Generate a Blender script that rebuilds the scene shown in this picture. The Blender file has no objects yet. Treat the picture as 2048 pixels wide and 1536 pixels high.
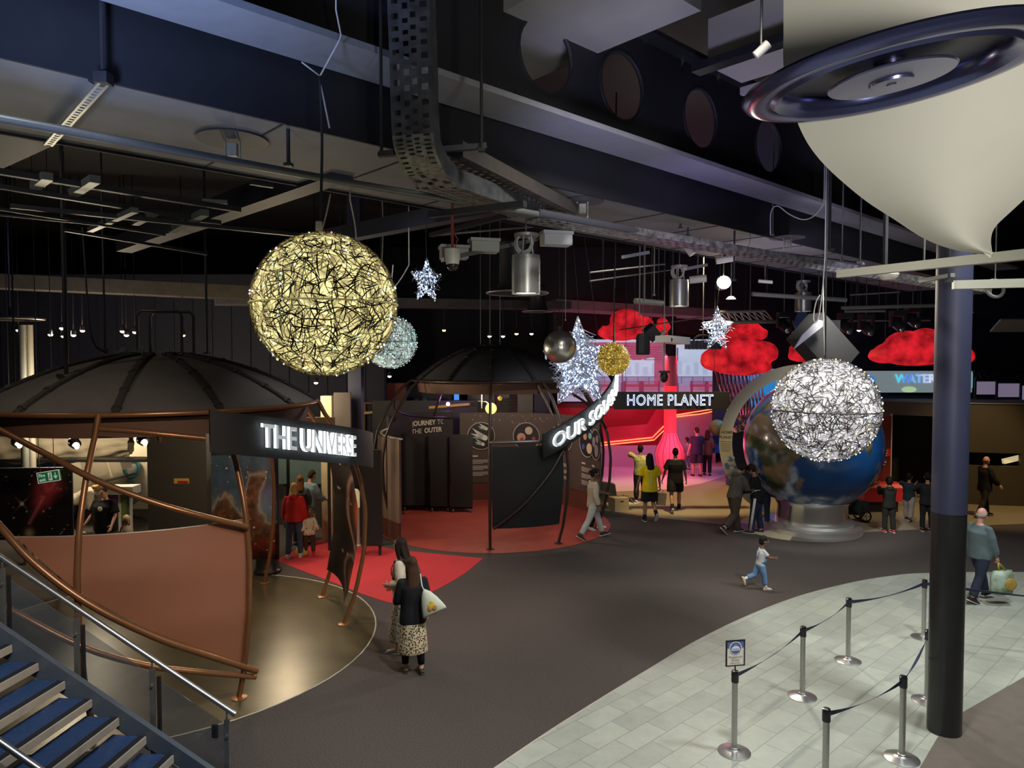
import bpy, bmesh, math, random
import numpy as np
from mathutils import Vector, Matrix
random.seed(7)
C = bpy.context.scene.collection
SC = bpy.context.scene
R = math.radians
PI = math.pi
# ---------------------------------------------------------------- camera
F, CH, HOR = 1420.0, 4.4, 716.0
PITCH = math.atan((768 - HOR) / F)
cam_d = bpy.data.cameras.new('camera'); cam = bpy.data.objects.new('camera', cam_d); C.objects.link(cam)
cam.location = (0, 0, CH); cam.rotation_euler = (PI / 2 - PITCH, 0, 0)
cam_d.sensor_width = 36; cam_d.lens = 36 * F / 2048; cam_d.clip_start = .05; cam_d.clip_end = 200
SC.camera = cam
SC.view_settings.view_transform = 'Standard'; SC.view_settings.look = 'None'
SC.view_settings.gamma = 1; SC.view_settings.use_curve_mapping = False
SC.view_settings.exposure = 0.0
SC.cycles.use_denoising = True
SC.cycles.max_bounces = 6; SC.cycles.sample_clamp_indirect = 4
# ---------------------------------------------------------------- world + lights
W = bpy.data.worlds.new('hall'); SC.world = W; W.use_nodes = True
W.node_tree.nodes['Background'].inputs[0].default_value = (.42, .45, .6, 1)
W.node_tree.nodes['Background'].inputs[1].default_value = .035


def lamp(kind, loc, power, col=(1, 1, 1), aim=None, size=.3, spot=80, blend=.6, sy=None):
    d = bpy.data.lights.new('light', kind); d.energy = power; d.color = col
    if kind == 'AREA':
        d.size = size
        if sy: d.shape = 'RECTANGLE'; d.size_y = sy
    elif kind == 'SPOT':
        d.spot_size = R(spot); d.spot_blend = blend; d.shadow_soft_size = size
    else: d.shadow_soft_size = size
    o = bpy.data.objects.new(kind.lower() + '_light', d); C.objects.link(o); o.location = loc
    if aim is not None:
        o.rotation_euler = (Vector(aim) - Vector(loc)).to_track_quat('-Z', 'Y').to_euler()
    return o


WHITE, WARM, COOL = (1, .97, .9), (1, .78, .5), (.75, .85, 1)
#LIGHTS
lamp('SPOT', (6.2, 6.5, 8.6), 2200, (.97, 1, .95), (4.6, 8.6, 0), .5, 92, .5)       # over the queue tiles
lamp('SPOT', (9.5, 11, 8.6), 1500, (.97, 1, .95), (8.5, 13, 0), .4, 80, .6)
lamp('SPOT', (2.0, 5.0, 8.6), 2100, WHITE, (1.6, 9.5, 0), .4, 85, .8)
lamp('SPOT', (-1.5, 9, 8.4), 1900, WHITE, (-.5, 12.0, 0), .3, 75, .8)              # carpet by the woman
lamp('SPOT', (3.0, 13, 8.2), 1700, WHITE, (3.0, 15.5, 0), .3, 85, .8)
lamp('SPOT', (-1.4, 3.4, 6.6), 860, (1, .82, .66), (-5.6, 8.4, 1.75), .12, 46, .6)   # bronze screen
lamp('SPOT', (-2.2, 3.0, 8.2), 900, (.85, .92, 1), (-4.0, 5.5, .8), .3, 60, .7)     # staircase
lamp('SPOT', (2.2, -1.5, 4.0), 1250, WHITE, (3.0, 4.6, 6.6), .4, 75, .9)             # unseen lamp added behind the camera to light the white sail evenly
lamp('SPOT', (-8.5, 8.0, 8.4), 170, (1, .82, .62), (-6.5, 11, 4), .3, 70, .8)       # top of the first dome
lamp('POINT', (-4.6, 11.6, 3.2), 130, (1, .76, .45), size=.15)                      # under the first dome
lamp('POINT', (-5.2, 16.2, 3.6), 240, (1, .8, .52), size=.2)
lamp('POINT', (-9.6, 14.9, 3.3), 200, (1, .84, .58), size=.3)
lamp('POINT', (-10.6, 17.9, 3.0), 330, (1, .86, .62), size=.3)
lamp('POINT', (-.5, 18.9, 3.4), 190, (1, .76, .56), size=.2)                        # under the second dome
lamp('SPOT', (-3.6, 14.5, 7.0), 850, (1, .75, .62), (-2.2, 13.4, 0), .2, 55, .6)    # red carpet
lamp('SPOT', (5.0, 19, 7.4), 3000, (1, .75, .32), (5.2, 22.2, 0), .2, 48, .5)       # amber pool
lamp('SPOT', (9.2, 19.5, 7.0), 1000, (1, .78, .35), (10.2, 21.0, 0), .2, 60, .6)
lamp('SPOT', (13.6, 17, 7.0), 1300, (1, .72, .3), (13.4, 20.6, .3), .2, 50, .6)
lamp('SPOT', (6.2, 13.0, 6.5), 2100, WHITE, (7.6, 17.8, 1.2), .3, 45, .7)           # globe
lamp('AREA', (5.6, 27.0, 4.6), 170, (1, .10, .16), (5.4, 29.5, 1.2), 3, sy=.5)      # red wash on the far wall
lamp('POINT', (6.0, 25.6, 1.3), 90, (1, .05, .14), size=.4)
lamp('SPOT', (8.2, 24.5, 5.2), 420, (.55, .45, 1), (7.6, 27.0, 0), .3, 70, .8)
lamp('SPOT', (3.4, 24.0, 5.2), 420, (.8, .35, .9), (4.2, 26.5, 0), .3, 60, .8)
lamp('AREA', (9.5, 27.5, 4.0), 120, (.15, .45, 1), (10.0, 24, 2.0), 1.2)
lamp('SPOT', (-2.6, 3.0, 5.0), 850, (.35, .5, 1), (-2.6, 5.6, 8.0), .3, 70, 1)      # blue wash on the girders
lamp('SPOT', (1.0, 6.0, 4.9), 380, (.55, .55, 1), (2.4, 9.4, 8.0), .3, 85, 1)
lamp('SPOT', (5.5, 11, 4.6), 420, (.7, .65, .95), (6.4, 14.5, 7.4), .3, 110, 1)
lamp('SPOT', (2.2, 8.0, 4.6), 230, (.5, .38, 1), (3.2, 10.2, 6.5), .2, 75, 1)     # violet wash on the soffit
lamp('SPOT', (-4.6, 3.4, 4.4), 150, (.95, .97, .95), (-4.4, 6.2, 7), .3, 110, 1)
lamp('SPOT', (-9, 13, 7.5), 120, (.3, .3, .9), (-12, 20, 3), .3, 70, .8)


# ---------------------------------------------------------------- pixel -> place
def ray(px, py):
    x = (px - 1024) / F; y = -(py - 768) / F
    return Vector((x, math.cos(PITCH) + y * math.sin(PITCH), -math.sin(PITCH) + y * math.cos(PITCH)))


def at(px, py, d):
    r = ray(px, py); return Vector((0, 0, CH)) + r * (d / r.y)


def fl(px, py, z=0.0):
    r = ray(px, py); return Vector((0, 0, CH)) + r * ((z - CH) / r.z)


AX = Vector((.736, .677, 0)); BX = Vector((-.677, .736, 0)); UP = Vector((0, 0, 1))   # the building's own axes

# ---------------------------------------------------------------- materials
MATS = {}


def mat(name, col, rough=.6, metal=0.0, emit=None, es=0.0, noise=0.0, nscale=20.0, bump=0.0, attr=False, alpha=1.0, spec=.5, trans=0.0, coat=0.0, col2=None):
    if name in MATS: return MATS[name]
    m = bpy.data.materials.new(name); m.use_nodes = True; nt = m.node_tree; N = nt.nodes; L = nt.links
    b = N['Principled BSDF']
    b.inputs['Base Color'].default_value = (*col, 1); b.inputs['Roughness'].default_value = rough
    b.inputs['Metallic'].default_value = metal; b.inputs['Specular IOR Level'].default_value = spec
    b.inputs['Coat Weight'].default_value = coat
    if trans: b.inputs['Transmission Weight'].default_value = trans
    b.inputs['Alpha'].default_value = alpha
    src = None
    if attr:
        a = N.new('ShaderNodeVertexColor'); a.layer_name = 'Col'; src = a.outputs['Color']
    if noise or bump or col2:
        tc = N.new('ShaderNodeTexCoord'); nz = N.new('ShaderNodeTexNoise')
        nz.inputs['Scale'].default_value = nscale; nz.inputs['Detail'].default_value = 6; nz.inputs['Roughness'].default_value = .65
        L.new(tc.outputs['Object'], nz.inputs['Vector'])
        if noise or col2:
            if col2:
                rmp = N.new('ShaderNodeValToRGB'); rmp.color_ramp.elements[0].position = .35; rmp.color_ramp.elements[1].position = .65
                rmp.color_ramp.elements[0].color = (*col, 1); rmp.color_ramp.elements[1].color = (*col2, 1)
                L.new(nz.outputs['Fac'], rmp.inputs['Fac']); src = rmp.outputs['Color']
            else:
                mr = N.new('ShaderNodeMapRange'); mr.inputs['From Min'].default_value = .25; mr.inputs['From Max'].default_value = .75
                mr.inputs['To Min'].default_value = 1 - noise; mr.inputs['To Max'].default_value = 1 + noise
                L.new(nz.outputs['Fac'], mr.inputs['Value'])
                mx = N.new('ShaderNodeVectorMath'); mx.operation = 'SCALE'
                if src: L.new(src, mx.inputs[0])
                else: mx.inputs[0].default_value = col
                L.new(mr.outputs['Result'], mx.inputs['Scale']); src = mx.outputs[0]
        if bump:
            bp = N.new('ShaderNodeBump'); bp.inputs['Strength'].default_value = bump; bp.inputs['Distance'].default_value = .02
            L.new(nz.outputs['Fac'], bp.inputs['Height']); L.new(bp.outputs['Normal'], b.inputs['Normal'])
    if src: L.new(src, b.inputs['Base Color'])
    if es:
        b.inputs['Emission Strength'].default_value = es
        if emit is not None: b.inputs['Emission Color'].default_value = (*emit, 1)
        elif src: L.new(src, b.inputs['Emission Color'])
    MATS[name] = m
    return m


def s2l(h):
    """sRGB 0-255 triple -> linear"""
    return tuple((c / 255 / 12.92) if c / 255 <= .04045 else ((c / 255 + .055) / 1.055) ** 2.4 for c in h)


# ---------------------------------------------------------------- geometry collector
class G:
    def __init__(s): s.v = []; s.f = []; s.m = []; s.c = None

    def add(s, vs, fs, mi=0):
        o = len(s.v); s.v.extend([Vector(p) for p in vs]); s.f.extend([[i + o for i in f] for f in fs]); s.m.extend([mi] * len(fs))
        return s

    def box(s, c, size, ax=None, mi=0):
        """ax: (ux,uy,uz) unit vectors"""
        ux, uy, uz = ax or (Vector((1, 0, 0)), Vector((0, 1, 0)), UP)
        c = Vector(c); a, b, d = size[0] / 2, size[1] / 2, size[2] / 2
        vs = [c + ux * (x * a) + uy * (y * b) + uz * (z * d) for z in (-1, 1) for y in (-1, 1) for x in (-1, 1)]
        fs = [[0, 2, 3, 1], [4, 5, 7, 6], [0, 1, 5, 4], [2, 6, 7, 3], [0, 4, 6, 2], [1, 3, 7, 5]]
        if ux.cross(uy).dot(uz) < 0: fs = [f[::-1] for f in fs]
        return s.add(vs, fs, mi)

    def bar(s, p, q, w, h, mi=0, up=UP):
        """box running from p to q, w across, h along up"""
        p, q = Vector(p), Vector(q); d = (q - p); L = d.length; d.normalize()
        side = d.cross(up)
        if side.length < 1e-4: side = d.cross(Vector((1, 0, 0)))
        side.normalize(); u = side.cross(d)
        return s.box((p + q) / 2, (L, w, h), (d, -side, u), mi)

    def tube(s, pts, r, n=8, mi=0, closed=False, caps=True, sy=1.0, up=None):
        pts = [Vector(p) for p in pts]; k = len(pts)
        rs = r if isinstance(r, (list, tuple)) else [r] * k
        T = []
        for i in range(k):
            if closed: t = pts[(i + 1) % k] - pts[i - 1]
            else: t = pts[min(i + 1, k - 1)] - pts[max(i - 1, 0)]
            T.append(t.normalized() if t.length > 1e-9 else Vector((0, 0, 1)))
        if up is None:
            u = Vector((0, 0, 1)) if abs(T[0].z) < .9 else Vector((1, 0, 0))
        else: u = Vector(up)
        vs = []
        for i in range(k):
            u = (u - T[i] * u.dot(T[i]))
            if u.length < 1e-6: u = T[i].orthogonal()
            u.normalize(); w = T[i].cross(u)
            ri = rs[i]; ra, rb = ri if isinstance(ri, (list, tuple)) else (ri, ri * sy)
            for j in range(n):
                a = 2 * PI * j / n
                vs.append(pts[i] + u * (math.cos(a) * ra) + w * (math.sin(a) * rb))
        fs = []
        for i in range(k if closed else k - 1):
            i2 = (i + 1) % k
            for j in range(n):
                j2 = (j + 1) % n
                fs.append([i * n + j, i * n + j2, i2 * n + j2, i2 * n + j])
        if caps and not closed:
            fs.append(list(range(n))[::-1]); fs.append([(k - 1) * n + j for j in range(n)])
        return s.add(vs, fs, mi)

    def lathe(s, prof, n=32, c=(0, 0, 0), mi=0, ax=None, caps=True, a0=0, a1=2 * PI):
        ux, uy, uz = ax or (Vector((1, 0, 0)), Vector((0, 1, 0)), UP)
        c = Vector(c); full = abs(a1 - a0 - 2 * PI) < 1e-6; k = n if full else n + 1
        vs = []
        for r, z in prof:
            for j in range(k):
                a = a0 + (a1 - a0) * j / n
                vs.append(c + ux * (r * math.cos(a)) + uy * (r * math.sin(a)) + uz * z)
        fs = []
        for i in range(len(prof) - 1):
            for j in range(n):
                j2 = (j + 1) % k
                fs.append([i * k + j, i * k + j2, (i + 1) * k + j2, (i + 1) * k + j])
        if caps and full:
            if prof[0][0] > 1e-6: fs.append([j for j in range(k)][::-1])
            if prof[-1][0] > 1e-6: fs.append([(len(prof) - 1) * k + j for j in range(k)])
        return s.add(vs, fs, mi)

    def ell(s, c, r, nu=16, nv=10, mi=0, ax=None):
        r = (r, r, r) if not isinstance(r, (tuple, list)) else r
        ux, uy, uz = ax or (Vector((1, 0, 0)), Vector((0, 1, 0)), UP)
        c = Vector(c); vs = [c - uz * r[2]]
        for i in range(1, nv):
            t = -PI / 2 + PI * i / nv
            for j in range(nu):
                a = 2 * PI * j / nu
                vs.append(c + ux * (r[0] * math.cos(t) * math.cos(a)) + uy * (r[1] * math.cos(t) * math.sin(a)) + uz * (r[2] * math.sin(t)))
        vs.append(c + uz * r[2]); e = len(vs) - 1; fs = []
        for j in range(nu):
            j2 = (j + 1) % nu
            fs.append([0, 1 + j2, 1 + j])
            for i in range(nv - 2): fs.append([1 + i * nu + j, 1 + i * nu + j2, 1 + (i + 1) * nu + j2, 1 + (i + 1) * nu + j])
            fs.append([1 + (nv - 2) * nu + j, 1 + (nv - 2) * nu + j2, e])
        return s.add(vs, fs, mi)

    def sheet(s, fn, nu, nv, t=0.0, mi=0):
        """grid surface fn(u,v); thickness t along the normal"""
        P = [[Vector(fn(i / nu, j / nv)) for j in range(nv + 1)] for i in range(nu + 1)]
        k = nv + 1
        vs = [p for row in P for p in row]
        fs = [[i * k + j, (i + 1) * k + j, (i + 1) * k + j + 1, i * k + j + 1] for i in range(nu) for j in range(nv)]
        if t:
            nn = []
            for i in range(nu + 1):
                for j in range(nv + 1):
                    du = P[min(i + 1, nu)][j] - P[max(i - 1, 0)][j]; dv = P[i][min(j + 1, nv)] - P[i][max(j - 1, 0)]
                    q = du.cross(dv); nn.append(q.normalized() if q.length > 1e-12 else UP)
            m = len(vs); back = [v - q * t for v, q in zip(vs, nn)]
            fs2 = [[i + m for i in f][::-1] for f in fs]
            edge = [i * k for i in range(nu + 1)] + [nu * k + j for j in range(1, nv + 1)] + [i * k + nv for i in range(nu - 1, -1, -1)] + [j for j in range(nv - 1, 0, -1)]
            fs3 = [[edge[i], edge[i] + m, edge[(i + 1) % len(edge)] + m, edge[(i + 1) % len(edge)]] for i in range(len(edge))]
            vs = vs + back; fs = fs + fs2 + fs3
        return s.add(vs, fs, mi)

    def prism(s, poly, fr, t, mi=0):
        """2-D polygon on frame (origin,u,v), extruded by t along u x v"""
        o, u, v = fr; n = u.cross(v); k = len(poly)
        a = [o + u * x + v * y for x, y in poly]; b = [p + n * t for p in a]
        ar = sum(poly[i][0] * poly[(i + 1) % k][1] - poly[(i + 1) % k][0] * poly[i][1] for i in range(k))
        fs = [list(range(k))[::-1], [k + i for i in range(k)]] + [[i, (i + 1) % k, k + (i + 1) % k, k + i] for i in range(k)]
        if (ar < 0) != (t < 0): fs = [f[::-1] for f in fs]
        return s.add(a + b, fs, mi)

    def disc(s, c, r, fr, t=.004, n=24, mi=0, ry=None):
        o, u, v = fr
        return s.prism([(c[0] + r * math.cos(2 * PI * i / n), c[1] + (ry or r) * math.sin(2 * PI * i / n)) for i in range(n)], fr, t, mi)

    def ring(s, c, r, w, fr, t=.004, n=40, mi=0, ry=None):
        o, u, v = fr; nn = u.cross(v); k = ry / r if ry else 1
        pts = [o + u * (c[0] + r * math.cos(2 * PI * i / n)) + v * (c[1] + r * k * math.sin(2 * PI * i / n)) + nn * t / 2 for i in range(n)]
        return s.tube(pts, [(t / 2, w / 2)] * n, 4, mi, closed=True, up=nn)

    def mesh(s, me, M, mi=0):
        return s.add([M @ v.co for v in me.vertices], [list(p.vertices) for p in me.polygons], mi)

    def join(s, g, M=None):
        o = len(s.v); s.v.extend([M @ p for p in g.v] if M else g.v); s.f.extend([[i + o for i in f] for f in g.f]); s.m.extend(g.m); return s


def wloc(o):
    p = Vector((0, 0, 0))
    while o is not None:
        p = p + o.location; o = o.parent
    return p


def obj(name, g, mats, parent=None, smooth=False, label=None, cat=None, group=None, kind=None, cols=None, origin=None):
    """link one mesh object; geometry is given in world coordinates"""
    if not isinstance(mats, (list, tuple)): mats = [mats]
    V = np.array([tuple(v) for v in g.v], dtype=np.float64) if g.v else np.zeros((0, 3))
    if parent is not None: org = np.array(wloc(parent)); loc = (0, 0, 0)
    else:
        org = np.array(origin) if origin is not None else np.array([(V[:, 0].min() + V[:, 0].max()) / 2, (V[:, 1].min() + V[:, 1].max()) / 2, V[:, 2].min()])
        loc = tuple(org)
    me = bpy.data.meshes.new(name)
    me.from_pydata((V - org).tolist(), [], g.f)
    for m in mats: me.materials.append(m)
    if len(mats) > 1: me.polygons.foreach_set('material_index', g.m)
    if smooth is not False:
        me.polygons.foreach_set('use_smooth', [True] * len(me.polygons))
        if smooth is not True and hasattr(me, 'set_sharp_from_angle'): me.set_sharp_from_angle(angle=R(smooth))
    if cols is not None:
        ca = me.color_attributes.new('Col', 'FLOAT_COLOR', 'POINT')
        ca.data.foreach_set('color', np.asarray(cols, dtype=np.float32).ravel())
    me.update()
    o = bpy.data.objects.new(name, me); C.objects.link(o); o.location = loc
    if parent is not None: o.parent = parent
    tag(o, label, cat, group, kind)
    return o


def tag(o, label=None, cat=None, group=None, kind=None):
    if label: o['label'] = label
    if cat: o['category'] = cat
    if group: o['group'] = group
    if kind: o['kind'] = kind
    return o


def thing(name, loc, label, cat, group=None):
    o = bpy.data.objects.new(name, None); C.objects.link(o); o.location = Vector(loc); o.empty_display_size = .1
    return tag(o, label, cat, group)


def struct(name, g, mats, **k): return obj(name, g, mats, kind='structure', **k)


def dup(root, loc, label=None, group=None):
    """a copy of a thing with copies of its parts and their sub-parts"""
    r = root.copy(); C.objects.link(r); r.location = Vector(loc)
    if label: r['label'] = label
    if group: r['group'] = group
    for ch in list(root.children):
        c = ch.copy(); C.objects.link(c); c.parent = r
        for q in list(ch.children):
            d = q.copy(); C.objects.link(d); d.parent = c
    return r


_TX = {}


def text_mesh(s, size=1.0, ext=0.0, fat=0.0, align='CENTER', space=1.0):
    k = (s, size, ext, fat, align, space)
    if k in _TX: return _TX[k]
    c = bpy.data.curves.new('t', 'FONT'); c.body = s; c.size = size; c.extrude = ext; c.offset = fat; c.align_x = align; c.align_y = 'CENTER'
    c.resolution_u = 3; c.space_character = space
    o = bpy.data.objects.new('t', c); C.objects.link(o)
    dg = bpy.context.evaluated_depsgraph_get()
    me = bpy.data.meshes.new_from_object(o.evaluated_get(dg), depsgraph=dg)
    bpy.data.objects.remove(o); bpy.data.curves.remove(c)
    _TX[k] = me
    return me


def frame_mat(fr, off=0.0, x=0.0, y=0.0):
    o, u, v = fr; n = u.cross(v); p = o + u * x + v * y + n * off
    return Matrix(((u.x, v.x, n.x, p.x), (u.y, v.y, n.y, p.y), (u.z, v.z, n.z, p.z), (0, 0, 0, 1)))


def put_text(g, s, fr, x, y, size, off=.003, ext=.001, fat=0, align='CENTER', mi=0, space=1.0):
    g.mesh(text_mesh(s, size, ext, fat, align, space), frame_mat(fr, off, x, y), mi)


def vnoise(shape, cells, seed):
    """smooth value noise on a grid, 0..1"""
    rng = np.random.RandomState(seed); h, w = shape; out = np.zeros(shape); amp = 1; tot = 0
    cx, cy = cells
    for o in range(5):
        gx, gy = int(cx * 2 ** o) + 2, int(cy * 2 ** o) + 2
        gr = rng.rand(gy, gx)
        y = np.linspace(0, gy - 1.001, h); x = np.linspace(0, gx - 1.001, w)
        yi = y.astype(int); xi = x.astype(int); fy = y - yi; fx = x - xi
        fy = (fy * fy * (3 - 2 * fy))[:, None]; fx = (fx * fx * (3 - 2 * fx))[None]
        a = gr[yi][:, xi]; b = gr[yi][:, xi + 1]; c = gr[yi + 1][:, xi]; d = gr[yi + 1][:, xi + 1]
        out += amp * ((a * (1 - fx) + b * fx) * (1 - fy) + (c * (1 - fx) + d * fx) * fy); tot += amp; amp *= .55
    return out / tot


def inpoly(X, Y, poly):
    r = np.zeros(X.shape, bool); k = len(poly)
    for i in range(k):
        x1, y1 = poly[i]; x2, y2 = poly[(i + 1) % k]
        c = ((y1 > Y) != (y2 > Y)) & (X < (x2 - x1) * (Y - y1) / ((y2 - y1) or 1e-9) + x1)
        r ^= c
    return r


def lerp(a, b, t): return a + (b - a) * t


def spline(pts, n):
    """Catmull-Rom through points"""
    P = [Vector(p) for p in pts]; out = []
    k = len(P)
    for i in range(k - 1):
        p0, p1, p2, p3 = P[max(i - 1, 0)], P[i], P[i + 1], P[min(i + 2, k - 1)]
        for j in range(n):
            t = j / n
            out.append(.5 * ((2 * p1) + (p2 - p0) * t + (2 * p0 - 5 * p1 + 4 * p2 - p3) * t * t + (3 * p1 - p0 - 3 * p2 + p3) * t ** 3))
    out.append(P[-1]); return out
# ================================================================ STRUCTURE
black = mat('black_paint', (.0075, .0075, .010), .7, noise=.3, nscale=3)
black_wall = mat('black_wall', (.014, .014, .022), .75, noise=.4, nscale=1.2)
navy_wall = mat('navy_wall', (.009, .010, .026), .7, noise=.3, nscale=1.5)
soffit_m = mat('soffit_grey', (.15, .15, .145), .7, noise=.12, nscale=2.5)
girder_m = mat('girder_grey', (.2, .2, .21), .55, noise=.1, nscale=4)
dark_metal = mat('dark_metal', (.03, .03, .034), .5, .4, noise=.3, nscale=8)
grey_metal = mat('grey_metal', (.16, .165, .155), .45, .5, noise=.15, nscale=12)
galv = mat('galvanised', (.34, .35, .32), .42, .6, noise=.15, nscale=25)
steel = mat('brushed_steel', (.46, .46, .45), .4, 1.0, noise=.08, nscale=40)
chrome = mat('chrome', (.7, .7, .7), .12, 1.0)
cable_white = mat('cable_white', (.42, .41, .38), .6)
cable_black = mat('cable_black', (.02, .02, .02), .6)
carpet_m = mat('carpet_brown', (.066, .056, .052), .95, noise=.5, nscale=55, bump=.3, spec=.1)


def tile_mat():
    m = bpy.data.materials.new('queue_tiles'); m.use_nodes = True; N = m.node_tree.nodes; L = m.node_tree.links; b = N['Principled BSDF']
    tc = N.new('ShaderNodeTexCoord'); mp = N.new('ShaderNodeMapping'); mp.inputs['Rotation'].default_value = (0, 0, -R(42.6))
    br = N.new('ShaderNodeTexBrick'); br.inputs['Scale'].default_value = 1; br.inputs['Brick Width'].default_value = .6; br.inputs['Row Height'].default_value = .3
    br.inputs['Mortar Size'].default_value = .004; br.inputs['Mortar Smooth'].default_value = .1
    br.inputs['Color1'].default_value = (*s2l((158, 163, 154)), 1); br.inputs['Color2'].default_value = (*s2l((143, 148, 141)), 1); br.inputs['Mortar'].default_value = (*s2l((112, 116, 110)), 1)
    nz = N.new('ShaderNodeTexNoise'); nz.inputs['Scale'].default_value = 3; nz.inputs['Detail'].default_value = 8; nz.inputs['Roughness'].default_value = .7
    mr = N.new('ShaderNodeMapRange'); mr.inputs['From Min'].default_value = .3; mr.inputs['From Max'].default_value = .7; mr.inputs['To Min'].default_value = .86; mr.inputs['To Max'].default_value = 1.1
    sc = N.new('ShaderNodeVectorMath'); sc.operation = 'SCALE'
    L.new(tc.outputs['Object'], mp.inputs['Vector']); L.new(mp.outputs['Vector'], br.inputs['Vector']); L.new(tc.outputs['Object'], nz.inputs['Vector'])
    L.new(nz.outputs['Fac'], mr.inputs['Value']); L.new(br.outputs['Color'], sc.inputs[0]); L.new(mr.outputs['Result'], sc.inputs['Scale']); L.new(sc.outputs[0], b.inputs['Base Color'])
    b.inputs['Roughness'].default_value = .5; b.inputs['Specular IOR Level'].default_value = .4
    return m


floor_g = G().box((2, 14, -.1), (48, 36, .2)); struct('floor', floor_g, carpet_m)


def zone(name, pts, z, m, n=0):
    """a flat floor covering: outline in metres, its top at z"""
    P = [(p[0], p[1]) for p in (spline([(x, y, 0) for x, y in pts], n) if n else pts)]
    g = G(); g.prism(P, (Vector((0, 0, .0005)), Vector((1, 0, 0)), Vector((0, 1, 0))), z)
    return struct(name, g, m, origin=(0, 0, 0))


edge = [tuple(p[:2]) for p in spline([(-.9, 6.55, 0), (-.18, 7.47, 0), (.45, 8.23, 0), (1.14, 9.01, 0), (1.95, 9.9, 0), (2.95, 10.97, 0), (4.08, 12.01, 0), (5.33, 12.98, 0), (6.63, 13.74, 0), (7.62, 14.16, 0), (8.42, 14.35, 0), (10.5, 14.42, 0), (13, 14.1, 0)], 6)]
zone('floor_queue_tiles', edge + [(14, 12), (14, 0), (-2.4, 0), (-1.9, 5)], .004, tile_mat())
g = G(); g.tube([(x, y, .005) for x, y in edge], [(.006, .012)] * len(edge), 4, up=UP); struct('trim_1', g, mat('edge_trim', (.35, .33, .3), .5, .3))
dk = [fl(1840, 1536), fl(1875, 1476), fl(1921, 1428), fl(1975, 1397), fl(2048, 1355)]
zone('floor_dark_vinyl', [(p.x, p.y) for p in dk] + [(8.0, 10.2), (12, 12), (12, 2), (3.0, 5.0)], .008, mat('dark_vinyl', s2l((96, 90, 84)), .45, noise=.15, nscale=6))
tan = [fl(*q) for q in [(1210, 1020), (1277, 1031), (1400, 1044), (1540, 1058), (1690, 1066), (1860, 1058), (1990, 1050), (2100, 1046)]]
zone('floor_amber_carpet', [(p.x, p.y) for p in tan] + [(24, 19), (24, 30.9), (1.2, 30.9), (2.2, 23)], .004, mat('tan_carpet', (.2, .165, .115), .85, noise=.15, nscale=60))
pk = [fl(*q) for q in [(1200, 985), (1240, 983), (1335, 979), (1400, 968), (1443, 955), (1490, 940), (1530, 925)]]
zone('floor_pale_vinyl', [(p.x, p.y) for p in pk] + [(11.5, 30.85), (3.0, 30.85)], .008, mat('pale_vinyl', (.5, .47, .5), .3, noise=.05))
red = [fl(*q) for q in [(556, 1119), (600, 1095), (640, 1080), (700, 1083), (800, 1101), (966, 1117)]]
red2 = [tuple(p[:2]) for p in spline([fl(*q) for q in [(966, 1117), (925, 1150), (860, 1186), (800, 1207), (740, 1194), (660, 1163), (600, 1140), (556, 1122)]], 5)]
zone('floor_red_carpet', [(p.x, p.y) for p in red[:-1]] + red2, .006, mat('red_carpet', (.42, .02, .026), .9, noise=.15, nscale=60))
ci = [(math.cos(2 * PI * i / 72), math.sin(2 * PI * i / 72)) for i in range(72)]
U0 = Vector((-5.5, 11.0, 0)); S0 = Vector((-.5, 18.95, 0))
zone('floor_bronze_disc', [(U0.x + 3.29 * c, U0.y + 3.29 * s) for c, s in ci], .005, mat('bronze_floor', (.075, .06, .032), .3, .2, noise=.35, nscale=1.6))
zone('floor_terracotta_disc', [(S0.x + 3.1 * c, S0.y + 3.1 * s) for c, s in ci], .009, mat('terracotta_floor', (.30, .05, .035), .5, noise=.2, nscale=2.5))
for nm, c0, r_, cc in (('trim_2', U0, 3.3, (.5, .46, .36)), ('trim_3', S0, 3.11, (.2, .06, .05))):
    g = G(); g.tube([(c0.x + r_ * c, c0.y + r_ * s, .005) for c, s in ci], [(.007, .012)] * 72, 4, closed=True, up=UP); struct(nm, g, mat(nm, cc, .4, .4))
# walls and ceiling
struct('ceiling', G().box((2, 14, 9.35), (48, 36, .3)), black)
struct('wall_back', G().box((2, 31.1, 4.6), (48, .2, 9.3)), black_wall)
struct('wall_left', G().box((-22.1, 14, 4.6), (.2, 36, 9.3)), black_wall)
struct('wall_right', G().box((26.1, 14, 4.6), (.2, 36, 9.3)), black_wall)
navy = G()
navy.box((-13.0, 24.0, 3.6), (17.5, .2, 7.2))
for k in range(28): navy.box((-21.6 + k * .64, 23.88, 3.4), (.05, .05, 6.4))
struct('wall_partition', navy, navy_wall)


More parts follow.
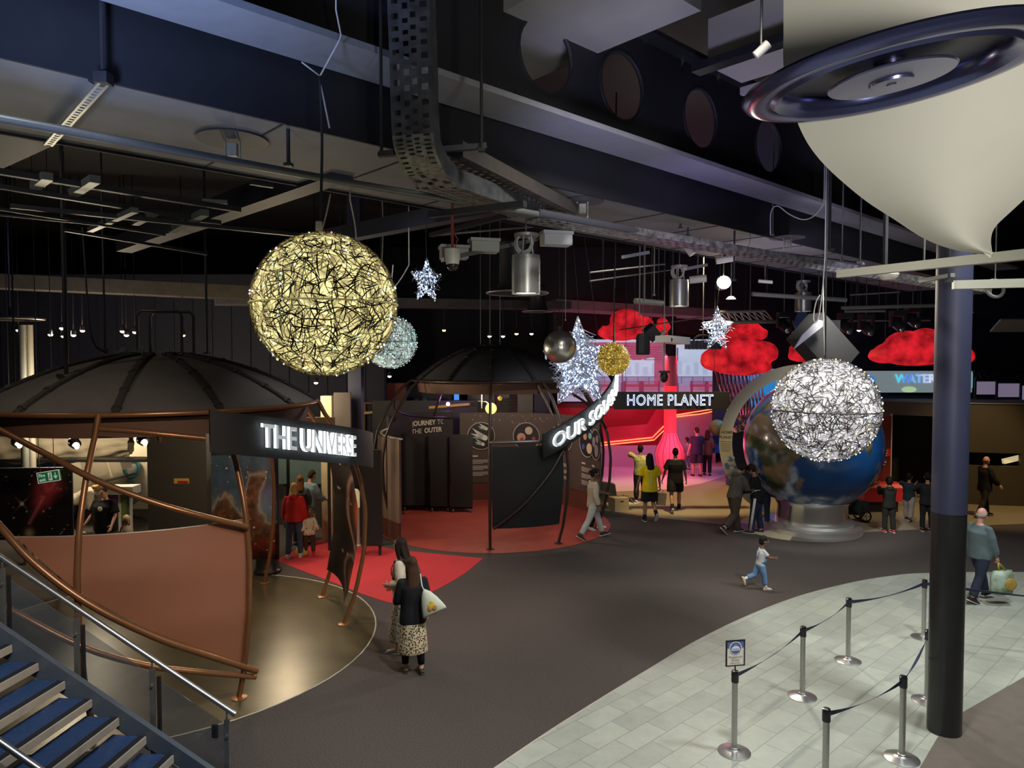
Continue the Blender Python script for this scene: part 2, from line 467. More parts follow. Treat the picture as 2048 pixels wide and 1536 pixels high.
# girders: bottom flange, holed web
def girder(name, c, z, half, w, h, along, across, mflange, holes=()):
    """flange centred on line c+along*t at height z; holed web above it"""
    g = G(); c = Vector((c[0], c[1], 0))
    t0, t1 = half
    g.box(c + along * ((t0 + t1) / 2) + UP * (z + .03), (t1 - t0, w, .06), (along, across, UP), 0)
    # web, cut round each hole
    cuts = sorted(holes)
    o = c + UP * (z + .06)
    cur = t0
    def plate(a, b):
        if b > a: g.box(o + along * ((a + b) / 2) + UP * (h / 2), (b - a, .03, h), (along, across, UP), 1)
    for t, r in cuts:
        plate(cur, t - r * 1.15); cur = t + r * 1.15
        n = 24; q = r * 1.15; zc = h / 2
        ring = [(t + r * math.cos(2 * PI * i / n), zc + r * math.sin(2 * PI * i / n)) for i in range(n)]
        sq = []
        for i in range(n):
            a = 2 * PI * i / n; ca, sa = math.cos(a), math.sin(a); k = min(q / abs(ca) if abs(ca) > 1e-6 else 9, zc / abs(sa) if abs(sa) > 1e-6 else 9)
            sq.append((t + ca * k, zc + sa * k))
        # corner fill
        for s_ in (-1, 1):
            vs = [o + along * x + UP * y + across * (.015 * s_) for x, y in ring] + [o + along * x + UP * y + across * (.015 * s_) for x, y in sq]
            fs = [[i, (i + 1) % n, n + (i + 1) % n, n + i] for i in range(n)]
            g.add(vs, fs if s_ < 0 else [f[::-1] for f in fs], 1)
        g.tube([o + along * x + UP * y for x, y in ring], .03, 6, 1, closed=True)
    plate(cur, t1)
    g.box(c + along * ((t0 + t1) / 2) + UP * (z + h + .09), (t1 - t0, w * .8, .06), (along, across, UP), 1)
    return struct(name, g, [mflange, black])


p = fl(650, 106, 7.0)
def along_of(px):
    best = min(np.linspace(-2, 16, 1800), key=lambda t: abs(1024 + F * (p.x + AX.x * t) / (p.y + AX.y * t) - px)); return float(best)
girder('beam_long', p, 7.0, (-9, 22), .58, 1.35, AX, BX, girder_m, holes=[(along_of(x), .42) for x in (1090, 1240, 1395, 1530)])
# the low soffit duct running beside it, with seams and access plates
z6 = 6.5; a_, b_ = fl(400, 203, z6), fl(400, 332, z6)
mid = (a_ + b_) / 2; wid = abs((b_ - a_).dot(BX)) + .0
g = G(); Lc = 30
g.box(mid + AX * 7 + UP * .35, (Lc, wid, .7), (AX, BX, UP), 0)
for s_ in (-1, 1): g.box(mid + AX * 7 + BX * (s_ * (wid / 2 + .015)) + UP * .42, (Lc, .03, .9), (AX, BX, UP), 1)
for k in range(-3, 14):
    g.box(mid + AX * (k * 1.45 + .4) + UP * -.004, (.018, wid, .01), (AX, BX, UP), 1)
struct('ceiling_soffit', g, [soffit_m, black])
SOF = (mid.dot(BX) - wid / 2, mid.dot(BX) + wid / 2); GIR = (p.dot(BX) - .3, p.dot(BX) + .3)


def top_z(q):
    b = q.dot(BX)
    return 6.5 if SOF[0] - .05 < b < SOF[1] + .05 and q.dot(AX) < mid.dot(AX) + 21.9 else (7.0 if GIR[0] < b < GIR[1] else 9.19)


t_ = fl(1565, 460, 6.3); g = G(); ln = 30
z7 = 6.05; a_, b_ = fl(1180, 430, z7), fl(1180, 505, z7)
# upper duct along the other axis
p = fl(1200, 48, 8.0)
g = G(); g.box(p + BX * 2.9 - AX * .2 + UP * .3, (7.6, 1.5, .6), (BX, AX, UP), 0)
g.sheet(lambda u, v: p + BX * (6.7 + .5 * u) - AX * .2 + AX * ((v - .5) * (1.5 - .5 * u)) + UP * (.35 * u * u + .02), 6, 4, .02, 0)
struct('ceiling_duct', g, mat('duct_beige', (.26, .25, .225), .6, noise=.08, nscale=3))
p = fl(1490, 60, 8.2)
g = G(); g.box(p + AX * 1.0 + UP * .3, (1.7, .85, .6), (BX, AX, UP), 0); g.box(p + AX * .45 + UP * -.06, (1.9, .2, .1), (BX, AX, UP), 1); g.box(p + AX * 1.6 + UP * -.05, (1.9, .08, .1), (BX, AX, UP), 0)
struct('ceiling_box', g, [mat('box_cream', (.4, .38, .31), .6), dark_metal])


def cross_beam(name, a, b, z, w, h, m):
    A, B = fl(*a, z), fl(*b, z); d = (B - A).normalized()
    g = G(); g.bar(A - d * .5 + UP * h / 2, B + d * 1.5 + UP * h / 2, w, h); return struct(name, g, m)


blue_beam = mat('beam_bluegrey', (.025, .026, .045), .6)
cross_beam('beam_cross_1', (640, 372), (300, 487), 6.45, .28, .3, blue_beam)
cross_beam('beam_cross_2', (1010, 424), (760, 470), 6.4, .22, .25, blue_beam)
cross_beam('beam_cross_3', (-40, 325), (40, 285), 6.6, .5, .4, blue_beam)
# pale ledge beam across the left, far behind
g = G(); g.bar(at(-250, 552, 17.5), at(520, 588, 19.5), .7, .35); struct('beam_ledge', g, mat('ledge', (.06, .052, .042), .8, noise=.4, nscale=3))
g = G(); g.bar(at(430, 600, 19.5), at(1130, 612, 24), .9, .25); struct('beam_ledge.001', g, mat('ledge2', (.07, .065, .075), .8, noise=.3, nscale=3))
g = G(); g.bar(at(1090, 610, 24), at(1440, 630, 28), 1.4, .3); struct('beam_ledge.002', g, mat('ledge3', (.3, .2, .25), .8))
# the round pillar: navy above, black below
pb = fl(1888, 1462); rp = .182
g = G(); g.lathe([(rp, 0), (rp, 2.62)], 40, (pb.x, pb.y, 0), 1); g.lathe([(rp + .003, 2.6), (rp + .003, 9.2)], 40, (pb.x, pb.y, 0), 0)
tag(obj('pillar', g, [mat('pillar_navy', (.026, .029, .062), .5, noise=.1, nscale=3), mat('pillar_black', (.016, .016, .016), .3, noise=.2, nscale=4)], smooth=40, kind='structure'), 'tall round pillar, navy above and black below, among the queue posts', 'pillar')
g = G(); q = at(712, 790, 17.5); g.box((q.x, q.y, 4.6), (.32, .32, 9.2)); struct('pillar_square', g, mat('pillar_blue', (.02, .025, .06), .5))
# ================================================================ THE TWO DOMED PAVILIONS
PR = [(0, 2.78), (.5, 2.97), (1.2, 3.12), (1.9, 3.15), (2.5, 3.05), (3.0, 2.83), (3.4, 2.58), (3.74, 2.32), (5, 1.5)]
PRz = [a for a, b in PR]; PRr = [b for a, b in PR]


def Rz(z): return float(np.interp(z, PRz, PRr))


def pv(c, th, z, k=1.0, r=None):
    r = Rz(z) * k if r is None else r
    return Vector((c.x + r * math.cos(R(th)), c.y + r * math.sin(R(th)), z))


def hit(c, px, py, r=None, far=False):
    """where the sight line through a point of the photo meets the pavilion's skin: angle, height"""
    q = ray(px, py); o = Vector((0, 0, CH)); prev = None; res = []
    y = c.y - (r or 3.5) - .5
    while y < c.y + (r or 3.5) + .5:
        p = o + q * (y / q.y); f = math.hypot(p.x - c.x, p.y - c.y) - (r or Rz(max(p.z, 0)))
        if prev is not None and (f < 0) != (prev < 0): res.append(p)
        prev = f; y += .01
    if not res:   # just past the edge: the nearest approach
        p = o + q * (c.y / q.y); res = [p]
    p = res[-1] if far else res[0]
    return math.degrees(math.atan2(p.y - c.y, p.x - c.x)), p.z


bronze = mat('bronze_tube', (.27, .125, .055), .34, .55, noise=.1, nscale=10)
umber = mat('dark_tube', (.06, .045, .04), .35, .5)
canvas = mat('dome_canvas', (.085, .078, .075), .7, noise=.2, nscale=2.5, bump=.05)
canvas2 = mat('dome_canvas_dark', (.04, .04, .05), .65, noise=.2, nscale=2.5)
seam_m = mat('dome_seam', (.02, .018, .017), .7)
sail_m = mat('bronze_screen', (.27, .108, .058), .5, .0, noise=.07, nscale=1.2)
band_m = mat('header_band', (.12, .06, .04), .6)
sign_black = mat('sign_black', (.012, .012, .013), .55)
let_face = mat('letter_face', (.5, .52, .52), .4, emit=(.8, .86, .88), es=.42)
let_glow = mat('letter_glow', (.8, .85, .9), .5, emit=(.82, .93, 1), es=4.0)


def bent_text(s, c, th0, th1, z0, z1, hgt, r, ext=.03, glow=None):
    me = text_mesh(s, 1.0, ext, .012)
    xs = [v.co.x for v in me.vertices]; ys = [v.co.y for v in me.vertices]; x0, x1 = min(xs), max(xs); y0, y1 = min(ys), max(ys)
    vs = []
    for v in me.vertices:
        u = (v.co.x - x0) / (x1 - x0); w = (v.co.y - y0) / (y1 - y0) - .5
        vs.append(pv(c, th0 + (th1 - th0) * u, z0 + (z1 - z0) * u + w * hgt, r=r + .05 + v.co.z))
    g = G()
    for p in me.polygons:
        pass
    g.add(vs, [list(p.vertices) for p in me.polygons], 0)
    g.m = [0 if abs(p.normal.z) > .9 else 1 for p in me.polygons]
    return g


def pavilion(c, nm, label, rim, zr, za, ribs, tube_m, cloth, dome_ribs, grp):
    t = thing(nm, c, label, 'pavilion', grp)
    prof = [(rim * k, zr + (za - zr) * (1 - k * k)) for k in [1, .96, .9, .8, .7, .6, .5, .4, .3, .2, .12]]
    g = G(); g.lathe(prof + [(.02, za + .005)], 64, (c.x, c.y, 0)); g.lathe([(r - .02, z - .03) for r, z in prof][::-1], 64, (c.x, c.y, 0), caps=False)
    obj('dome', g, cloth, t, smooth=50)
    for th in dome_ribs:
        pts = [Vector((c.x + (r + .01) * math.cos(R(th)), c.y + (r + .01) * math.sin(R(th)), z + .02)) for r, z in prof]
        g = G(); g.tube(pts, [(.03, .05)] * len(pts), 6, up=UP)
        for k in range(1, len(pts) - 1, 2): g.tube([pts[k] - (pts[k + 1] - pts[k]) * .1, pts[k] + (pts[k + 1] - pts[k]) * .1], [(.042, .062)] * 2, 8, up=UP)
        obj('dome_rib', g, seam_m, t, smooth=50)
    g = G(); g.tube([pv(c, i * 5, zr, r=rim + .03) for i in range(72)], .035, 8, closed=True); obj('rim_ring', g, tube_m, t, smooth=True)
    g = G(); g.lathe([(rim - .14, zr - .3), (rim - .1, zr - .06), (rim - .13, zr - .06), (rim - .17, zr - .3), (rim - .14, zr - .3)], 64, (c.x, c.y, 0)); obj('header_band', g, band_m, t, smooth=40)
    for th in ribs:
        pts = [pv(c, th, z) for z in np.linspace(.02, zr, 18)]; pts[-1] = pv(c, th, zr, r=rim + .05)
        g = G(); g.tube(pts, .036, 8)
        rb = obj('frame_rib', g, tube_m, t, smooth=50)
        f = G(); q = pts[0]; f.lathe([(.1, .006), (.1, .018), (.05, .03)], 16, (q.x, q.y, 0)); obj('foot_plate', f, tube_m, rb, smooth=30)
    return t


def sweep(t, c, pts, m, rad=.036, k=1.0, far=False, nm='sweep_tube'):
    q = [hit(c, *p, far=far) for p in pts]
    P = spline([pv(c, a, z, k) for a, z in q], 6)
    g = G(); g.tube(P, rad, 8); return obj(nm, g, m, t, smooth=50), q


UN = pavilion(U0, 'domed_pavilion', 'bronze framed domed pavilion lettered THE UNIVERSE beside the stairs', 2.36, 3.70, 4.46, [-112, -79, -45, 12, 44, 76, 116, 215], bronze, canvas, [-140, -105, -75, -45, -15, 20, 60, 105, 150, 185], 'domed pavilions')
tube1, q1 = sweep(UN, U0, [(511, 1340), (420, 1310), (307, 1270), (178, 1203), (73, 1123), (0, 1046), (-60, 985)], bronze, .042, 1.012)
sweep(UN, U0, [(508, 1352), (400, 1342), (287, 1327), (160, 1287), (9, 1207), (-90, 1150)], bronze, .036, 1.012)
sweep(UN, U0, [(490, 1052), (400, 1030), (300, 1000), (195, 958), (100, 908), (8, 858)], bronze, .036, 1.02)
sweep(UN, U0, [(408, 876), (330, 868), (262, 861), (203, 857)], bronze, .034, 1.02)
qa = np.array([a for a, z in q1]); qz = np.array([z for a, z in q1]); o_ = np.argsort(qa)
zb = lambda th: float(np.interp(th, qa[o_], qz[o_]))


def sail(u, v):
    th = -45.5 + u * -70; zt = 2.37; z0 = min(zb(th) + .03, zt - .01); z = z0 + (zt - z0) * v
    return pv(U0, th, z, .985)


g = G(); g.sheet(sail, 40, 10, .015); obj('screen', g, sail_m, UN, smooth=30)
g = G(); g.tube([pv(U0, -45.5 - 70 * i / 40, 2.37, .985) for i in range(41)], .012, 6); obj('screen_edge', g, mat('screen_edge', (.4, .33, .25), .4, .4), UN, smooth=True)
# the THE UNIVERSE name board
RB = 3.28
A = [hit(U0, *p, r=RB) for p in ((420, 862), (520, 882), (712, 914), (738, 920))]
thL, zL = A[0]; thR = 12; zR = hit(U0, 733, 917, r=RB)[1]
zth = lambda th: zL + (zR - zL) * (th - thL) / (thR - thL)


def board(u, v):
    th = lerp(thL, thR, u); h = lerp(.50, .56, u)
    return pv(U0, th, zth(th) + (v - .5) * h, r=RB)


g = G(); g.sheet(board, 24, 3, .05); sb = obj('sign_board', g, sign_black, UN, smooth=30)
t0 = A[1][0]; t1 = [th for th in np.arange(-40, 14, .2) if 1024 + F * (U0.x + (RB + .08) * math.cos(R(th))) / (U0.y + (RB + .08) * math.sin(R(th))) < 712][-1]
g = bent_text('THE UNIVERSE', U0, t0, t1, zth(t0) + .02, zth(t1) + .0, .30, RB)
obj('letters', g, [let_face, let_glow], sb)
# lit hood and hatch gear on top
g = G(); hp = Vector((U0.x + .1, U0.y - .1, 0))
for dx in (-.32, .32, .4):
    pass
top = [hp + Vector((-.34, 0, 4.44)), hp + Vector((-.34, 0, 5.05)), hp + Vector((-.28, 0, 5.12)), hp + Vector((.28, 0, 5.12)), hp + Vector((.34, 0, 5.05)), hp + Vector((.34, 0, 4.44))]
g.tube(top, .022, 8); g.tube([p + Vector((.07, .25, 0)) for p in top], .022, 8)
obj('hoop_pipe', g, dark_metal, UN, smooth=40)
for dx, dy in ((-.5, -.1), (-.12, -.3), (.24, -.2)):
    g = G(); g.box((U0.x + dx, U0.y + dy, 4.47), (.16, .12, .09)); g.box((U0.x + dx + .03, U0.y + dy, 4.53), (.06, .05, .06)); obj('roof_gear', g, grey_metal, UN)
g = G(); pts = [at(165, 455, 10.2), at(172, 560, 10.2), at(178, 640, 10.2), at(190, 690, 10.3), at(215, 706, 10.4)]; g.tube(spline(pts, 5), .014, 6); obj('roof_cable', g, cable_black, UN, smooth=True)
g = G(); a0 = at(118, 750, 9.6); g.bar(a0, at(165, 795, 9.3), .07, .04); obj('roof_bracket', g, dark_metal, UN)

SO = pavilion(S0, 'domed_pavilion', 'dark domed pavilion lettered OUR SOLAR SYSTEM over a terracotta floor', 2.12, 3.82, 4.72, [-148, -172, -90, -55, -16, 14, 52, 90, 128, 160], umber, canvas2, [-150, -120, -90, -60, -25, 10, 50, 90, 130, 170], 'domed pavilions')
sweep(SO, S0, [(1136, 878), (1118, 912), (1095, 950), (1045, 1010), (987, 1057)], umber, .034, 1.015)
sweep(SO, S0, [(1140, 786), (1165, 802), (1190, 826), (1210, 856)], umber, .034, 1.01)
sweep(SO, S0, [(1075, 772), (1090, 800), (1103, 830), (1112, 855)], umber, .03, 1.01)
sweep(SO, S0, [(775, 800), (790, 820), (830, 832), (925, 836)], umber, .026, .99, far=True)
g = G(); g.sheet(lambda u, v: pv(S0, lerp(-89, -57, u), lerp(.52, 2.4, v), .99), 12, 6, .03); obj('screen', g, mat('screen_black', (.016, .017, .019), .5), SO, smooth=30)
g = G(); g.tube([pv(S0, lerp(-90, -50, i / 12), 2.5, 1.0) for i in range(13)], .04, 8); obj('top_rail', g, mat('rail_grey', (.22, .22, .24), .3, .6), SO, smooth=True)
RB2 = 3.22
B_ = [hit(S0, *p, r=RB2) for p in ((1086, 893), (1104, 880), (1190, 828))]
thL2, zL2 = B_[0]; thR2 = 12; k2 = (B_[2][1] - B_[0][1]) / (B_[2][0] - B_[0][0])
z2 = lambda th: zL2 + k2 * (th - thL2)
g = G(); g.sheet(lambda u, v: pv(S0, lerp(thL2, thR2, u), z2(lerp(thL2, thR2, u)) + (v - .5) * .56, r=RB2), 28, 3, .05); sb = obj('sign_board', g, sign_black, SO, smooth=30)
g = bent_text('OUR SOLAR SYSTEM', S0, B_[1][0], thR2 - 3, z2(B_[1][0]), z2(thR2 - 3), .32, RB2, .035)
obj('letters', g, [let_face, let_glow], sb)

# ---- round exhibition wall inside the second pavilion
wall_brown = mat('exhibit_brown', (.075, .056, .05), .6, noise=.06, nscale=3)
wall_black = mat('exhibit_black', (.014, .013, .014), .55)
white_ink = mat('white_ink', (.62, .60, .56), .6)


def curved_wall(nm, lab, th0, th1, z0, z1, r, m, n=24, th_off=.06):
    t = thing(nm, (S0.x + r * math.cos(R((th0 + th1) / 2)), S0.y + r * math.sin(R((th0 + th1) / 2)), 0), lab, 'display wall', 'display walls of the second pavilion')
    g = G(); g.sheet(lambda u, v: pv(S0, lerp(th0, th1, u), lerp(z0, z1, v), r=r), n, 4, th_off); obj('panel', g, m, t, smooth=30)
    g = G(); g.sheet(lambda u, v: pv(S0, lerp(th0, th1, u), lerp(.01, z0, v), r=r + .02), n, 1, th_off); obj('plinth', g, mat('plinth_brown', (.12, .04, .025), .5, noise=.15, nscale=3), t, smooth=30)
    return t


def fr_at(th, z, r):
    """drawing frame on the inner face of a curved wall"""
    o = pv(S0, th, z, r=r); return (o, Vector((math.sin(R(th)), -math.cos(R(th)), 0)), UP)


cw = curved_wall('display_wall', 'curved brown display wall with ringed planet pictures at the back of the terracotta floor', 112, 8, .55, 2.72, 2.92, wall_brown)
ink = G(); pic = G(); ink2 = G()
cols_p = [(.55, .5, .42), (.6, .32, .22), (.4, .05, .1), (.05, .12, .4), (.2, .5, .5), (.7, .55, .35), (.25, .25, .27), (.75, .78, .8), (.015, .013, .015)]
pm = [mat('picture_%d' % i, c, .6) for i, c in enumerate(cols_p)]
for th, kind in ((99, 'comet'), (71, 'planets'), (47, 'planets'), (24, 'worlds'), (12.5, 'rocks')):
    fr = fr_at(th, 2.0, 2.885)
    pic.disc((0, 0), .41, fr, .006, 36, 8); ink.ring((0, 0), .42, .022, fr, .012, 48)
    fr2 = (fr[0] + fr[1].cross(fr[2]) * .008, fr[1], fr[2])
    if kind == 'comet':
        for cx, cy, s_ in ((.12, -.06, 1.2), (.16, .22, .7), (.06, -.26, .7)):
            pic.disc((cx, cy), .07 * s_, fr2, .004, 16, 7)
            for k, (dx, dy) in enumerate(((-.34, .26), (-.38, .12), (-.36, .02), (-.28, .18))):
                pic.prism([(cx - .05 * s_, cy - .05 * s_), (cx + .03, cy + .06 * s_), (cx + dx * s_, cy + dy * s_)], fr2, .003, 7 if k != 2 else 4)
    elif kind == 'rocks':
        for cx, cy, s_ in ((.14, .17, .1), (-.14, .06, .13), (.08, -.16, .16)): pic.disc((cx, cy), s_, fr2, .004, 9, 6, ry=s_ * 1.15)
    elif kind == 'worlds':
        for cx, cy, s_, k in ((.18, .2, .09, 4), (-.2, -.14, .08, 3), (.14, -.16, .15, 5), (-.1, .16, .1, 1)): pic.disc((cx, cy), s_, fr2, .004, 18, k)
        pic.box(fr2[0] + fr2[1] * .14 + UP * -.16, (.3, .004, .02), (fr2[1], fr2[1].cross(UP), UP), 1)
    else:
        for cx, cy, s_, k in ((.08, .18, .12, 0), (-.16, -.04, .14, 1), (.24, -.06, .06, 2), (-.14, -.1, .06, 2)): pic.disc((cx, cy), s_, fr2, .004, 20, k)
    if kind in ('comet', 'worlds', 'rocks', 'planets'):
        ink2.box(fr[0] + UP * -.62 - fr[1] * .2, (.2, .006, .045), (fr[1], fr[1].cross(UP), UP))
        for b in range(3):
            for l in range(4):
                w_ = .62 - (.25 if l == 3 else .04 * ((l * 7 + b * 3) % 3))
                ink2.box(fr[0] + UP * (-.74 - b * .19 - l * .035) + fr[1] * ((w_ - .62) / 2), (w_, .006, .014), (fr[1], fr[1].cross(UP), UP))
obj('picture_ring', ink, white_ink, cw, smooth=True); obj('pictures', pic, pm, cw); obj('caption_lines', ink2, white_ink, cw)
g = G(); rng = random.Random(3)
for k in range(60):
    th = rng.uniform(14, 106); fr = fr_at(th, rng.uniform(2.35, 2.66), 2.9); g.disc((0, 0), rng.uniform(.006, .014), fr, .004, 6)
obj('printed_stars', g, white_ink, cw)
cw2 = curved_wall('display_wall', 'black curved display wall reading JOURNEY TO THE OUTER', 168, 116, .5, 2.78, 2.98, wall_black)
fr = fr_at(133, 2.34, 2.93); g = G()
put_text(g, 'JOURNEY', fr, -.16, .13, .2, fat=.006); put_text(g, 'TO', fr, .48, .13, .2); put_text(g, 'THE', fr, -.42, -.1, .2); put_text(g, 'OUTER', fr, .18, -.1, .2, fat=.006)
obj('lettering', g, mat('lettering_cream', (.55, .5, .45), .6), cw2)
cw3 = curved_wall('display_wall', 'pale brown curved display wall with a white top edge at the left of the terracotta floor', 224, 178, .45, 2.45, 2.98, mat('exhibit_taupe', (.20, .14, .11), .6))
g = G(); g.tube([pv(S0, lerp(224, 168, i / 14), 2.46, r=2.96) for i in range(15)], .025, 6); obj('top_edge', g, mat('edge_white', (.6, .58, .55), .4), cw3, smooth=True)
# black folding screens on castors
for i, (x0, x1, lab) in enumerate([(805, 858, 'black screen on castors, leftmost of the row under the OUTER lettering'), (860, 900, 'black screen on castors, second in the row under the OUTER lettering'), (902, 946, 'black screen on castors nearest the comet picture')]):
    d = 20.3 - .12 * i; A_ = at(x0, 1000, d); B2 = at(x1, 1000, d)
    t = thing('folding_screen', ((A_.x + B2.x) / 2, d, 0), lab, 'screen', 'black screens on castors')
    g = G(); g.box(((A_.x + B2.x) / 2, d, 1.18), (B2.x - A_.x - .02, .05, 2.1)); obj('panel', g, mat('screen_cloth', (.012, .012, .014), .8), t)
    g = G(); g.bar((A_.x + .02, d, .14), (B2.x - .02, d, .14), .05, .04); obj('foot_bar', g, dark_metal, t)
    for x in (A_.x + .06, B2.x - .06):
        g = G(); g.ell((x, d, .06), (.03, .06, .06), 10, 8); g.bar((x, d, .06), (x, d, .14), .03, .03, up=Vector((1, 0, 0))); obj('castor', g, grey_metal, t)
# the lit sun of the model planets
t = thing('sun_lamp', (S0.x + .35, S0.y + .9, 3.07), 'glowing yellow ball hung under the dark dome', 'lamp')
g = G(); q = at(982, 817, 18.4); g.ell(q, .145, 24, 16); obj('globe', g, mat('sun_glow', (1, .8, .3), .5, emit=(1, .68, .10), es=3.5), t, smooth=True)
g = G(); g.tube([q + UP * .14, q + UP * 1.2], .008, 6); obj('rod', g, dark_metal, t)
q2 = at(1000, 797, 18.3); g = G(); g.ell(q2, .055, 16, 10); g.tube([q2 + UP * .05, q2 + UP * .9], .005, 5); tag(obj('planet_ball', g, mat('planet_yellow', (.6, .38, .05), .4, emit=(1, .6, .05), es=.5), smooth=True), 'small yellow planet ball hanging above the glowing sun', 'ball')
q2 = at(963, 806, 18.9); g = G(); g.tube([q2 + Vector((-.1, 0, .05)), q2 + Vector((.12, 0, .03)), q2 + Vector((.2, 0, -.04))], .012, 5); g.tube([q2 + UP * .9, q2 + UP * .04, q2 + UP * -.14], .014, 5); tag(obj('spot_bracket', g, galv), 'small metal spot bracket beside the glowing sun', 'bracket')

# ---- printed panels around the first pavilion
def art(nm, label, cat, o, u, v, w, h, colfn, thick=.04, nx=96, ny=128, frame=None, group=None, rough=.45):
    """a printed board: corner o, axes u (w metres) and v (h metres); colours in linear rgb from colfn(X,Y)"""
    n = u.cross(v); X, Y = np.meshgrid(np.linspace(0, 1, nx + 1), np.linspace(0, 1, ny + 1))
    col = colfn(X, Y); t = thing(nm, o + u * w / 2 + n * -.02 - UP * max(0, 0), label, cat, group)
    g = G(); g.sheet(lambda a, b: o + u * (a * w) + v * (b * h), nx, ny)
    obj('print', g, mat('print_%.2f' % rough, (1, 1, 1), rough, attr=True), t, cols=np.concatenate([np.clip(col, 0, 1), np.ones((ny + 1, nx + 1, 1))], 2).transpose(1, 0, 2).reshape(-1, 4))
    g = G(); g.box(o + u * w / 2 + v * h / 2 - n * (thick / 2 + .003), (w + .02, h + .02, thick), (u, v, n)); obj('backing', g, frame or sign_black, t)
    return t


def stars(col, X, Y, n, seed, smax=.006, asp=1.0):
    r_ = np.random.RandomState(seed)
    for k in range(n):
        x, y = r_.rand(2); s = smax * (.35 + r_.rand() ** 3); d = ((X - x) * asp) ** 2 + (Y - y) ** 2
        c = np.array([[1, .95, .9], [1, .6, .45], [.7, .8, 1], [1, 1, 1]])[r_.randint(4)]
        col += np.exp(-d / (s * s))[..., None] * c * (.5 + r_.rand())
    return col


def nebula(X, Y):
    sh = X.shape; a = vnoise(sh, (5, 7), 1)[..., None]; b = vnoise(sh, (10, 13), 2)[..., None]; f = vnoise(sh, (18, 26), 5)[..., None]
    n1 = a[..., 0]; n2 = b[..., 0]
    col = np.array([.045, .05, .11]) * (.35 + 1.5 * a) + np.array([.01, .05, .055]) * (b * 1.8) + np.array([.06, .03, .09]) * np.exp(-(((X - .8) / .3) ** 2 + ((Y - .55) / .25) ** 2))[..., None] * a * 2
    col += np.array([.06, .12, .14]) * np.exp(-((Y - .42 - .1 * n1) / .12) ** 2)[..., None]
    warp = (n1 - .5) * .35 + (n2 - .5) * .22
    def body(d, soft=.03): return 1 / (1 + np.exp(-d / soft))
    pillar = np.minimum(.115 + .12 * np.clip(.68 - Y, 0, 1) - np.abs(X - .66 - .14 * np.sin(Y * 9) * .3 + warp * .25), .83 + warp * .2 - Y)
    mound = .34 + warp * .55 + .2 * np.exp(-((X - .22) / .2) ** 2) - Y + .06
    low = .30 + warp * .6 - Y
    d = np.maximum(np.maximum(pillar, mound), low * .9); m = body(d)[..., None]
    rim = np.exp(-(d / .022) ** 2)[..., None]
    brown = np.array([.16, .062, .028]) * (.15 + 2.0 * b * f * 1.6)
    reds = np.array([.22, .028, .016]) * (.1 + 2.2 * f * a)
    mix = np.clip((.34 - Y + warp) / .2, 0, 1)[..., None]
    col = col * (1 - m) + (brown * (1 - mix) + reds * mix) * m * (1 - .75 * np.clip((.12 - Y) / .12, 0, 1)[..., None])
    col += rim * np.array([.22, .17, .09]) * (Y > .25)[..., None]
    return stars(col, X, Y, 70, 4, .0045, .62)


def jetgalaxy(X, Y):
    a = vnoise(X.shape, (6, 6), 11)[..., None]
    col = np.array([.012, .008, .009]) * (.6 + a)
    dx, dy = (X - .80) * 1.9, Y - .66; u = dx * .5 + dy * .87; w = dx * .87 - dy * .5
    g_ = np.exp(-((u / .25) ** 2 + (w / (.15 + .14 * np.clip(u, -.3, 1))) ** 2) ** 1.3)[..., None]
    col += g_ * np.array([.62, .06, .10]) * (.45 + 1.0 * a)
    ring = np.exp(-(((np.sqrt((u - .14) ** 2 / 3 + w ** 2) - .055) / .022) ** 2))[..., None]; col += ring * np.array([.28, .06, .09])
    jet = np.exp(-((w - .01) / .022) ** 2)[..., None] * ((u > -.52) & (u < -.05))[..., None]; col += jet * np.array([.4, .1, .13])
    col = stars(col, X, Y, 110, 9, .008, 1.9)
    for sx, sy in ((.62, .5),):
        d1 = np.abs((X - sx) * 1.9 - (Y - sy)); d2 = np.abs((X - sx) * 1.9 + (Y - sy)); rr = np.hypot((X - sx) * 1.9, Y - sy)
        col += (np.exp(-(d1 / .006) ** 2) + np.exp(-(d2 / .006) ** 2))[..., None] * np.exp(-rr / .06)[..., None] * np.array([1, .8, .6])
        col += np.exp(-(rr / .02) ** 2)[..., None] * np.array([1.2, 1, .85])
    col += np.exp(-(((X - .67) / .03) ** 2 + ((Y - .08) / .06) ** 2))[..., None] * np.array([.5, .36, .2])
    return col


def ringgalaxy(X, Y):
    a = vnoise(X.shape, (4, 10), 21)[..., None]
    col = np.array([.014, .009, .009]) * (.6 + a)
    for cx, cy, rx, ry, k in ((.95, .62, .62, .3, 1.0), (1.05, .16, .6, .16, .6)):
        rr = np.sqrt(((X - cx) / rx) ** 2 + ((Y - cy) / ry) ** 2)
        col += np.exp(-((rr - .9) / .07) ** 2)[..., None] * np.array([.3, .16, .12]) * k * (.4 + a)
        col += np.exp(-(rr / .38) ** 2)[..., None] * np.array([.55, .13, .06]) * k
    return stars(col, X, Y, 16, 31, .006, .3)


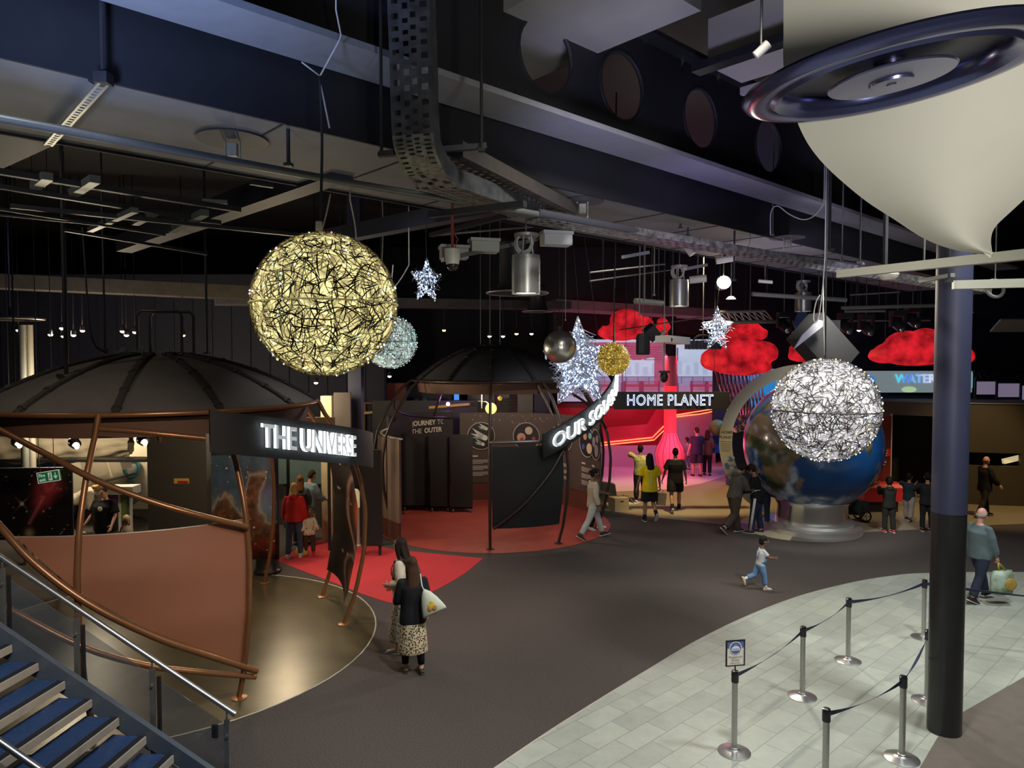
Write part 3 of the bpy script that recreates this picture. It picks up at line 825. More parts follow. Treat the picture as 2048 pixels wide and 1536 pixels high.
o_ = at(419, 1118, 14.3); w_ = at(557, 1118, 14.3).x - o_.x; h_ = at(419, 912, 14.3).z - o_.z
o_ = Vector((o_.x, 14.3, o_.z))
nb = art('picture_panel', 'tall printed panel of a brown and blue nebula behind the bronze screen', 'panel', o_, Vector((1, 0, 0)), UP, w_, h_, nebula, nx=150, ny=200)
g = G(); g.box((o_.x - .12, 14.33, o_.z + h_ / 2), (.24, .05, h_)); obj('side_strip', g, sign_black, nb)
g = G(); g.lathe([(.28, 0), (.28, .06), (.24, .1), (.22, o_.z)], 24, (o_.x + w_ * .8, 14.45, 0)); obj('base', g, mat('base_black', (.02, .02, .02), .35), nb, smooth=40)
o_ = at(-120, 1082, 13.2); hh = at(0, 950, 13.2).z - o_.z; ww = at(131, 1082, 13.2).x - o_.x
art('picture_panel', 'dark printed panel of a red galaxy jet at the left edge', 'panel', Vector((o_.x, 13.2, o_.z)), Vector((.995, .1, 0)), UP, ww, hh + .1, jetgalaxy, nx=110, ny=80)
t = [o for o in C.objects if o.get('label') == 'dark printed panel of a red galaxy jet at the left edge'][0]
for dx in (.3, ww - .3):
    g = G(); g.bar((o_.x + dx, 13.26 + dx * .1, 0), (o_.x + dx, 13.26 + dx * .1, o_.z + .3), .06, .04, up=Vector((1, 0, 0))); obj('leg', g, dark_metal, t)
# galaxy sail hung between two ribs of the first pavilion
nx, ny = 30, 90
X, Y = np.meshgrid(np.linspace(0, 1, nx + 1), np.linspace(0, 1, ny + 1)); col = ringgalaxy(1 - X, Y)
g = G(); g.sheet(lambda u, v: pv(U0, lerp(15, 43, u), lerp(.5 - .22 * (1 - u) * (1 - u) + .0 * u, 2.62, v), .962), nx, ny)
obj('galaxy_sail', g, mat('print_0.45', (1, 1, 1), .45, attr=True), UN, smooth=True, cols=np.concatenate([np.clip(col, 0, 1), np.ones((ny + 1, nx + 1, 1))], 2).transpose(1, 0, 2).reshape(-1, 4))
# ================================================================ STAIRCASE
sw = Vector((.109, .994, 0)); se = Vector((.994, -.109, 0))          # across, and down the flight
SR0 = at(465, 1425, 6.9); SR0 = Vector((SR0.x, SR0.y, SR0.z))
def sp(t, d, z): return Vector((SR0.x, SR0.y, 0)) + se * t - sw * d + UP * z
def rail_z(t): return SR0.z - .6 * t
st = thing('staircase', sp(-1.5, .85, 0), 'open steel staircase with blue treads at the lower left', 'staircase')
tread_m = mat('tread_blue', (.022, .055, .15), .6, noise=.3, nscale=25); nose_m = mat('nosing_cream', (.46, .41, .33), .5, noise=.06, nscale=20); gripm = mat('grip_black', (.012, .012, .014), .8)
riser_m = mat('riser_ply', (.30, .24, .15), .6, noise=.1, nscale=12); str_m = mat('stringer_blue', (.10, .125, .155), .45, .2, noise=.08, nscale=5)
ax_s = (se, sw, UP)
for k in range(1, 15):
    t = -.836 - (k - 4) * .283; z = .17 * k
    g = G(); g.box(sp(t - .17, .92, z - .02), (.34, 1.56, .04), ax_s); tr = obj('tread', g, tread_m, st)
    g = G(); g.box(sp(t + .008, .92, z - .037), (.016, 1.56, .075), ax_s); obj('nosing', g, nose_m, tr)
    g = G(); g.box(sp(t - .035, .92, z + .003), (.055, 1.56, .006), ax_s); obj('grip_strip', g, gripm, tr)
    g = G(); g.box(sp(t - .15, .98, z - .11), (.02, 1.5, .09), ax_s); obj('riser', g, riser_m, tr)
for d, nm in ((.1, 'far'), (1.74, 'near')):
    a, b = sp(-3.9, d, 0), sp(.35, d, 0)
    g = G(); s0, s1 = -3.9, .2
    def zs(t): return .68 - (t + .836) * .6
    vs = [(s0, zs(s0) - .28), (s1, max(zs(s1) - .28, .01)), (s1, zs(s1) + .1), (s0, zs(s0) + .1)]
    g.prism([(x, z) for x, z in vs], (sp(0, d - .03, 0), se, UP), .06); obj('stringer', g, str_m, st)
glass_m = mat('rail_glass', (.10, .125, .14), .05, alpha=.36, spec=.5)


def balustrade(d, label, t0, t1, posts):
    t = thing('balustrade', sp((t0 + t1) / 2, d, 0), label, 'railing', 'balustrades of the staircase')
    g = G(); g.tube([sp(t0, d, rail_z(t0)), sp(t1 + .02, d, rail_z(t1 + .02))], .026, 16); g.tube([sp(t1, d, rail_z(t1)), sp(t1 + .03, d, rail_z(t1 + .03))], .03, 16); obj('handrail', g, steel, t, smooth=40)
    for i, p in enumerate(posts):
        zt = rail_z(p) - .11; z0 = max(rail_z(p) - 1.0, .0)
        g = G(); g.box(sp(p, d, (zt + z0) / 2), (.05, .025, zt - z0), ax_s); ps = obj('post', g, grey_metal, t)
        if p < t1 - .2: 
            g = G(); g.box(sp(p + .07, d, (zt + z0) / 2 - .04), (.035, .025, zt - z0 - .05), ax_s); obj('post', g, dark_metal, t)
        g = G(); g.tube([sp(p, d, zt), sp(p, d, rail_z(p) - .02)], .009, 8); obj('bracket', g, steel, ps, smooth=True)
        for q in (.16, .72):
            g = G(); g.tube([sp(p, d + .03, zt - q), sp(p, d - .03, zt - q)], .016, 10); obj('clamp', g, steel, ps, smooth=40)
    for a, b in zip(posts[:-1], posts[1:]):
        a2, b2 = a + .1, b - .03
        g = G(); f = sp(0, d - .006, 0)
        g.prism([(a2, rail_z(a2) - .93), (b2, rail_z(b2) - .93), (b2, rail_z(b2) - .17), (a2, rail_z(a2) - .17)], (f, se, UP), .012); gp = obj('glass_panel', g, glass_m, t)
        g = G(); g.prism([(a2, rail_z(a2) - .965), (b2, rail_z(b2) - .965), (b2, rail_z(b2) - .93), (a2, rail_z(a2) - .93)], (sp(0, d - .012, 0), se, UP), .024); obj('bottom_channel', g, nose_m, gp)
    return t


bl = balustrade(0, 'far glass balustrade of the blue staircase with its steel handrail', -4.0, 0, [-4.05, -3.25, -2.45, -1.647, -.839, -.06])
g = G(); g.box(sp(-.18, .012, rail_z(-.18) - .3), (.06, .02, .13), ax_s); g.box(sp(-.155, .026, rail_z(-.18) - .3), (.02, .008, .11), ax_s)
obj('end_plate', g, [gripm], bl)
balustrade(1.7, 'near glass balustrade of the blue staircase in the bottom left corner', -2.0, -.2, [-1.9, -1.1, -.25])

# ================================================================ QUEUE POSTS
navy_belt = mat('belt_navy', (.012, .018, .07), .7); capb = mat('post_cap', (.02, .02, .022), .35)
SP = [(2.48, 7.77), (3.77, 9.07), (4.88, 10.16), (6.47, 11.01), (4.28, 7.64), (5.32, 8.95), (3.12, 6.92)]
SL = ['steel queue post carrying the small framed sign', 'steel queue post, second from the framed sign along the far belt', 'steel queue post, third from the framed sign along the far belt', 'steel queue post at the far corner just left of the pillar',
      'steel queue post in front of the pillar on the near belt', 'steel queue post hidden behind the pillar', 'steel queue post cut off by the bottom edge of the photo']


def qpost(x, y, lab):
    t = thing('queue_post', (x, y, 0), lab, 'post', 'steel queue posts')
    g = G(); g.lathe([(.18, .004), (.18, .012), (.16, .02), (.09, .034), (.045, .045), (.04, .05)], 40, (x, y, 0)); obj('base', g, mat('post_base', (.55, .55, .56), .3, .95, noise=.06, nscale=15), t, smooth=40)
    g = G(); g.lathe([(.032, .04), (.032, .84)], 24, (x, y, 0)); g.lathe([(.045, .035), (.045, .06), (.036, .065)], 24, (x, y, 0)); obj('pole', g, steel, t, smooth=40)
    g = G(); g.lathe([(.040, .80), (.040, .905), (.036, .915)], 24, (x, y, 0)); hd = obj('belt_head', g, capb, t, smooth=40)
    g = G(); g.lathe([(.041, .912), (.036, .926), (.02, .93), (0, .931)], 24, (x, y, 0)); obj('cap', g, chrome, hd, smooth=40)
    return t


for (x, y), lab in zip(SP, SL): qpost(x, y, lab)


def belt(p, q, lab, sag=.05):
    P = Vector((*p, .865)); Q = Vector((*q, .865)); d = (Q - P).normalized(); P += d * .04; Q -= d * .04; nn = d.cross(UP)
    g = G(); n = 14
    g.sheet(lambda u, v: P.lerp(Q, u) - UP * (sag * 4 * u * (1 - u)) + (UP * math.cos(.9 * math.sin(PI * u)) + nn * math.sin(.9 * math.sin(PI * u))) * ((v - .5) * .05), n, 2, .003)
    tag(obj('queue_belt', g, navy_belt, smooth=40), lab, 'belt', 'navy queue belts')


belt(SP[0], SP[1], 'navy belt running from the framed sign post to the next post')
belt(SP[1], SP[2], 'navy belt between the second and third posts of the far row')
belt(SP[2], SP[3], 'navy belt sloping up to the far corner post by the pillar')
belt(SP[3], (9.6, 9.9), 'navy belt crossing in front of the bald man')
belt(SP[6], SP[4], 'navy belt coming from the bottom edge to the post before the pillar')
belt(SP[4], SP[5], 'short blue belt ending behind the pillar')
qpost(9.6, 9.9, 'steel queue post beyond the right edge holding the long belt')
# framed sign
x, y = SP[0]; t = thing('queue_sign', (x, y, .93), 'small black framed sign with a white dome emblem on a queue post', 'sign')
u = Vector((.985, .17, 0)); v = UP; n_ = u.cross(v); o = Vector((x, y, 1.13)); W_, H_ = .212, .285
g = G(); g.tube([(x, y, .92), (x, y, .99)], .008, 8); obj('stem', g, capb, t)
g = G()
for a, b, w, h in ((-W_ / 2, 0, .012, H_), (W_ / 2, 0, .012, H_), (0, -H_ / 2, W_ + .012, .012), (0, H_ / 2, W_ + .012, .012)): g.box(o + u * a + v * b, (w, .02, h), (u, -n_, v))
obj('frame', g, capb, t)
fr = (o, u, v); cream = mat('sign_cream', (.80, .76, .66), .5); blue = mat('sign_blue', (.10, .15, .38), .5); wh = mat('sign_white', (.82, .82, .84), .5); grey_t = mat('sign_text', (.35, .33, .30), .6)
g = G(); g.box(o, (W_, .008, H_), (u, -n_, v), 0); fo = (o + n_ * .0045, u, v)
g.prism([(-W_ / 2, .055), (W_ / 2, .055), (W_ / 2, H_ / 2), (-W_ / 2, H_ / 2)], fo, .001, 1)
f1 = (o + n_ * .0058, u, v); g.disc((0, .055), .074, f1, .001, 40, 2); f2 = (o + n_ * .0070, u, v); g.disc((0, .055), .065, f2, .001, 40, 1)
f3 = (o + n_ * .0082, u, v)
g.prism([(.052 * math.cos(PI * i / 20), .037 + .042 * math.sin(PI * i / 20)) for i in range(21)] + [(-.052, .026), (.052, .026)][::1], f3, .001, 2)
f4 = (o + n_ * .0094, u, v)
for k in range(6): g.prism([(-.04 + k * .0145, .036), (-.032 + k * .0145, .036), (-.033 + k * .0145, .051), (-.039 + k * .0145, .051)], f4, .001, 1)
for k in (-1, 0, 1): g.prism([(k * .014 - .001, .086), (k * .014 + .001, .086), (k * .016 + .001, .099), (k * .016 - .001, .099)], f3, .001, 2)
fb = (o, u, v)
put_text(g, 'Planetarium', fb, 0, -.043, .034, off=.0065, ext=.0005, mi=3); put_text(g, 'Queue', fb, 0, -.075, .034, off=.0065, ext=.0005, mi=3); put_text(g, 'Dive to Mars', fb, 0, -.108, .022, off=.0065, ext=.0005, mi=3)
obj('print', g, [cream, blue, wh, grey_t], t)

# ================================================================ THE EARTH
EC = at(1624, 889, 18.2); ER = 1.69
et = thing('earth_globe', (EC.x, EC.y, 0), 'giant earth globe on a polished steel drum', 'globe')
nu, nv = 240, 120
LON, LAT = np.meshgrid(np.linspace(-180, 180, nu + 1), np.linspace(-90, 90, nv + 1))
wx = (vnoise(LON.shape, (14, 8), 41) - .5) * 9; wy = (vnoise(LON.shape, (14, 8), 42) - .5) * 7
X, Y = LON + wx * .55, LAT + wy * .55
africa = [(-17, 15), (-16, 24), (-9, 32), (-5, 36), (10, 37), (11, 33), (20, 31), (32, 31), (35, 28), (37, 20), (43, 12), (51, 12), (47, 4), (41, -3), (39, -9), (40, -16), (35, -22), (32, -28), (26, -34), (18, -34), (14, -24), (12, -14), (13, -6), (9, 1), (8, 5), (-7, 5), (-13, 9)]
lands = [africa, [(44, -25), (47, -25), (50, -15), (49, -12), (45, -16), (43, -21)], [(35, 28), (39, 33), (48, 31), (51, 25), (56, 25), (59, 22), (54, 17), (45, 13), (42, 17)],
         [(26, 36), (36, 37), (48, 31), (57, 26), (67, 25), (73, 18), (77, 8), (80, 14), (88, 22), (97, 16), (104, 2), (109, 14), (120, 30), (125, 40), (140, 55), (180, 65), (180, 75), (60, 75), (30, 70), (10, 58), (-5, 48), (-9, 38), (0, 38), (12, 44), (22, 38)],
         [(114, -22), (122, -17), (131, -12), (137, -15), (142, -11), (153, -26), (150, -37), (138, -34), (124, -33), (115, -34)], [(-80, 8), (-50, 0), (-35, -8), (-50, -30), (-70, -54), (-75, -30), (-81, -5)], [(-130, 55), (-60, 55), (-80, 27), (-97, 20), (-118, 33)]]
land = np.zeros(LON.shape, bool)
for q in lands: land |= inpoly(X, Y, q)
land |= LAT < -74
n1 = vnoise(LON.shape, (16, 10), 43); n2 = vnoise(LON.shape, (30, 16), 44)
col = np.zeros(LON.shape + (3,))
col[:] = np.array([.008, .055, .19]); col *= (.7 + .7 * n1)[..., None]
veg = np.clip((n1 - .42) * 4 + np.exp(-((LAT - 0) / 9) ** 2) * .9 - ((LAT > 14) & (LAT < 34)) * 2, 0, 1)[..., None]
lc = np.array([.20, .135, .075]) * (1 - veg) + np.array([.035, .05, .024]) * veg; lc = lc * (.55 + .8 * n2)[..., None]
col = np.where(land[..., None], lc, col)
cl = np.clip((vnoise(LON.shape, (22, 9), 45) - .55 + .03 * np.sin(LAT / 6 + n1 * 6)) * 5, 0, .75) * np.clip(1.1 - land * .75, 0, 1) * np.clip(((LAT < 8) * .7 + .25), 0, 1)
col = col * (1 - cl[..., None]) + np.array([.45, .52, .58]) * cl[..., None]
ice = np.clip((-LAT - 60) / 10, 0, 1)[..., None] * .6; col = col * (1 - ice) + np.array([.35, .4, .45]) * ice
Mg = Matrix.Rotation(R(9), 3, 'X') @ Matrix.Rotation(R(-56 - 90), 3, 'Z')
Mg = Matrix.Rotation(math.atan2(-EC.x, EC.y) * 1, 3, 'Z') @ Mg
g = G()
vs = []; 
for j in range(nv + 1):
    for i in range(nu + 1):
        lo, la = R(LON[j, i]), R(LAT[j, i]); vs.append(EC + Mg @ Vector((math.cos(la) * math.cos(lo), math.cos(la) * math.sin(lo), math.sin(la))) * ER)
k = nu + 1
g.add(vs, [[j * k + i, j * k + i + 1, (j + 1) * k + i + 1, (j + 1) * k + i] for j in range(nv) for i in range(nu)])
obj('sphere', g, mat('earth_print', (1, 1, 1), .22, attr=True, coat=.3), et, smooth=True, cols=np.concatenate([np.clip(col, 0, 1), np.ones(col.shape[:2] + (1,))], 2).reshape(-1, 4))
BC = (EC.x, EC.y, 0)
g = G(); g.lathe([(.88, .22), (.88, .66), (.95, .78)], 64, BC); obj('drum', g, mat('drum_chrome', (.75, .74, .72), .2, 1.0), et, smooth=40)
g = G(); g.lathe([(1.2, .005), (1.2, .13), (1.14, .15), (1.0, .16), (1.04, .24), (.88, .25)], 64, BC); obj('plinth', g, mat('plinth_steel', (.72, .71, .7), .38, .9), et, smooth=30)
g = G(); g.lathe([(.9, .74), (1.02, .82), (1.0, .86)], 64, BC); obj('lip', g, chrome, et, smooth=40)
dk = thing('floor_dial', (EC.x - 1.1, EC.y + .2, 0), 'flat round floor dial with coloured slices at the foot of the globe', 'dial')
g = G()
for i, c_ in enumerate([3, 3, 3, 0, 1, 0, 3, 3, 3]):
    a0, a1 = 2 * PI * i / 9, 2 * PI * (i + 1) / 9
    g.prism([(0, 0)] + [(1.5 * math.cos(lerp(a0, a1, k / 6)), 1.5 * math.sin(lerp(a0, a1, k / 6))) for k in range(7)], (Vector((EC.x - .28, EC.y + .05, .006)), Vector((1, 0, 0)), Vector((0, 1, 0))), .006, c_)
obj('face', g, [mat('dial_cream', (.5, .42, .28), .5), mat('dial_purple', (.25, .06, .22), .5), mat('dial_pink', (.4, .08, .12), .5), mat('dial_grey', (.10, .09, .085), .5)], dk)
# the arch standing round the globe
ar = thing('ring_arch', (EC.x - 1.6, EC.y, 0), 'cream ring arch curving round the left side of the earth globe', 'arch')
AC = EC + Vector((-.2, .1, .0)); ru = Vector((.97, -.24, 0)).normalized(); fra = (AC, ru, UP)
g = G(); n = 48; R0, R1 = 1.77, 2.06
pts = [(R1 * math.cos(R(a)), R1 * math.sin(R(a))) for a in np.linspace(75, 243, n)] + [(R0 * math.cos(R(a)), R0 * math.sin(R(a))) for a in np.linspace(243, 75, n)]
o_ = len(g.v); nn = ru.cross(UP)
vs = [AC + ru * x + UP * y + nn * .06 for x, y in pts] + [AC + ru * x + UP * y - nn * .06 for x, y in pts]; N2 = 2 * n
fs = []
for i in range(n - 1):
    a, b, c_, d_ = i, i + 1, N2 - 2 - i, N2 - 1 - i
    fs += [[a, b, c_, d_], [a + N2, d_ + N2, c_ + N2, b + N2]]
for i in range(N2): fs.append([i, i + N2, (i + 1) % N2 + N2, (i + 1) % N2])
g.add(vs, fs); obj('ring', g, mat('arch_cream', (.40, .37, .29), .55, noise=.04), ar, smooth=30)
fp = (AC + nn * .065, ru, UP)
g = G(); pol = [(2.08 * math.cos(R(a)), 2.08 * math.sin(R(a))) for a in np.linspace(168, 205, 10)] + [(1.75 * math.cos(R(a)), 1.75 * math.sin(R(a))) for a in np.linspace(205, 168, 10)]
g.prism(pol, fp, .012); pn = obj('text_panel', g, mat('arch_sand', (.46, .35, .17), .55), ar)
g = G(); put_text(g, 'HOME', fp, -1.885, .26, .105, off=.016, fat=.003); obj('lettering', g, mat('arch_ink', (.10, .08, .05), .6), pn); g = G(); put_text(g, 'PLANET', fp, -1.90, .13, .105, off=.016, fat=.003)
obj('lettering', g, mat('arch_ink', (.10, .08, .05), .6), pn); g = G()
for k in range(6): g.box(AC + ru * -1.91 + UP * (.02 - k * .05) + nn * .082, (.27 - .05 * (k == 5), .002, .014), (ru, -nn, UP))
obj('caption_lines', g, mat('arch_ink', (.10, .08, .05), .6), pn)
g = G(); rng = random.Random(5)
for k in range(26):
    a = rng.uniform(193, 216); r_ = rng.uniform(1.75, 1.99); s_ = rng.uniform(.03, .075); g.disc((r_ * math.cos(R(a)), r_ * math.sin(R(a))), s_, (AC + nn * (.079 + .0006 * k), ru, UP), .002, 7, k % 3)
obj('mosaic', g, [mat('mos_blue', (.08, .12, .25), .5), mat('mos_white', (.4, .42, .45), .5), mat('mos_slate', (.12, .14, .18), .5)], pn)
# ================================================================ THINGS HUNG FROM THE CEILING
def up_(p):
    return Vector((p.x, p.y, max(top_z(p), p.z)))


def hang(o, name, pts, r=.006, m=None, n=5, top=True):
    if top: pts = list(pts) + [up_(pts[-1])]
    g = G(); g.tube(pts, r, n); return obj(name, g, m or cable_black, o, smooth=True)


def light_ball(c, r, label, glow, es, twig, pale, nstrand, leds, led_col, seed, cable, group='woven light balls', tops=(0,), slen=1.0):
    rng = random.Random(seed); nm = 'light_ball'
    t = thing(nm, c - UP * r, label, 'light ball', group)
    m = bpy.data.materials.new('ball_glow'); m.use_nodes = True; N = m.node_tree.nodes; L = m.node_tree.links; b = N['Principled BSDF']
    tc = N.new('ShaderNodeTexCoord'); vo = N.new('ShaderNodeTexVoronoi'); vo.inputs['Scale'].default_value = 9 / r; nz = N.new('ShaderNodeTexNoise'); nz.inputs['Scale'].default_value = 8 / r; nz.inputs['Detail'].default_value = 4
    rp_ = N.new('ShaderNodeValToRGB'); e = rp_.color_ramp.elements; e[0].position = .36; e[0].color = (glow[0] * .36, glow[1] * .34, glow[2] * .32, 1); e[1].position = .66; e[1].color = (*glow, 1)
    L.new(tc.outputs['Object'], vo.inputs['Vector']); L.new(tc.outputs['Object'], nz.inputs['Vector']); L.new(nz.outputs['Fac'], rp_.inputs['Fac'])
    L.new(rp_.outputs['Color'], b.inputs['Base Color']); L.new(rp_.outputs['Color'], b.inputs['Emission Color']); b.inputs['Emission Strength'].default_value = es
    g = G(); g.ell(c, r * .955, 48, 32); obj('lit_lining', g, m, t, smooth=True)
    for part, count, mm, wd, rr in (('twig_weave', nstrand, twig, .0052, 1.0), ('pale_weave', int(nstrand * .8), pale, .005, .985)):
        g = G()
        for k in range(count):
            z = rng.uniform(-1, 1); a = rng.uniform(0, 2 * PI); q = math.sqrt(1 - z * z); n_ = Vector((q * math.cos(a), q * math.sin(a), z))
            tdir = n_.orthogonal().normalized(); tdir = Matrix.Rotation(rng.uniform(0, 2 * PI), 3, n_) @ tdir; sd = n_.cross(tdir)
            ln = rng.uniform(.10, .30) * slen; cv = rng.uniform(-.35, .35); w = wd * rng.uniform(.6, 1.5) / .65 * r / r
            vs = []
            for i in range(5):
                s_ = (i / 4 - .5) * ln * 1.6; p = (n_ + tdir * s_ + sd * (cv * s_ * s_ * 4)).normalized(); p *= rr * (1 + rng.uniform(-.006, .014))
                ww = sd * (w / r * .5 * (1 if 0 < i < 4 else .4)) * (r / .62)
                vs += [c + (p + ww) * r, c + (p - ww) * r]
            g.add(vs, [[2 * i, 2 * i + 1, 2 * i + 3, 2 * i + 2] for i in range(4)])
        tag(obj(part, g, mm, t), kind='stuff')
    g = G(); g.tube([c + Vector((r * 1.004 * math.cos(a), r * 1.004 * math.sin(a), 0)) for a in np.linspace(0, 2 * PI, 64, endpoint=False)], .008, 6, closed=True); obj('seam_ring', g, twig if slen < .7 else pale, t, smooth=True)
    g = G()
    for k in range(leds):
        z = rng.uniform(-1, 1); a = rng.uniform(0, 2 * PI); q = math.sqrt(1 - z * z); p = c + Vector((q * math.cos(a), q * math.sin(a), z)) * r * 1.0
        s_ = rng.uniform(.005, .010) * r / .5; g.add([p + Vector(d) * s_ for d in ((1, 0, 0), (-1, 0, 0), (0, 1, 0), (0, -1, 0), (0, 0, 1), (0, 0, -1))], [[0, 2, 4], [2, 1, 4], [1, 3, 4], [3, 0, 4], [2, 0, 5], [1, 2, 5], [3, 1, 5], [0, 3, 5]], rng.randrange(len(led_col)))
    tag(obj('led_bulbs', g, led_col, t), kind='stuff')
    for i, pts in enumerate(cable): hang(t, 'hanging_cable', pts, .012 if i == 0 else .007, cable_black if i == 0 else cable_white, 6, top=(i in tops))
    return t


def led(n, c, s_): return mat(n, c, .5, emit=c, es=s_)


twig = mat('twig_brown', (.045, .035, .022), .7); twig_pale = mat('twig_cream', (.34, .31, .16), .6)
LW, LB, LY, LT, LP = led('led_white', (1, 1, 1), 3.5), led('led_blue', (.5, .68, 1), 3), led('led_amber', (1, .75, .25), 4), led('led_teal', (.3, 1, .8), 3), led('led_pink', (1, .5, .9), 3)
c = at(650, 609, 6.0); r_ = 142.5 / 1420 * 6.0
top = at(641, 470, 6.0); y_ = at(640, 152, 6.0)
light_ball(c, r_, 'large yellow woven light ball hanging in front of the soffit', (1, .9, .42), 1.2, twig, mat('twig_straw', (.55, .47, .18), .6, emit=(1, .9, .4), es=.12), 2300, 130, [LW, LW, LY, LY, LT, LP], 1,
           [spline([top, at(642, 400, 6.0), at(644, 280, 6.0), y_], 4), [y_, at(603, 124, 5.9)], [y_, at(678, 82, 5.85), at(682, 70, 5.85), at(672, 20, 5.75)], [at(640, 160, 6), at(659, 256, 6)], spline([top, at(652, 430, 6), at(661, 388, 6)], 4)], tops=(2,), slen=.8)
g = G(); g.box(at(638, 455, 5.98), (.05, .03, .1)); o = obj('cable_tag', g, cable_white, [q for q in C.objects if q.name == 'light_ball'][0])
c = at(781, 684, 16.0); r_ = 53.5 / 1420 * 16.0
light_ball(c, r_, 'pale blue-green woven light ball partly hidden behind the yellow one', (.75, .95, .88), .8, mat('twig_slate', (.05, .055, .06), .7), mat('twig_ice', (.5, .6, .6), .6), 1100, 240, [LW, LT, LB, LP, LW], 2, [[c + UP * r_, at(763, 540, 16), at(762, 385, 16)]])
c = at(1651, 820, 9.2); r_ = 103 / 1420 * 9.2; t_ = at(1650, 728, 9.2)
wb = light_ball(c, r_, 'large white woven light ball hanging in front of the earth globe', (.90, .87, .92), .85, mat('twig_dark', (.03, .026, .024), .7), mat('twig_white', (.5, .5, .5), .6, emit=(1, .97, 1), es=.15), 3300, 420, [LW, LW, LB, LY], 3, [[t_, at(1652, 560, 9.2), at(1655, 408, 9.2)], [t_, at(1646, 600, 9.2)]], slen=.62)
c = at(1227, 718, 13.0); r_ = 33.5 / 1420 * 13.0
light_ball(c, r_, 'small gold woven light ball in front of the far screen', (.8, .55, .08), .45, mat('twig_olive', (.06, .045, .01), .7), mat('twig_gold', (.5, .33, .04), .5), 800, 190, [LY, LY, LW], 4, [[c + UP * r_, at(1229, 560, 13), at(1231, 500, 13)]], slen=.8)


def star_light(c, R1, dep, label, seed, nled, cable, yaw=0., rot=0., sx=1.0):
    rng = random.Random(seed); t = thing('star_light', c - UP * R1, label, 'star light', 'hanging star lights')
    u = Vector((math.cos(yaw), math.sin(yaw), 0)) * sx; n_ = Vector((-math.sin(yaw), math.cos(yaw), 0))
    P = []
    for i in range(10):
        a = PI / 2 + rot + i * PI / 5; rr = R1 if i % 2 == 0 else R1 * .47; P.append(c + u * (rr * math.cos(a)) + UP * (rr * math.sin(a)))
    fr_ = [c + n_ * dep, c - n_ * dep]; wire = mat('star_wire', (.45, .48, .55), .4, .5)
    E = [(P[i], P[(i + 1) % 10]) for i in range(10)] + [(P[i], f) for i in range(10) for f in fr_]
    g = G(); w = .008 * R1 / .4
    for a, b in E: g.tube([a, b], w * .7, 5)
    obj('wire_frame', g, wire, t)
    T = [(P[i], P[(i + 1) % 10], f) for i in range(10) for f in fr_]
    g = G(); g2 = G()
    def pt():
        a, b, d = rng.choice(T); x, y = rng.random(), rng.random()
        if x + y > 1: x, y = 1 - x, 1 - y
        return a + (b - a) * x + (d - a) * y
    for k in range(int(nled * .7)):
        p = pt(); q = p + Vector((rng.uniform(-1, 1), rng.uniform(-1, 1), rng.uniform(-1, 1))) * R1 * .3
        if (q - c).length > R1 * .75: q = p.lerp(c, .3)
        g2.tube([p, (p + q) / 2 + Vector((rng.uniform(-1, 1), 0, rng.uniform(-1, 1))) * .02, q], w * .35, 4)
    tag(obj('light_string', g2, wire, t), kind='stuff')
    for k in range(nled):
        p = pt() + Vector((rng.uniform(-1, 1), rng.uniform(-1, 1), rng.uniform(-1, 1))) * .015; s_ = rng.uniform(.006, .013) * (R1 / .4) ** .5
        g.m and 0
        gg = [p + Vector(d) * s_ for d in ((1, 0, 0), (-1, 0, 0), (0, 1, 0), (0, -1, 0), (0, 0, 1), (0, 0, -1))]
        if k == 0: g3 = G()
        g3.add(gg, [[0, 2, 4], [2, 1, 4], [1, 3, 4], [3, 0, 4], [2, 0, 5], [1, 2, 5], [3, 1, 5], [0, 3, 5]], rng.randrange(3))
    tag(obj('led_bulbs', g3, [LW, LB, LB], t), kind='stuff')
    for p in cable: hang(t, 'hanging_cable', p, .006, cable_black)
    return t


c = at(1158, 728, 14.6); R1 = 95 / 1420 * 14.6
star_light(c, R1, .28, 'very large white star light behind the mirror ball', 11, 900, [[c + UP * R1, at(1146, 480, 14.6)], [c + Vector((.4, 0, .5)), at(1168, 470, 14.6)], [c + Vector((-.35, 0, .6)), at(1131, 480, 14.6)]], .15, .04, .80)
c = at(853, 562, 10.5); R1 = 47 / 1420 * 10.5
star_light(c, R1, .1, 'small blue-white star light left of the camera dome', 12, 210, [[c + UP * R1, at(852, 480, 10.5), at(852, 440, 10.5)]], .5, -.03, .74)
c = at(1434, 660, 14.0); R1 = 48 / 1420 * 14.0
star_light(c, R1, .12, 'small white star light below the bright spotlight', 13, 210, [[c + UP * R1, at(1437, 585, 14), at(1440, 540, 14)]], -.4, .0, .66)
# mirror ball
c = at(1120, 694, 13.2); r_ = 33 / 1420 * 13.2
mb = thing('mirror_ball', c - UP * r_, 'silver mirror ball in front of the very large star', 'mirror ball')
g = G(); g.ell(c, r_, 60, 36); obj('facets', g, mat('mirror_facets', (.62, .60, .55), .3, .92, noise=.25, nscale=40), mb)
g = G(); g.tube([c + UP * r_ * .97, c + UP * (r_ + .08)], .03, 10); obj('cap', g, dark_metal, mb)
hang(mb, 'hanging_cable', [c + UP * (r_ + .07), at(1118, 500, 13.2)], .006)


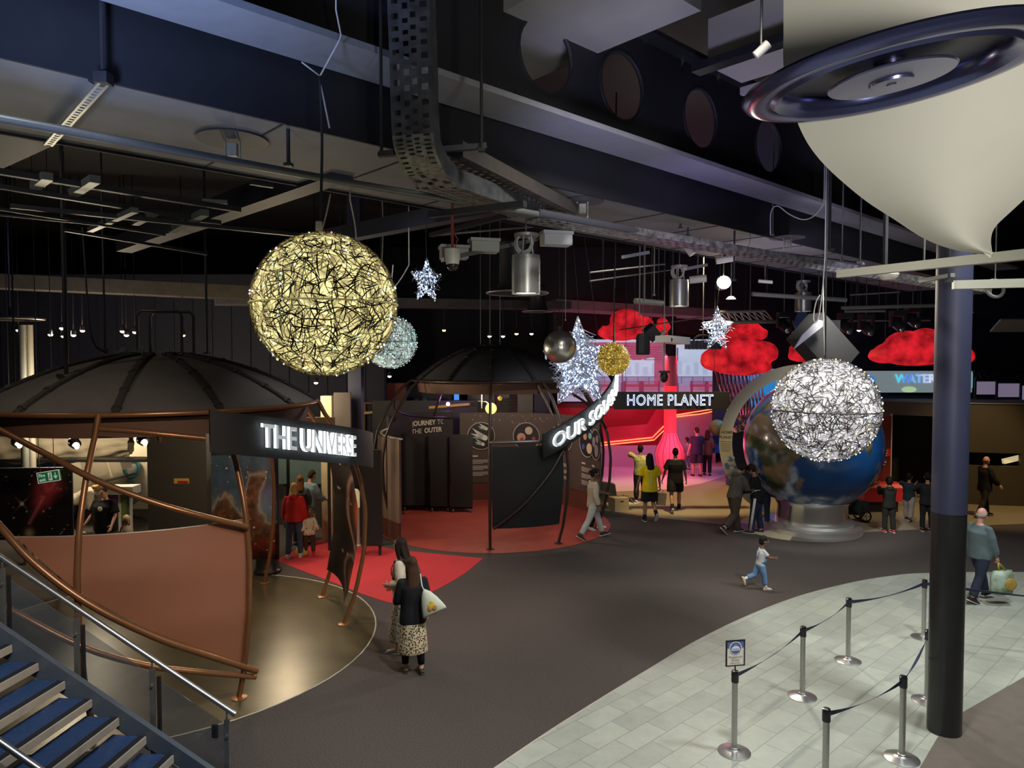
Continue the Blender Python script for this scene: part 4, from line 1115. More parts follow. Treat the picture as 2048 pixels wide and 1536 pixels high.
def downlight(px, py0, py1, wpx, d, label, coil=True, lit=60):
    a, b = at(px, py0, d), at(px, py1, d); r_ = wpx / 2 / F * d; h = a.z - b.z
    t = thing('pendant_downlight', b, label, 'lamp', 'cylindrical pendant lamps')
    m = mat('lamp_silver', (.36, .36, .34), .34, .7, noise=.04, nscale=6)
    g = G(); g.lathe([(r_ * .93, .02), (r_ * .98, 0), (r_, .02), (r_, h * .9), (r_ * .97, h * .905), (r_ * .97, h), (0, h)], 40, b, caps=False); obj('body', g, m, t, smooth=35)
    g = G(); g.lathe([(0, .022), (r_ * .92, .022)], 32, b, caps=False); obj('lens', g, mat('lamp_lens', (1, 1, .95), .4, emit=(1, .97, .88), es=5), t)
    g = G()
    for k in range(3): g.tube([b + UP * h + Vector((r_ * .5 * math.cos(k * 2.1), r_ * .5 * math.sin(k * 2.1), 0)), b + UP * (h + r_ * 1.3) + Vector((r_ * .35 * math.cos(k * 2.1), r_ * .35 * math.sin(k * 2.1), 0))], .012, 6)
    g.lathe([(r_ * .85, h + r_ * 1.3), (r_ * .85, h + r_ * 1.5)], 24, b); obj('hanger', g, galv, t)
    hang(t, 'hanging_rod', [b + UP * (h + r_ * 1.45), b + UP * (h + r_ * 1.6)], .012, grey_metal)
    if coil:
        g = G()
        for k in range(3):
            s_ = 1 - .1 * k; g.tube([b + UP * (h + r_ * .85) + Vector((r_ * (.62 * s_) * math.cos(x) - r_ * .15, r_ * .3 * math.sin(x * .5 + k), r_ * .75 * s_ * math.sin(x))) for x in np.linspace(0, 2 * PI, 20, endpoint=False)], .014, 6, closed=True)
        obj('cable_coil', g, cable_white, t, smooth=True)
    if lit: lamp('SPOT', tuple(b - UP * .04), lit, WHITE, tuple(b - UP * 3), r_ * .5, 95, .7)
    return t


downlight(1052, 511, 588, 57, 9.6, 'nearest silver cylinder lamp with a coil of cable above it')
downlight(1358, 560, 613, 38, 14.0, 'middle silver cylinder lamp left of the bright spotlight')
downlight(1606, 585, 623, 31, 17.5, 'small grey cylinder lamp above the blue diamond board')
downlight(1935, 590, 626, 22, 22, 'distant cylinder lamp peeping out right of the pillar', coil=False)
# black bell lamps
for (px, py, w, d, lab) in ((1035, 586, 122, 13.5, 'big black bell lamp behind the nearest cylinder lamp'), (1075, 623, 60, 20, 'smaller black bell lamp below the big one')):
    b = at(px, py, d); r_ = w / 2 / F * d
    t = thing('bell_lamp', b, lab, 'lamp', 'black bell lamps')
    g = G(); g.lathe([(r_ * .97, -.01), (r_, 0), (r_ * .98, .02), (r_ * .68, r_ * .1), (r_ * .58, r_ * .4), (r_ * .55, r_ * .95), (r_ * .62, r_ * 1.6), (r_ * .5, r_ * 1.75), (0, r_ * 1.75)], 40, b); obj('shade', g, mat('bell_black', (.018, .018, .022), .4), t, smooth=40)
    g = G(); g.tube([b + Vector((r_ * math.cos(a), r_ * math.sin(a), .0)) for a in np.linspace(0, 2 * PI, 48, endpoint=False)], .02, 6, closed=True); obj('rim', g, galv, t, smooth=True)
    hang(t, 'hanging_rod', [b + UP * r_ * 1.7, b + UP * (r_ * 1.7 + .2)], .02, dark_metal, 8)
# dome camera and junction boxes
b = at(905, 512, 9.4); t = thing('dome_camera', b - UP * .25, 'white dome security camera right of the small blue star', 'camera')
g = G(); g.lathe([(.085, -.11), (.10, -.02), (.105, .09), (.09, .1), (0, .1)], 28, b); obj('housing', g, mat('cam_white', (.55, .53, .48), .4), t, smooth=40)
g = G(); g.lathe([(0, -.2), (.04, -.19), (.07, -.155), (.078, -.105)], 24, b); obj('dome', g, mat('cam_dome', (.02, .02, .02), .08), t, smooth=True)
g = G(); g.tube([b + UP * .1, up_(b)], .02, 8); g.tube([b + Vector((.03, 0, .1)), b + Vector((.07, 0, .22)), b + Vector((.02, 0, .3))], .008, 6); obj('stem', g, mat('stem_red', (.25, .03, .03), .6), t)
trunk = at(1135, 508, 9.0)
for px, py, w, h, lab in ((908, 505, 58, 24, 'grey junction box behind the dome camera'), (968, 492, 60, 25, 'pale grey junction box, second on the strut by the dome camera'), (1112, 478, 62, 26, 'grey junction box at the bend of the cable tray')):
    d = 9.9; p = at(px, py, d); t = thing('junction_box', p - UP * h / 2 / F * d, lab, 'box', 'grey junction boxes')
    W_, H_ = w / F * d, h / F * d; gm = mat('box_grey', (.36, .37, .34), .5)
    g = G(); g.box(p - UP * .02, (W_ * .92, .24, H_ * .8), (Vector((.97, .24, 0)), Vector((-.24, .97, 0)), UP)); obj('body', g, gm, t)
    g = G(); g.box(p + UP * (H_ * .42), (W_, .26, H_ * .24), (Vector((.97, .24, 0)), Vector((-.24, .97, 0)), UP)); obj('lid', g, gm, t)
def strut(a, da, b, db, w, h, m, lab, nm='support_strut', cat='strut', grp='ceiling support struts'):
    g = G(); g.bar(at(*a, da), at(*b, db), w, h); return tag(obj(nm, g, m), lab, cat, grp)
strut((885, 520), 9.6, (1075, 478), 10.3, .12, .05, grey_metal, 'grey strut carrying the junction boxes by the dome camera')

# ================================================================ CABLE TRAYS, PIPES
def perforated(name):
    m = bpy.data.materials.new(name); m.use_nodes = True; N = m.node_tree.nodes; L = m.node_tree.links; b = N['Principled BSDF']
    return m


def tray(name, label, path, side, w, lip, m, m2=None, split=999):
    """path points, side vectors (across); a perforated tray with lips: a lattice of strips so that the slots are open"""
    t = thing(name, path[len(path) // 2], label, 'cable tray', 'perforated cable trays'); g = G(); k = len(path); lat = 7
    def nrm(i):
        d = (path[min(i + 1, k - 1)] - path[max(i - 1, 0)]).normalized(); return side[i].cross(d).normalized()
    cols = [-.5, -.42, -.26, -.16, -.03, .03, .16, .26, .42, .5]
    for a, b in ((0, 1), (2, 3), (4, 5), (6, 7), (8, 9)):
        vs = []
        for i in range(k): vs += [path[i] + side[i] * (cols[a] * w), path[i] + side[i] * (cols[b] * w)]
        g.add(vs, [[2 * i, 2 * i + 1, 2 * i + 3, 2 * i + 2] for i in range(k - 1)])
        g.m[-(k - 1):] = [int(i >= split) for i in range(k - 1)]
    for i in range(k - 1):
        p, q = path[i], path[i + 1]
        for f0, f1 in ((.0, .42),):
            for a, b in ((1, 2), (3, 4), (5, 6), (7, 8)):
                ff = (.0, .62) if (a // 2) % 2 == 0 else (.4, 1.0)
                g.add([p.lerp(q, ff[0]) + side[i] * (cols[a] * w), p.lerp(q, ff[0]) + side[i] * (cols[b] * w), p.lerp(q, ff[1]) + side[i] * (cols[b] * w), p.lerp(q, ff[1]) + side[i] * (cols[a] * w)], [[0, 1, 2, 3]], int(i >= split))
    obj('slotted_bed', g, [m, m2 or m], t)
    for s_ in (-.5, .5):
        g = G(); vs = []
        for i in range(k): vs += [path[i] + side[i] * (s_ * w), path[i] + side[i] * (s_ * w) + nrm(i) * lip]
        g.add(vs, [[2 * i, 2 * i + 1, 2 * i + 3, 2 * i + 2] for i in range(k - 1)]); obj('side_flange', g, m, t)
    return t


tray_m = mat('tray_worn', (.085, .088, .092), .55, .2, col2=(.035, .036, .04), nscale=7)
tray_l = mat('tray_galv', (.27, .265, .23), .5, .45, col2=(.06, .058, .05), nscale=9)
# vertical drop, bend, then away to the right
P0 = at(816, -40, 5.85); P1 = at(824, 252, 5.85); hd = Vector((math.sin(R(22)), math.cos(R(22)), 0)); sdv = Vector((math.cos(R(22)), -math.sin(R(22)), 0))
Wt = .36
ctrl = [P0 + UP * 1.5, P0, P0.lerp(P1, .5), P1, P1 - UP * .2 + hd * .06, P1 - UP * .34 + hd * .22, P1 - UP * .40 + hd * .48]
far_ = at(1062, 436, 8.9)
path = spline(ctrl[:-1], 5)[:-1] + [ctrl[-2].lerp(ctrl[-1], x) for x in (0, .5)] + [ctrl[-1].lerp(far_, x) for x in np.linspace(0, 1, 34)]
dd = (far_ - ctrl[-1]); dd.z = 0; dd.normalize(); sd2 = Vector((dd.y, -dd.x, 0)); nbend = 27
side = []
for i in range(len(path)):
    f = min(1, i / nbend); side.append((Vector((.985, -.17, 0)).lerp(sd2, f)).normalized())
nsp = 27
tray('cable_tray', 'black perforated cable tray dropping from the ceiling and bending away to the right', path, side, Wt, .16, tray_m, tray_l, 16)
# cross brackets and drop rods of the tray
for (a, b, d0, d1, m, lab) in (((757, 309), (972, 292), 6.0, 6.2, dark_metal, 'dark slotted bracket under the bend of the cable tray'), ((832, 376), (926, 367), 6.85, 7.0, galv, 'pale slotted bracket under the sloping part of the cable tray'),
                               ((1246, 514), (1296, 505), 9.9, 10.2, galv, 'pale bracket under the grey tray left of the middle lamp'), ((1370, 538), (1412, 530), 10.6, 10.9, galv, 'pale bracket under the grey tray near the bright spotlight')):
    strut(a, d0, b, d1, .06, .045, m, lab, 'tray_bracket', 'bracket', 'brackets under the cable trays')
a_, b_ = at(1062, 440, 8.9), at(1965, 588, 14.0)
pa = [a_.lerp(b_, x) for x in np.linspace(0, 1, 70)]; dd = (b_ - a_); dd.z = 0; dd.normalize(); s2 = Vector((dd.y, -dd.x, 0))
tray('cable_tray', 'long grey perforated cable tray crossing above the cylinder lamps', pa, [s2] * 70, .34, .09, tray_l)
a_, b_ = at(890, 318, 6.4), at(1130, 432, 9.4)
pa = [a_.lerp(b_, x) for x in np.linspace(0, 1, 24)]; dd = (b_ - a_); dd.z = 0; dd.normalize()
tray('cable_tray', 'dark cable tray branching off above the sloping black one', pa, [Vector((dd.y, -dd.x, 0))] * 24, .36, .14, mat('tray_rust', (.06, .05, .045), .6, .2, noise=.3, nscale=6))
pipe_m = mat('pipe_grey', (.12, .125, .12), .4, .4, noise=.1, nscale=6)


def pipe(name, pts, r, m, lab, cat='pipe', grp='ceiling pipes', n=10):
    g = G(); g.tube([at(*p) if not isinstance(p, Vector) else p for p in pts], r, n); return tag(obj(name, g, m, smooth=40), lab, cat, grp)


z6p = 6.02; pipe('pipe', [fl(-60, 226, z6p), fl(700, 366, z6p)], .034, pipe_m, 'long grey pipe running under the soffit on the left')
pipe('pipe', [fl(690, 364, z6p), fl(1075, 428, z6p)], .034, pipe_m, 'long grey pipe continuing under the soffit behind the tray')
pipe('pipe', [fl(1075, 425, 6.1), fl(1480, 500, 6.1), fl(1725, 530, 6.1)], .05, mat('pipe_dark', (.07, .07, .08), .4, .3), 'thick dark pipe under the soffit right of the tray')
for (x, y0, y1, d, r, lab, grp) in ((577, 110, 330, 6.6, .018, 0, 0), (963, -20, 300, 6.15, .014, 0, 0), (763, 168, 310, 6.0, .014, 0, 0), (1129, 265, 412, 9.6, .014, 0, 0), (193, 0, 162, 5.4, .02, 0, 0), (1376, 330, 470, 11.5, .014, 0, 0), (1361, 330, 455, 11.2, .014, 0, 0),
                                   (1468, 95, 560, 11.8, .016, 0, 0), (1545, 380, 470, 12.2, .012, 0, 0), (1658, 400, 500, 11, .03, 0, 0), (1684, 410, 520, 12, .012, 0, 0), (1770, 420, 540, 9.4, .035, 0, 0), (1720, 420, 525, 10, .014, 0, 0), (1848, 460, 530, 8.0, .012, 0, 0), (1898, 470, 562, 7.4, .014, 0, 0),
                                   (210, 380, 700, 10.6, .016, 0, 0), (133, 460, 765, 9.7, .03, 0, 0), (414, 506, 706, 12.2, .022, 0, 0), (1131, 470, 640, 14.5, .006, 0, 0), (1289, 485, 600, 13, .01, 0, 0), (1279, 500, 630, 13.2, .012, 0, 0), (1308, 540, 590, 13.2, .012, 0, 0), (980, 620, 694, 19.2, .012, 0, 0), (961, 640, 692, 19.4, .012, 0, 0), (1000, 640, 694, 19.0, .012, 0, 0), (683, 615, 720, 20.5, .015, 0, 0), (693, 608, 740, 20.8, .015, 0, 0)):
    a = at(x, y1, d); b_ = at(x, y0, d); zt = top_z(a)
    g = G(); g.tube([a, Vector((a.x, a.y, max(zt, a.z + .3)))], r, 6)
    g.box(a + UP * .0, (r * 4, r * 4, .03)); tag(obj('suspension_rod', g, dark_metal if r > .013 else grey_metal), 'thin dark rod dropping from the ceiling among the hung gear', 'rod', 'suspension rods')
# other black struts and rails in the dark ceiling at the left
for i, (a, b, z, w) in enumerate([((-20, 340), (480, 420), 5.9, .06), ((-20, 370), (440, 445), 5.85, .05), ((20, 412), (600, 470), 5.8, .05), ((-20, 415), (330, 470), 5.75, .03), ((130, 460), (414, 508), 6.0, .05), ((70, 372), (95, 352), 5.9, .08), ((145, 387), (190, 358), 5.9, .08), ((270, 446), (310, 425), 5.85, .07), ((345, 460), (410, 425), 5.85, .08), ((180, 460), (270, 420), 5.8, .06), ((500, 365), (546, 372), 6.1, .05), ((405, 402), (455, 405), 6.0, .05), ((0, 430), (200, 450), 5.7, .02), ((860, 430), (1050, 408), 5.75, .07), ((862, 470), (1010, 432), 6.2, .07)]):
    A_, B_ = fl(*a, z), fl(*b, z)
    g = G(); g.bar(A_, B_, w, w * .8); tag(obj('ceiling_rail', g, grey_metal if i in (5, 6, 7, 8, 9, 11) else dark_metal), 'bare metal ceiling rail in the dark above the first pavilion', 'rail', 'dark ceiling rails over the first pavilion')
g = G(); A_, B_ = fl(207, 166, 6.42), fl(96, 290, 6.42); dv = (B_ - A_); L_ = dv.length; dv.normalize(); sv = Vector((dv.y, -dv.x, 0))
for s_ in (-1, 1): g.box((A_ + B_) / 2 + sv * (.028 * s_), (L_, .02, .02), (dv, -sv if False else UP.cross(dv), UP))
for k in range(27): g.box(A_ + dv * (L_ * (k + .3) / 27), (L_ / 60, .056, .016), (dv, UP.cross(dv), UP))
tag(obj('slotted_channel', g, galv), 'pale slotted channel crossing the soffit at upper left', 'channel')
g = G(); A_ = fl(207, 166, 6.42); g.tube([A_, A_ + UP * 2.6], .02, 6); g.box(A_ + UP * .03, (.1, .1, .08)); tag(obj('suspension_rod', g, dark_metal), 'dark rod above the pale slotted channel at upper left', 'rod')
for i, (px, py, r_, lab) in enumerate(((465, 279, .33, 'dark round cover plate on the soffit with a pipe clamp below'), (1165, 402, .28, 'dark round cover plate on the soffit right of the tray'), (1575, 475, .3, 'dark round cover plate at the far end of the soffit'))):
    p = fl(px, py, 6.49); t = thing('cover_plate', p, lab, 'cover plate', 'round soffit cover plates')
    g = G(); g.lathe([(r_, 0), (r_, -.012), (0, -.012)], 36, p, caps=False); obj('plate', g, mat('plate_dark', (.045, .045, .05), .6), t)
    g = G(); g.box(p - UP * .1, (.09, .05, .12)); g.tube([p + Vector((-.07, 0, -.01)), p + Vector((-.07, 0, -.22)), p + Vector((.07, 0, -.22)), p + Vector((.07, 0, -.01))], .01, 6); obj('clamp', g, galv, t)
# beige strut channels at right
strut((1680, 548), 8.6, (2060, 508), 6.2, .1, .09, mat('channel_beige', (.40, .40, .33), .5, .2), 'long beige strut crossing in front of the pillar top')
strut((1906, 570), 7.6, (2060, 566), 7.4, .08, .09, mat('channel_beige', (.4, .4, .33)), 'short beige strut right of the pillar top')
strut((1842, 562), 8.0, (1905, 550), 7.4, .05, .04, galv, 'small pale bracket at the pillar top')
p = at(1778, 549, 8.6); g = G(); g.lathe([(0, -.07), (.07, -.065), (.1, -.03), (.11, 0), (.1, .02), (0, .02)], 24, p); tag(obj('smoke_detector', g, mat('detector', (.5, .47, .42), .5), smooth=40), 'round pale smoke detector under the long beige strut', 'detector')
g = G(); g.tube([at(1990, 577, 7.5) + Vector((.09 * math.cos(a), .02 * math.sin(a), .09 * math.sin(a))) for a in np.linspace(0, 2 * PI, 24, endpoint=False)], .018, 8, closed=True); q_ = at(1990, 577, 7.5); g.tube([q_ + UP * .085, up_(q_)], .006, 6); tag(obj('cable_coil', g, mat('coil_grey', (.16, .17, .15), .6), smooth=True, origin=tuple(at(1990, 566, 7.5))), 'grey ring of coiled cable hanging right of the pillar', 'cable')
for pts, lab in (([(1541, 470, 11), (1542, 425, 11), (1555, 412, 11), (1578, 428, 11), (1605, 439, 11), (1628, 432, 11), (1648, 408, 11)], 'white cable looping up beside the white sail'), ([(1650, 512, 10), (1645, 580, 10), (1638, 630, 10), (1632, 645, 10), (1627, 635, 10), (1632, 605, 10), (1640, 590, 10)], 'pale loop of cable hanging above the white ball'),
                 ([(700, 400, 9), (712, 470, 9.2), (709, 560, 9.4)], 'thin pale cable hanging right of the yellow ball'), ([(1395, 492, 12), (1430, 500, 12), (1480, 502, 12), (1500, 488, 12)], 'pale cable drooping below the soffit right of centre'), ([(786, 530, 11), (784, 575, 11), (800, 560, 11), (818, 530, 11)], 'thin cable looping left of the small blue star'),
                 ([(1231, 500, 13), (1229, 580, 13), (1228, 640, 13), (1230, 684, 13)], 'pale wavy cable hanging over the gold ball'), ([(764, 385, 14.2), (766, 470, 14.4), (762, 560, 14.6)], 'pale cable hanging behind the yellow ball')):
    P_ = spline([at(*p) for p in pts], 5); P_ = [up_(P_[0])] + P_ if P_[0].z > P_[-1].z else P_ + [up_(P_[-1])]
    g = G(); g.tube(P_, .009, 6); tag(obj('loose_cable', g, cable_white, smooth=True), lab, 'cable', 'loose cables in the ceiling')

# ================================================================ WHITE SAIL WITH ITS DISH
sail_w = mat('sail_white', (.62, .60, .51), .7, noise=.02, nscale=2)
t = thing('ceiling_sail', at(1790, 300, 4.5), 'big white stretched fabric sail at the upper right with a dark blue dish', 'sail')
def sail_d(px, py): return 4.9 - .0009 * (px - 1567) + .0006 * (py)
Ls = spline([(1567, -60, 0), (1567, 60, 0), (1569, 150, 0), (1597, 250, 0), (1640, 320, 0), (1720, 393, 0), (1790, 440, 0), (1850, 478, 0), (1910, 500, 0), (1985, 511, 0)], 6)
Rs = spline([(2330, -60, 0), (2320, 60, 0), (2290, 150, 0), (2230, 250, 0), (2150, 320, 0), (2080, 372, 0), (2020, 425, 0), (1990, 455, 0), (1982, 480, 0), (1986, 511, 0)], 6)
nS = len(Ls) - 1
def sail_pt(u, v):
    i = u * nS; a = int(min(i, nS - 1)); f = i - a; l = Ls[a].lerp(Ls[a + 1], f); r_ = Rs[a].lerp(Rs[a + 1], f)
    px = lerp(l.x, r_.x, v); py = lerp(l.y, r_.y, v); d = sail_d(px, py) - .35 * math.sin(PI * v) * (1 - .7 * u)
    return at(px, py, d)
g = G(); g.sheet(sail_pt, 54, 20, .02); obj('fabric', g, sail_w, t, smooth=50)
dcx = at(1782, 160, 3.9); dr = 281 / F * 3.9
ax_n = (Vector((.07, -.03, 1))).normalized(); ux = Vector((1, .1, -.19 * 0 + .02)); 
tilt = Matrix.Rotation(R(-7.5), 3, Vector((0, 1, 0))) @ Matrix.Rotation(R(2.5), 3, Vector((1, 0, 0)))
axs = (tilt @ Vector((1, 0, 0)), tilt @ Vector((0, 1, 0)), tilt @ UP)
blue_ch = mat('dish_blue', (.085, .095, .22), .2, .85)
g = G(); g.lathe([(0, -.030), (dr * .03, -.030), (dr * .035, -.024), (dr * .14, -.022), (dr * .145, -.008), (dr * .40, -.002), (dr * .41, .006), (dr * .40, .014), (dr * .1, .02), (dr * .1, .09)], 64, dcx, ax=axs, caps=False); obj('hub_disc', g, mat('dish_hub', (.16, .17, .32), .28, .85), t, smooth=35)
g = G(); g.lathe([(dr * .70, .10), (dr * .705, .03), (dr * .73, .012), (dr * .77, -.012), (dr * .80, .004), (dr * .86, -.01), (dr * .93, -.006), (dr * .98, .012), (dr, .035), (dr * .985, .05), (dr * .72, .105), (dr * .70, .10)], 96, dcx, ax=axs, caps=False); obj('rim', g, blue_ch, t, smooth=45)
g = G(); g.lathe([(dr * .02, .09), (dr * .71, .09)], 64, dcx, ax=axs, caps=False); obj('well', g, mat('dish_well', (.008, .010, .028), .45), t)
# ================================================================ FAR SIDE: HOME PLANET, CLOUDS, WATER, DRUM
def slab(name, x0, y0, x1, y1, d, t, m, label=None, cat=None, group=None, parent=None, kind=None, dy=0.0, foot=False):
    a, b = at(x0, y1, d), at(x1, y0, d); g = G(); g.box(((a.x + b.x) / 2, d + t / 2 + dy, (a.z + b.z) / 2), (b.x - a.x, t, b.z - a.z))
    o = obj(name, g, m, parent, label=label, cat=cat, group=group, kind=kind)
    if foot:
        for f in (.12, .88): g = G(); x = lerp(a.x, b.x, f); g.box((x, d + t / 2 + .04, (a.z + .1) / 2), (.06, .05, a.z + .1)); obj('leg', g, dark_metal, o)
    return o


nx, ny = 220, 80; a = at(1090, 803, 30.2); b = at(1440, 679, 30.2)
PX, PY = np.meshgrid(np.linspace(1090, 1440, nx + 1), np.linspace(803, 679, ny + 1))
def sL(*c): return np.array(s2l(c))
nz_ = vnoise(PX.shape, (20, 8), 61)[..., None]
col = sL(196, 212, 240) * np.ones(PX.shape + (1,)); col = col * (.86 + .25 * nz_)
col = np.where((PY > 752)[..., None], sL(150, 140, 185) * (.8 + .4 * nz_), col); col = np.where((PY > 770)[..., None], sL(178, 130, 170) * (.75 + .5 * nz_), col); col = np.where((PY > 786)[..., None], sL(182, 168, 200), col)
pink = sL(165, 78, 112)
roof = (PY < 722 - 26 * np.clip(np.abs(PX - 1250) / 90 - .2, -1, 1) * 0) & (PX > 1170) & (PX < 1332) & (PY > 684) & (PY < 716 - (PX - 1250) * .03)
arch = (((PX - 1272) / 40) ** 2 + ((PY - 742) / 44) ** 2 < 1) | ((PX > 1236) & (PX < 1309) & (PY > 728) & (PY < 770))
roof2 = (PX > 1190) & (PX < 1334) & (PY > 686) & (PY < 775) & ~((PX < 1308) & (PY > 712 + 8 * np.sin((PX - 1236) / 24)))
col = np.where((roof | roof2)[..., None], pink * (.9 + .5 * nz_), col)
for k in range(6): col = np.where(((np.abs(PY - (692 + 5 * k) - (PX - 1250) * .04) < .8) & (PX > 1200) & (PX < 1330))[..., None], pink * .62, col)
for bx in (1118, 1210, 1265, 1302, 1400, 1428):
    bench = (np.abs(PX - bx) < 20) & (PY > 762) & (PY < 782) & ((PY % 3.4) < 2.1); col = np.where(bench[..., None], sL(168, 60, 92), col)
    leg = (np.abs(np.abs(PX - bx) - 16) < 2) & (PY > 762) & (PY < 790); col = np.where(leg[..., None], sL(140, 50, 84), col)
for lx in (1355, 1245): col = np.where(((np.abs(PX - lx) < 1.6 + 1.5 * (PY > 765)) & (PY > 696) & (PY < 784))[..., None], sL(120, 66, 98), col)
col = np.where((np.abs(PY - 753) < .7)[..., None], sL(120, 90, 120), col)
for rx in range(1100, 1440, 22): col = np.where(((np.abs(PX - rx) < .8) & (PY > 753) & (PY < 768))[..., None], sL(120, 80, 112), col)
for kx in range(1100, 1440, 17): col = np.where(((PX > kx) & (PX < kx + 9) & (PY > 735 - (kx * 7 % 16)) & (PY < 750) & ~roof2)[..., None], sL(178, 190, 225), col)
scr = thing('video_screen', Vector(((a.x + b.x) / 2, 30.2, a.z)), 'wide lit screen showing a pink seaside promenade above the red wall', 'screen')
g = G(); g.sheet(lambda u, v: (lerp(a.x, b.x, u), 30.2, lerp(a.z, b.z, v)), nx, ny)
obj('picture', g, mat('screen_picture', (0, 0, 0), .5, attr=True, es=.78), scr, cols=np.concatenate([np.clip(col, 0, 1), np.ones((ny + 1, nx + 1, 1))], 2).transpose(1, 0, 2).reshape(-1, 4))
m_ = MATS['screen_picture']; bb = m_.node_tree.nodes['Principled BSDF']
for l in list(m_.node_tree.links):
    if l.to_socket == bb.inputs['Base Color']: m_.node_tree.links.remove(l)
g = G(); g.box(((a.x + b.x) / 2, 30.6, (a.z + b.z) / 2), (b.x - a.x + .1, .78, b.z - a.z + .1)); obj('housing', g, black, scr)
red_wall = mat('red_lacquer', (.42, .03, .07), .3); pinkw = mat('pale_wall', (.45, .40, .46), .45)
slab('wall_red', 1100, 806, 1440, 900, 30.6, .2, red_wall, kind='structure')
slab('wall_pale', 1352, 828, 1432, 926, 29.6, .2, pinkw, kind='structure')
slab('wall_low', 1195, 892, 1325, 936, 28.6, .25, pinkw, kind='structure')
neon = mat('neon_orange', (1, .2, .1), .4, emit=(1, .16, .06), es=3.0)
for pts, lab in (([(1200, 886), (1305, 875), (1328, 852)], 'upper orange neon line on the far red ramp'), ([(1200, 891), (1308, 880), (1332, 857)], 'lower orange neon line on the far red ramp'), ([(1352, 830), (1426, 818)], 'upper orange neon line right of the red column'), ([(1352, 834), (1400, 828), (1426, 823)], 'lower orange neon line right of the red column')):
    g = G(); g.tube([at(x, y, 28.67 if x < 1340 else 29.58) for x, y in pts], .022, 6); tag(obj('neon_line', g, neon), lab, 'neon light', 'orange neon lines')
g = G(); g.prism([(0, 0), (2.05, .2), (2.55, .68), (2.55, 1.9), (1.9, .9), (0, .75)], (at(1200, 893, 28.7), Vector((1, 0, 0)), UP), -.06) ; tag(obj('ramp_panel', g, red_wall), 'sloping red panel behind the neon lines of the far ramp', 'panel')
# red column, bulb foot; red light from below put in as shaft glow
cb = at(1340, 860, 27.0); t = thing('red_column', (cb.x, 27.0, 0), 'red column with its red light painted in and a round lantern foot in front of the far wall', 'column')
rl = mat('shaft_red_glow', (.8, .06, .08), .5, emit=(1, .03, .05), es=.75); rl2 = mat('lantern_rose', (.7, .15, .2), .5, emit=(1, .06, .12), es=.42)
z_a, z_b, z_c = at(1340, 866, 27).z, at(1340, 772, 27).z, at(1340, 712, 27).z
g = G(); g.lathe([(.235, z_a), (.235, z_b)], 28, (cb.x, 27, 0)); obj('shaft_painted_light', g, rl, t, smooth=40)
g = G(); g.lathe([(.235, z_b), (.235, z_c)], 28, (cb.x, 27, 0)); obj('shaft', g, mat('shaft_mauve', (.45, .2, .25), .5), t, smooth=40)
g = G(); g.lathe([(.2, z_c), (.2, 9.1)], 24, (cb.x, 27, 0)); obj('upper_post', g, navy_wall, t, smooth=40)
g = G(); g.lathe([(.28, .0), (.36, .08), (.5, .35), (.57, .7), (.5, 1.0), (.36, 1.25), (.24, z_a + .02)], 28, (cb.x, 27, 0)); obj('lantern', g, rl2, t, smooth=True)
for k in range(14):
    a_ = 2 * PI * k / 14; g = G(); g.tube([Vector((cb.x + r_ * math.cos(a_), 27 + r_ * math.sin(a_), z)) for r_, z in ((.29, .0), (.37, .08), (.51, .35), (.58, .7), (.51, 1.0), (.37, 1.25), (.25, z_a))], .009, 5); obj('lantern_rib', g, mat('rib_red', (.4, .03, .05), .5), t)
# HOME PLANET neon name board
ctr = at(1343, 801, 20); hw, hh = 115 / F * 20, 17.5 / F * 20
t = thing('neon_sign', ctr - UP * hh, 'black hanging board with neon letters reading HOME PLANET', 'sign')
g = G(); g.box(ctr, (hw * 2, .12, hh * 2)); obj('board', g, sign_black, t)
def neon_text(s, size, depth):
    c = bpy.data.curves.new('t', 'FONT'); c.body = s; c.size = size; c.align_x = 'CENTER'; c.align_y = 'CENTER'; c.fill_mode = 'NONE'; c.bevel_depth = depth; c.bevel_resolution = 1; c.resolution_u = 3; c.space_character = 1.08
    o = bpy.data.objects.new('t', c); C.objects.link(o); me = bpy.data.meshes.new_from_object(o.evaluated_get(bpy.context.evaluated_depsgraph_get())); bpy.data.objects.remove(o); return me
me = neon_text('HOME PLANET', .40, .0055); g = G(); g.mesh(me, frame_mat((ctr + Vector((-.02, -.065, 0)), Vector((1, 0, 0)), UP), .01)); xs = [v.x for v in g.v]; w0 = max(xs) - min(xs); k_ = 2.42 / w0; cx_ = (max(xs) + min(xs)) / 2
g.v = [Vector((ctr.x - .05 + (v.x - cx_) * k_, v.y, ctr.z + (v.z - ctr.z) * 1.08)) for v in g.v]
obj('neon_letters', g, mat('neon_blue', (.6, .7, 1), .4, emit=(.50, .62, 1), es=3.2), t)
for x in (-1.3, 1.2): hang(t, 'hanging_wire', [ctr + Vector((x, 0, hh)), ctr + Vector((x, 0, hh + 1.5))], .006)
# silver ribs and blue screen
slab('blue_screen', 1500, 738, 1558, 905, 26.2, .1, mat('blue_screen', (.02, .12, .3), .4, emit=(.03, .30, .75), es=.6), 'tall blue lit screen behind the silver ribs', 'screen', foot=True)
t = thing('rib_sculpture', at(1475, 850, 24.5), 'row of curved shiny silver ribs hanging left of the blue screen', 'sculpture')
rib_m = mat('rib_silver', (.6, .6, .62), .2, .95, noise=.4, nscale=9)
for k in range(12):
    x0 = 1432 + k * 7.6; g = G(); pts = spline([at(x0, 738 - k * .6, 24.6 + k * .06), at(x0 + 8, 775, 24.3 + k * .06), at(x0 + 22 - k, 812, 24.2 + k * .06), at(1470 + k * 3.4, 848 - k * 1.5, 24.4 + k * .06)], 5); n_ = len(pts)
    g.tube(pts, [.045 + .012 * math.sin(i * 1.9) for i in range(n_)], 8); obj('rib', g, rib_m, t, smooth=True)
rng = random.Random(8)
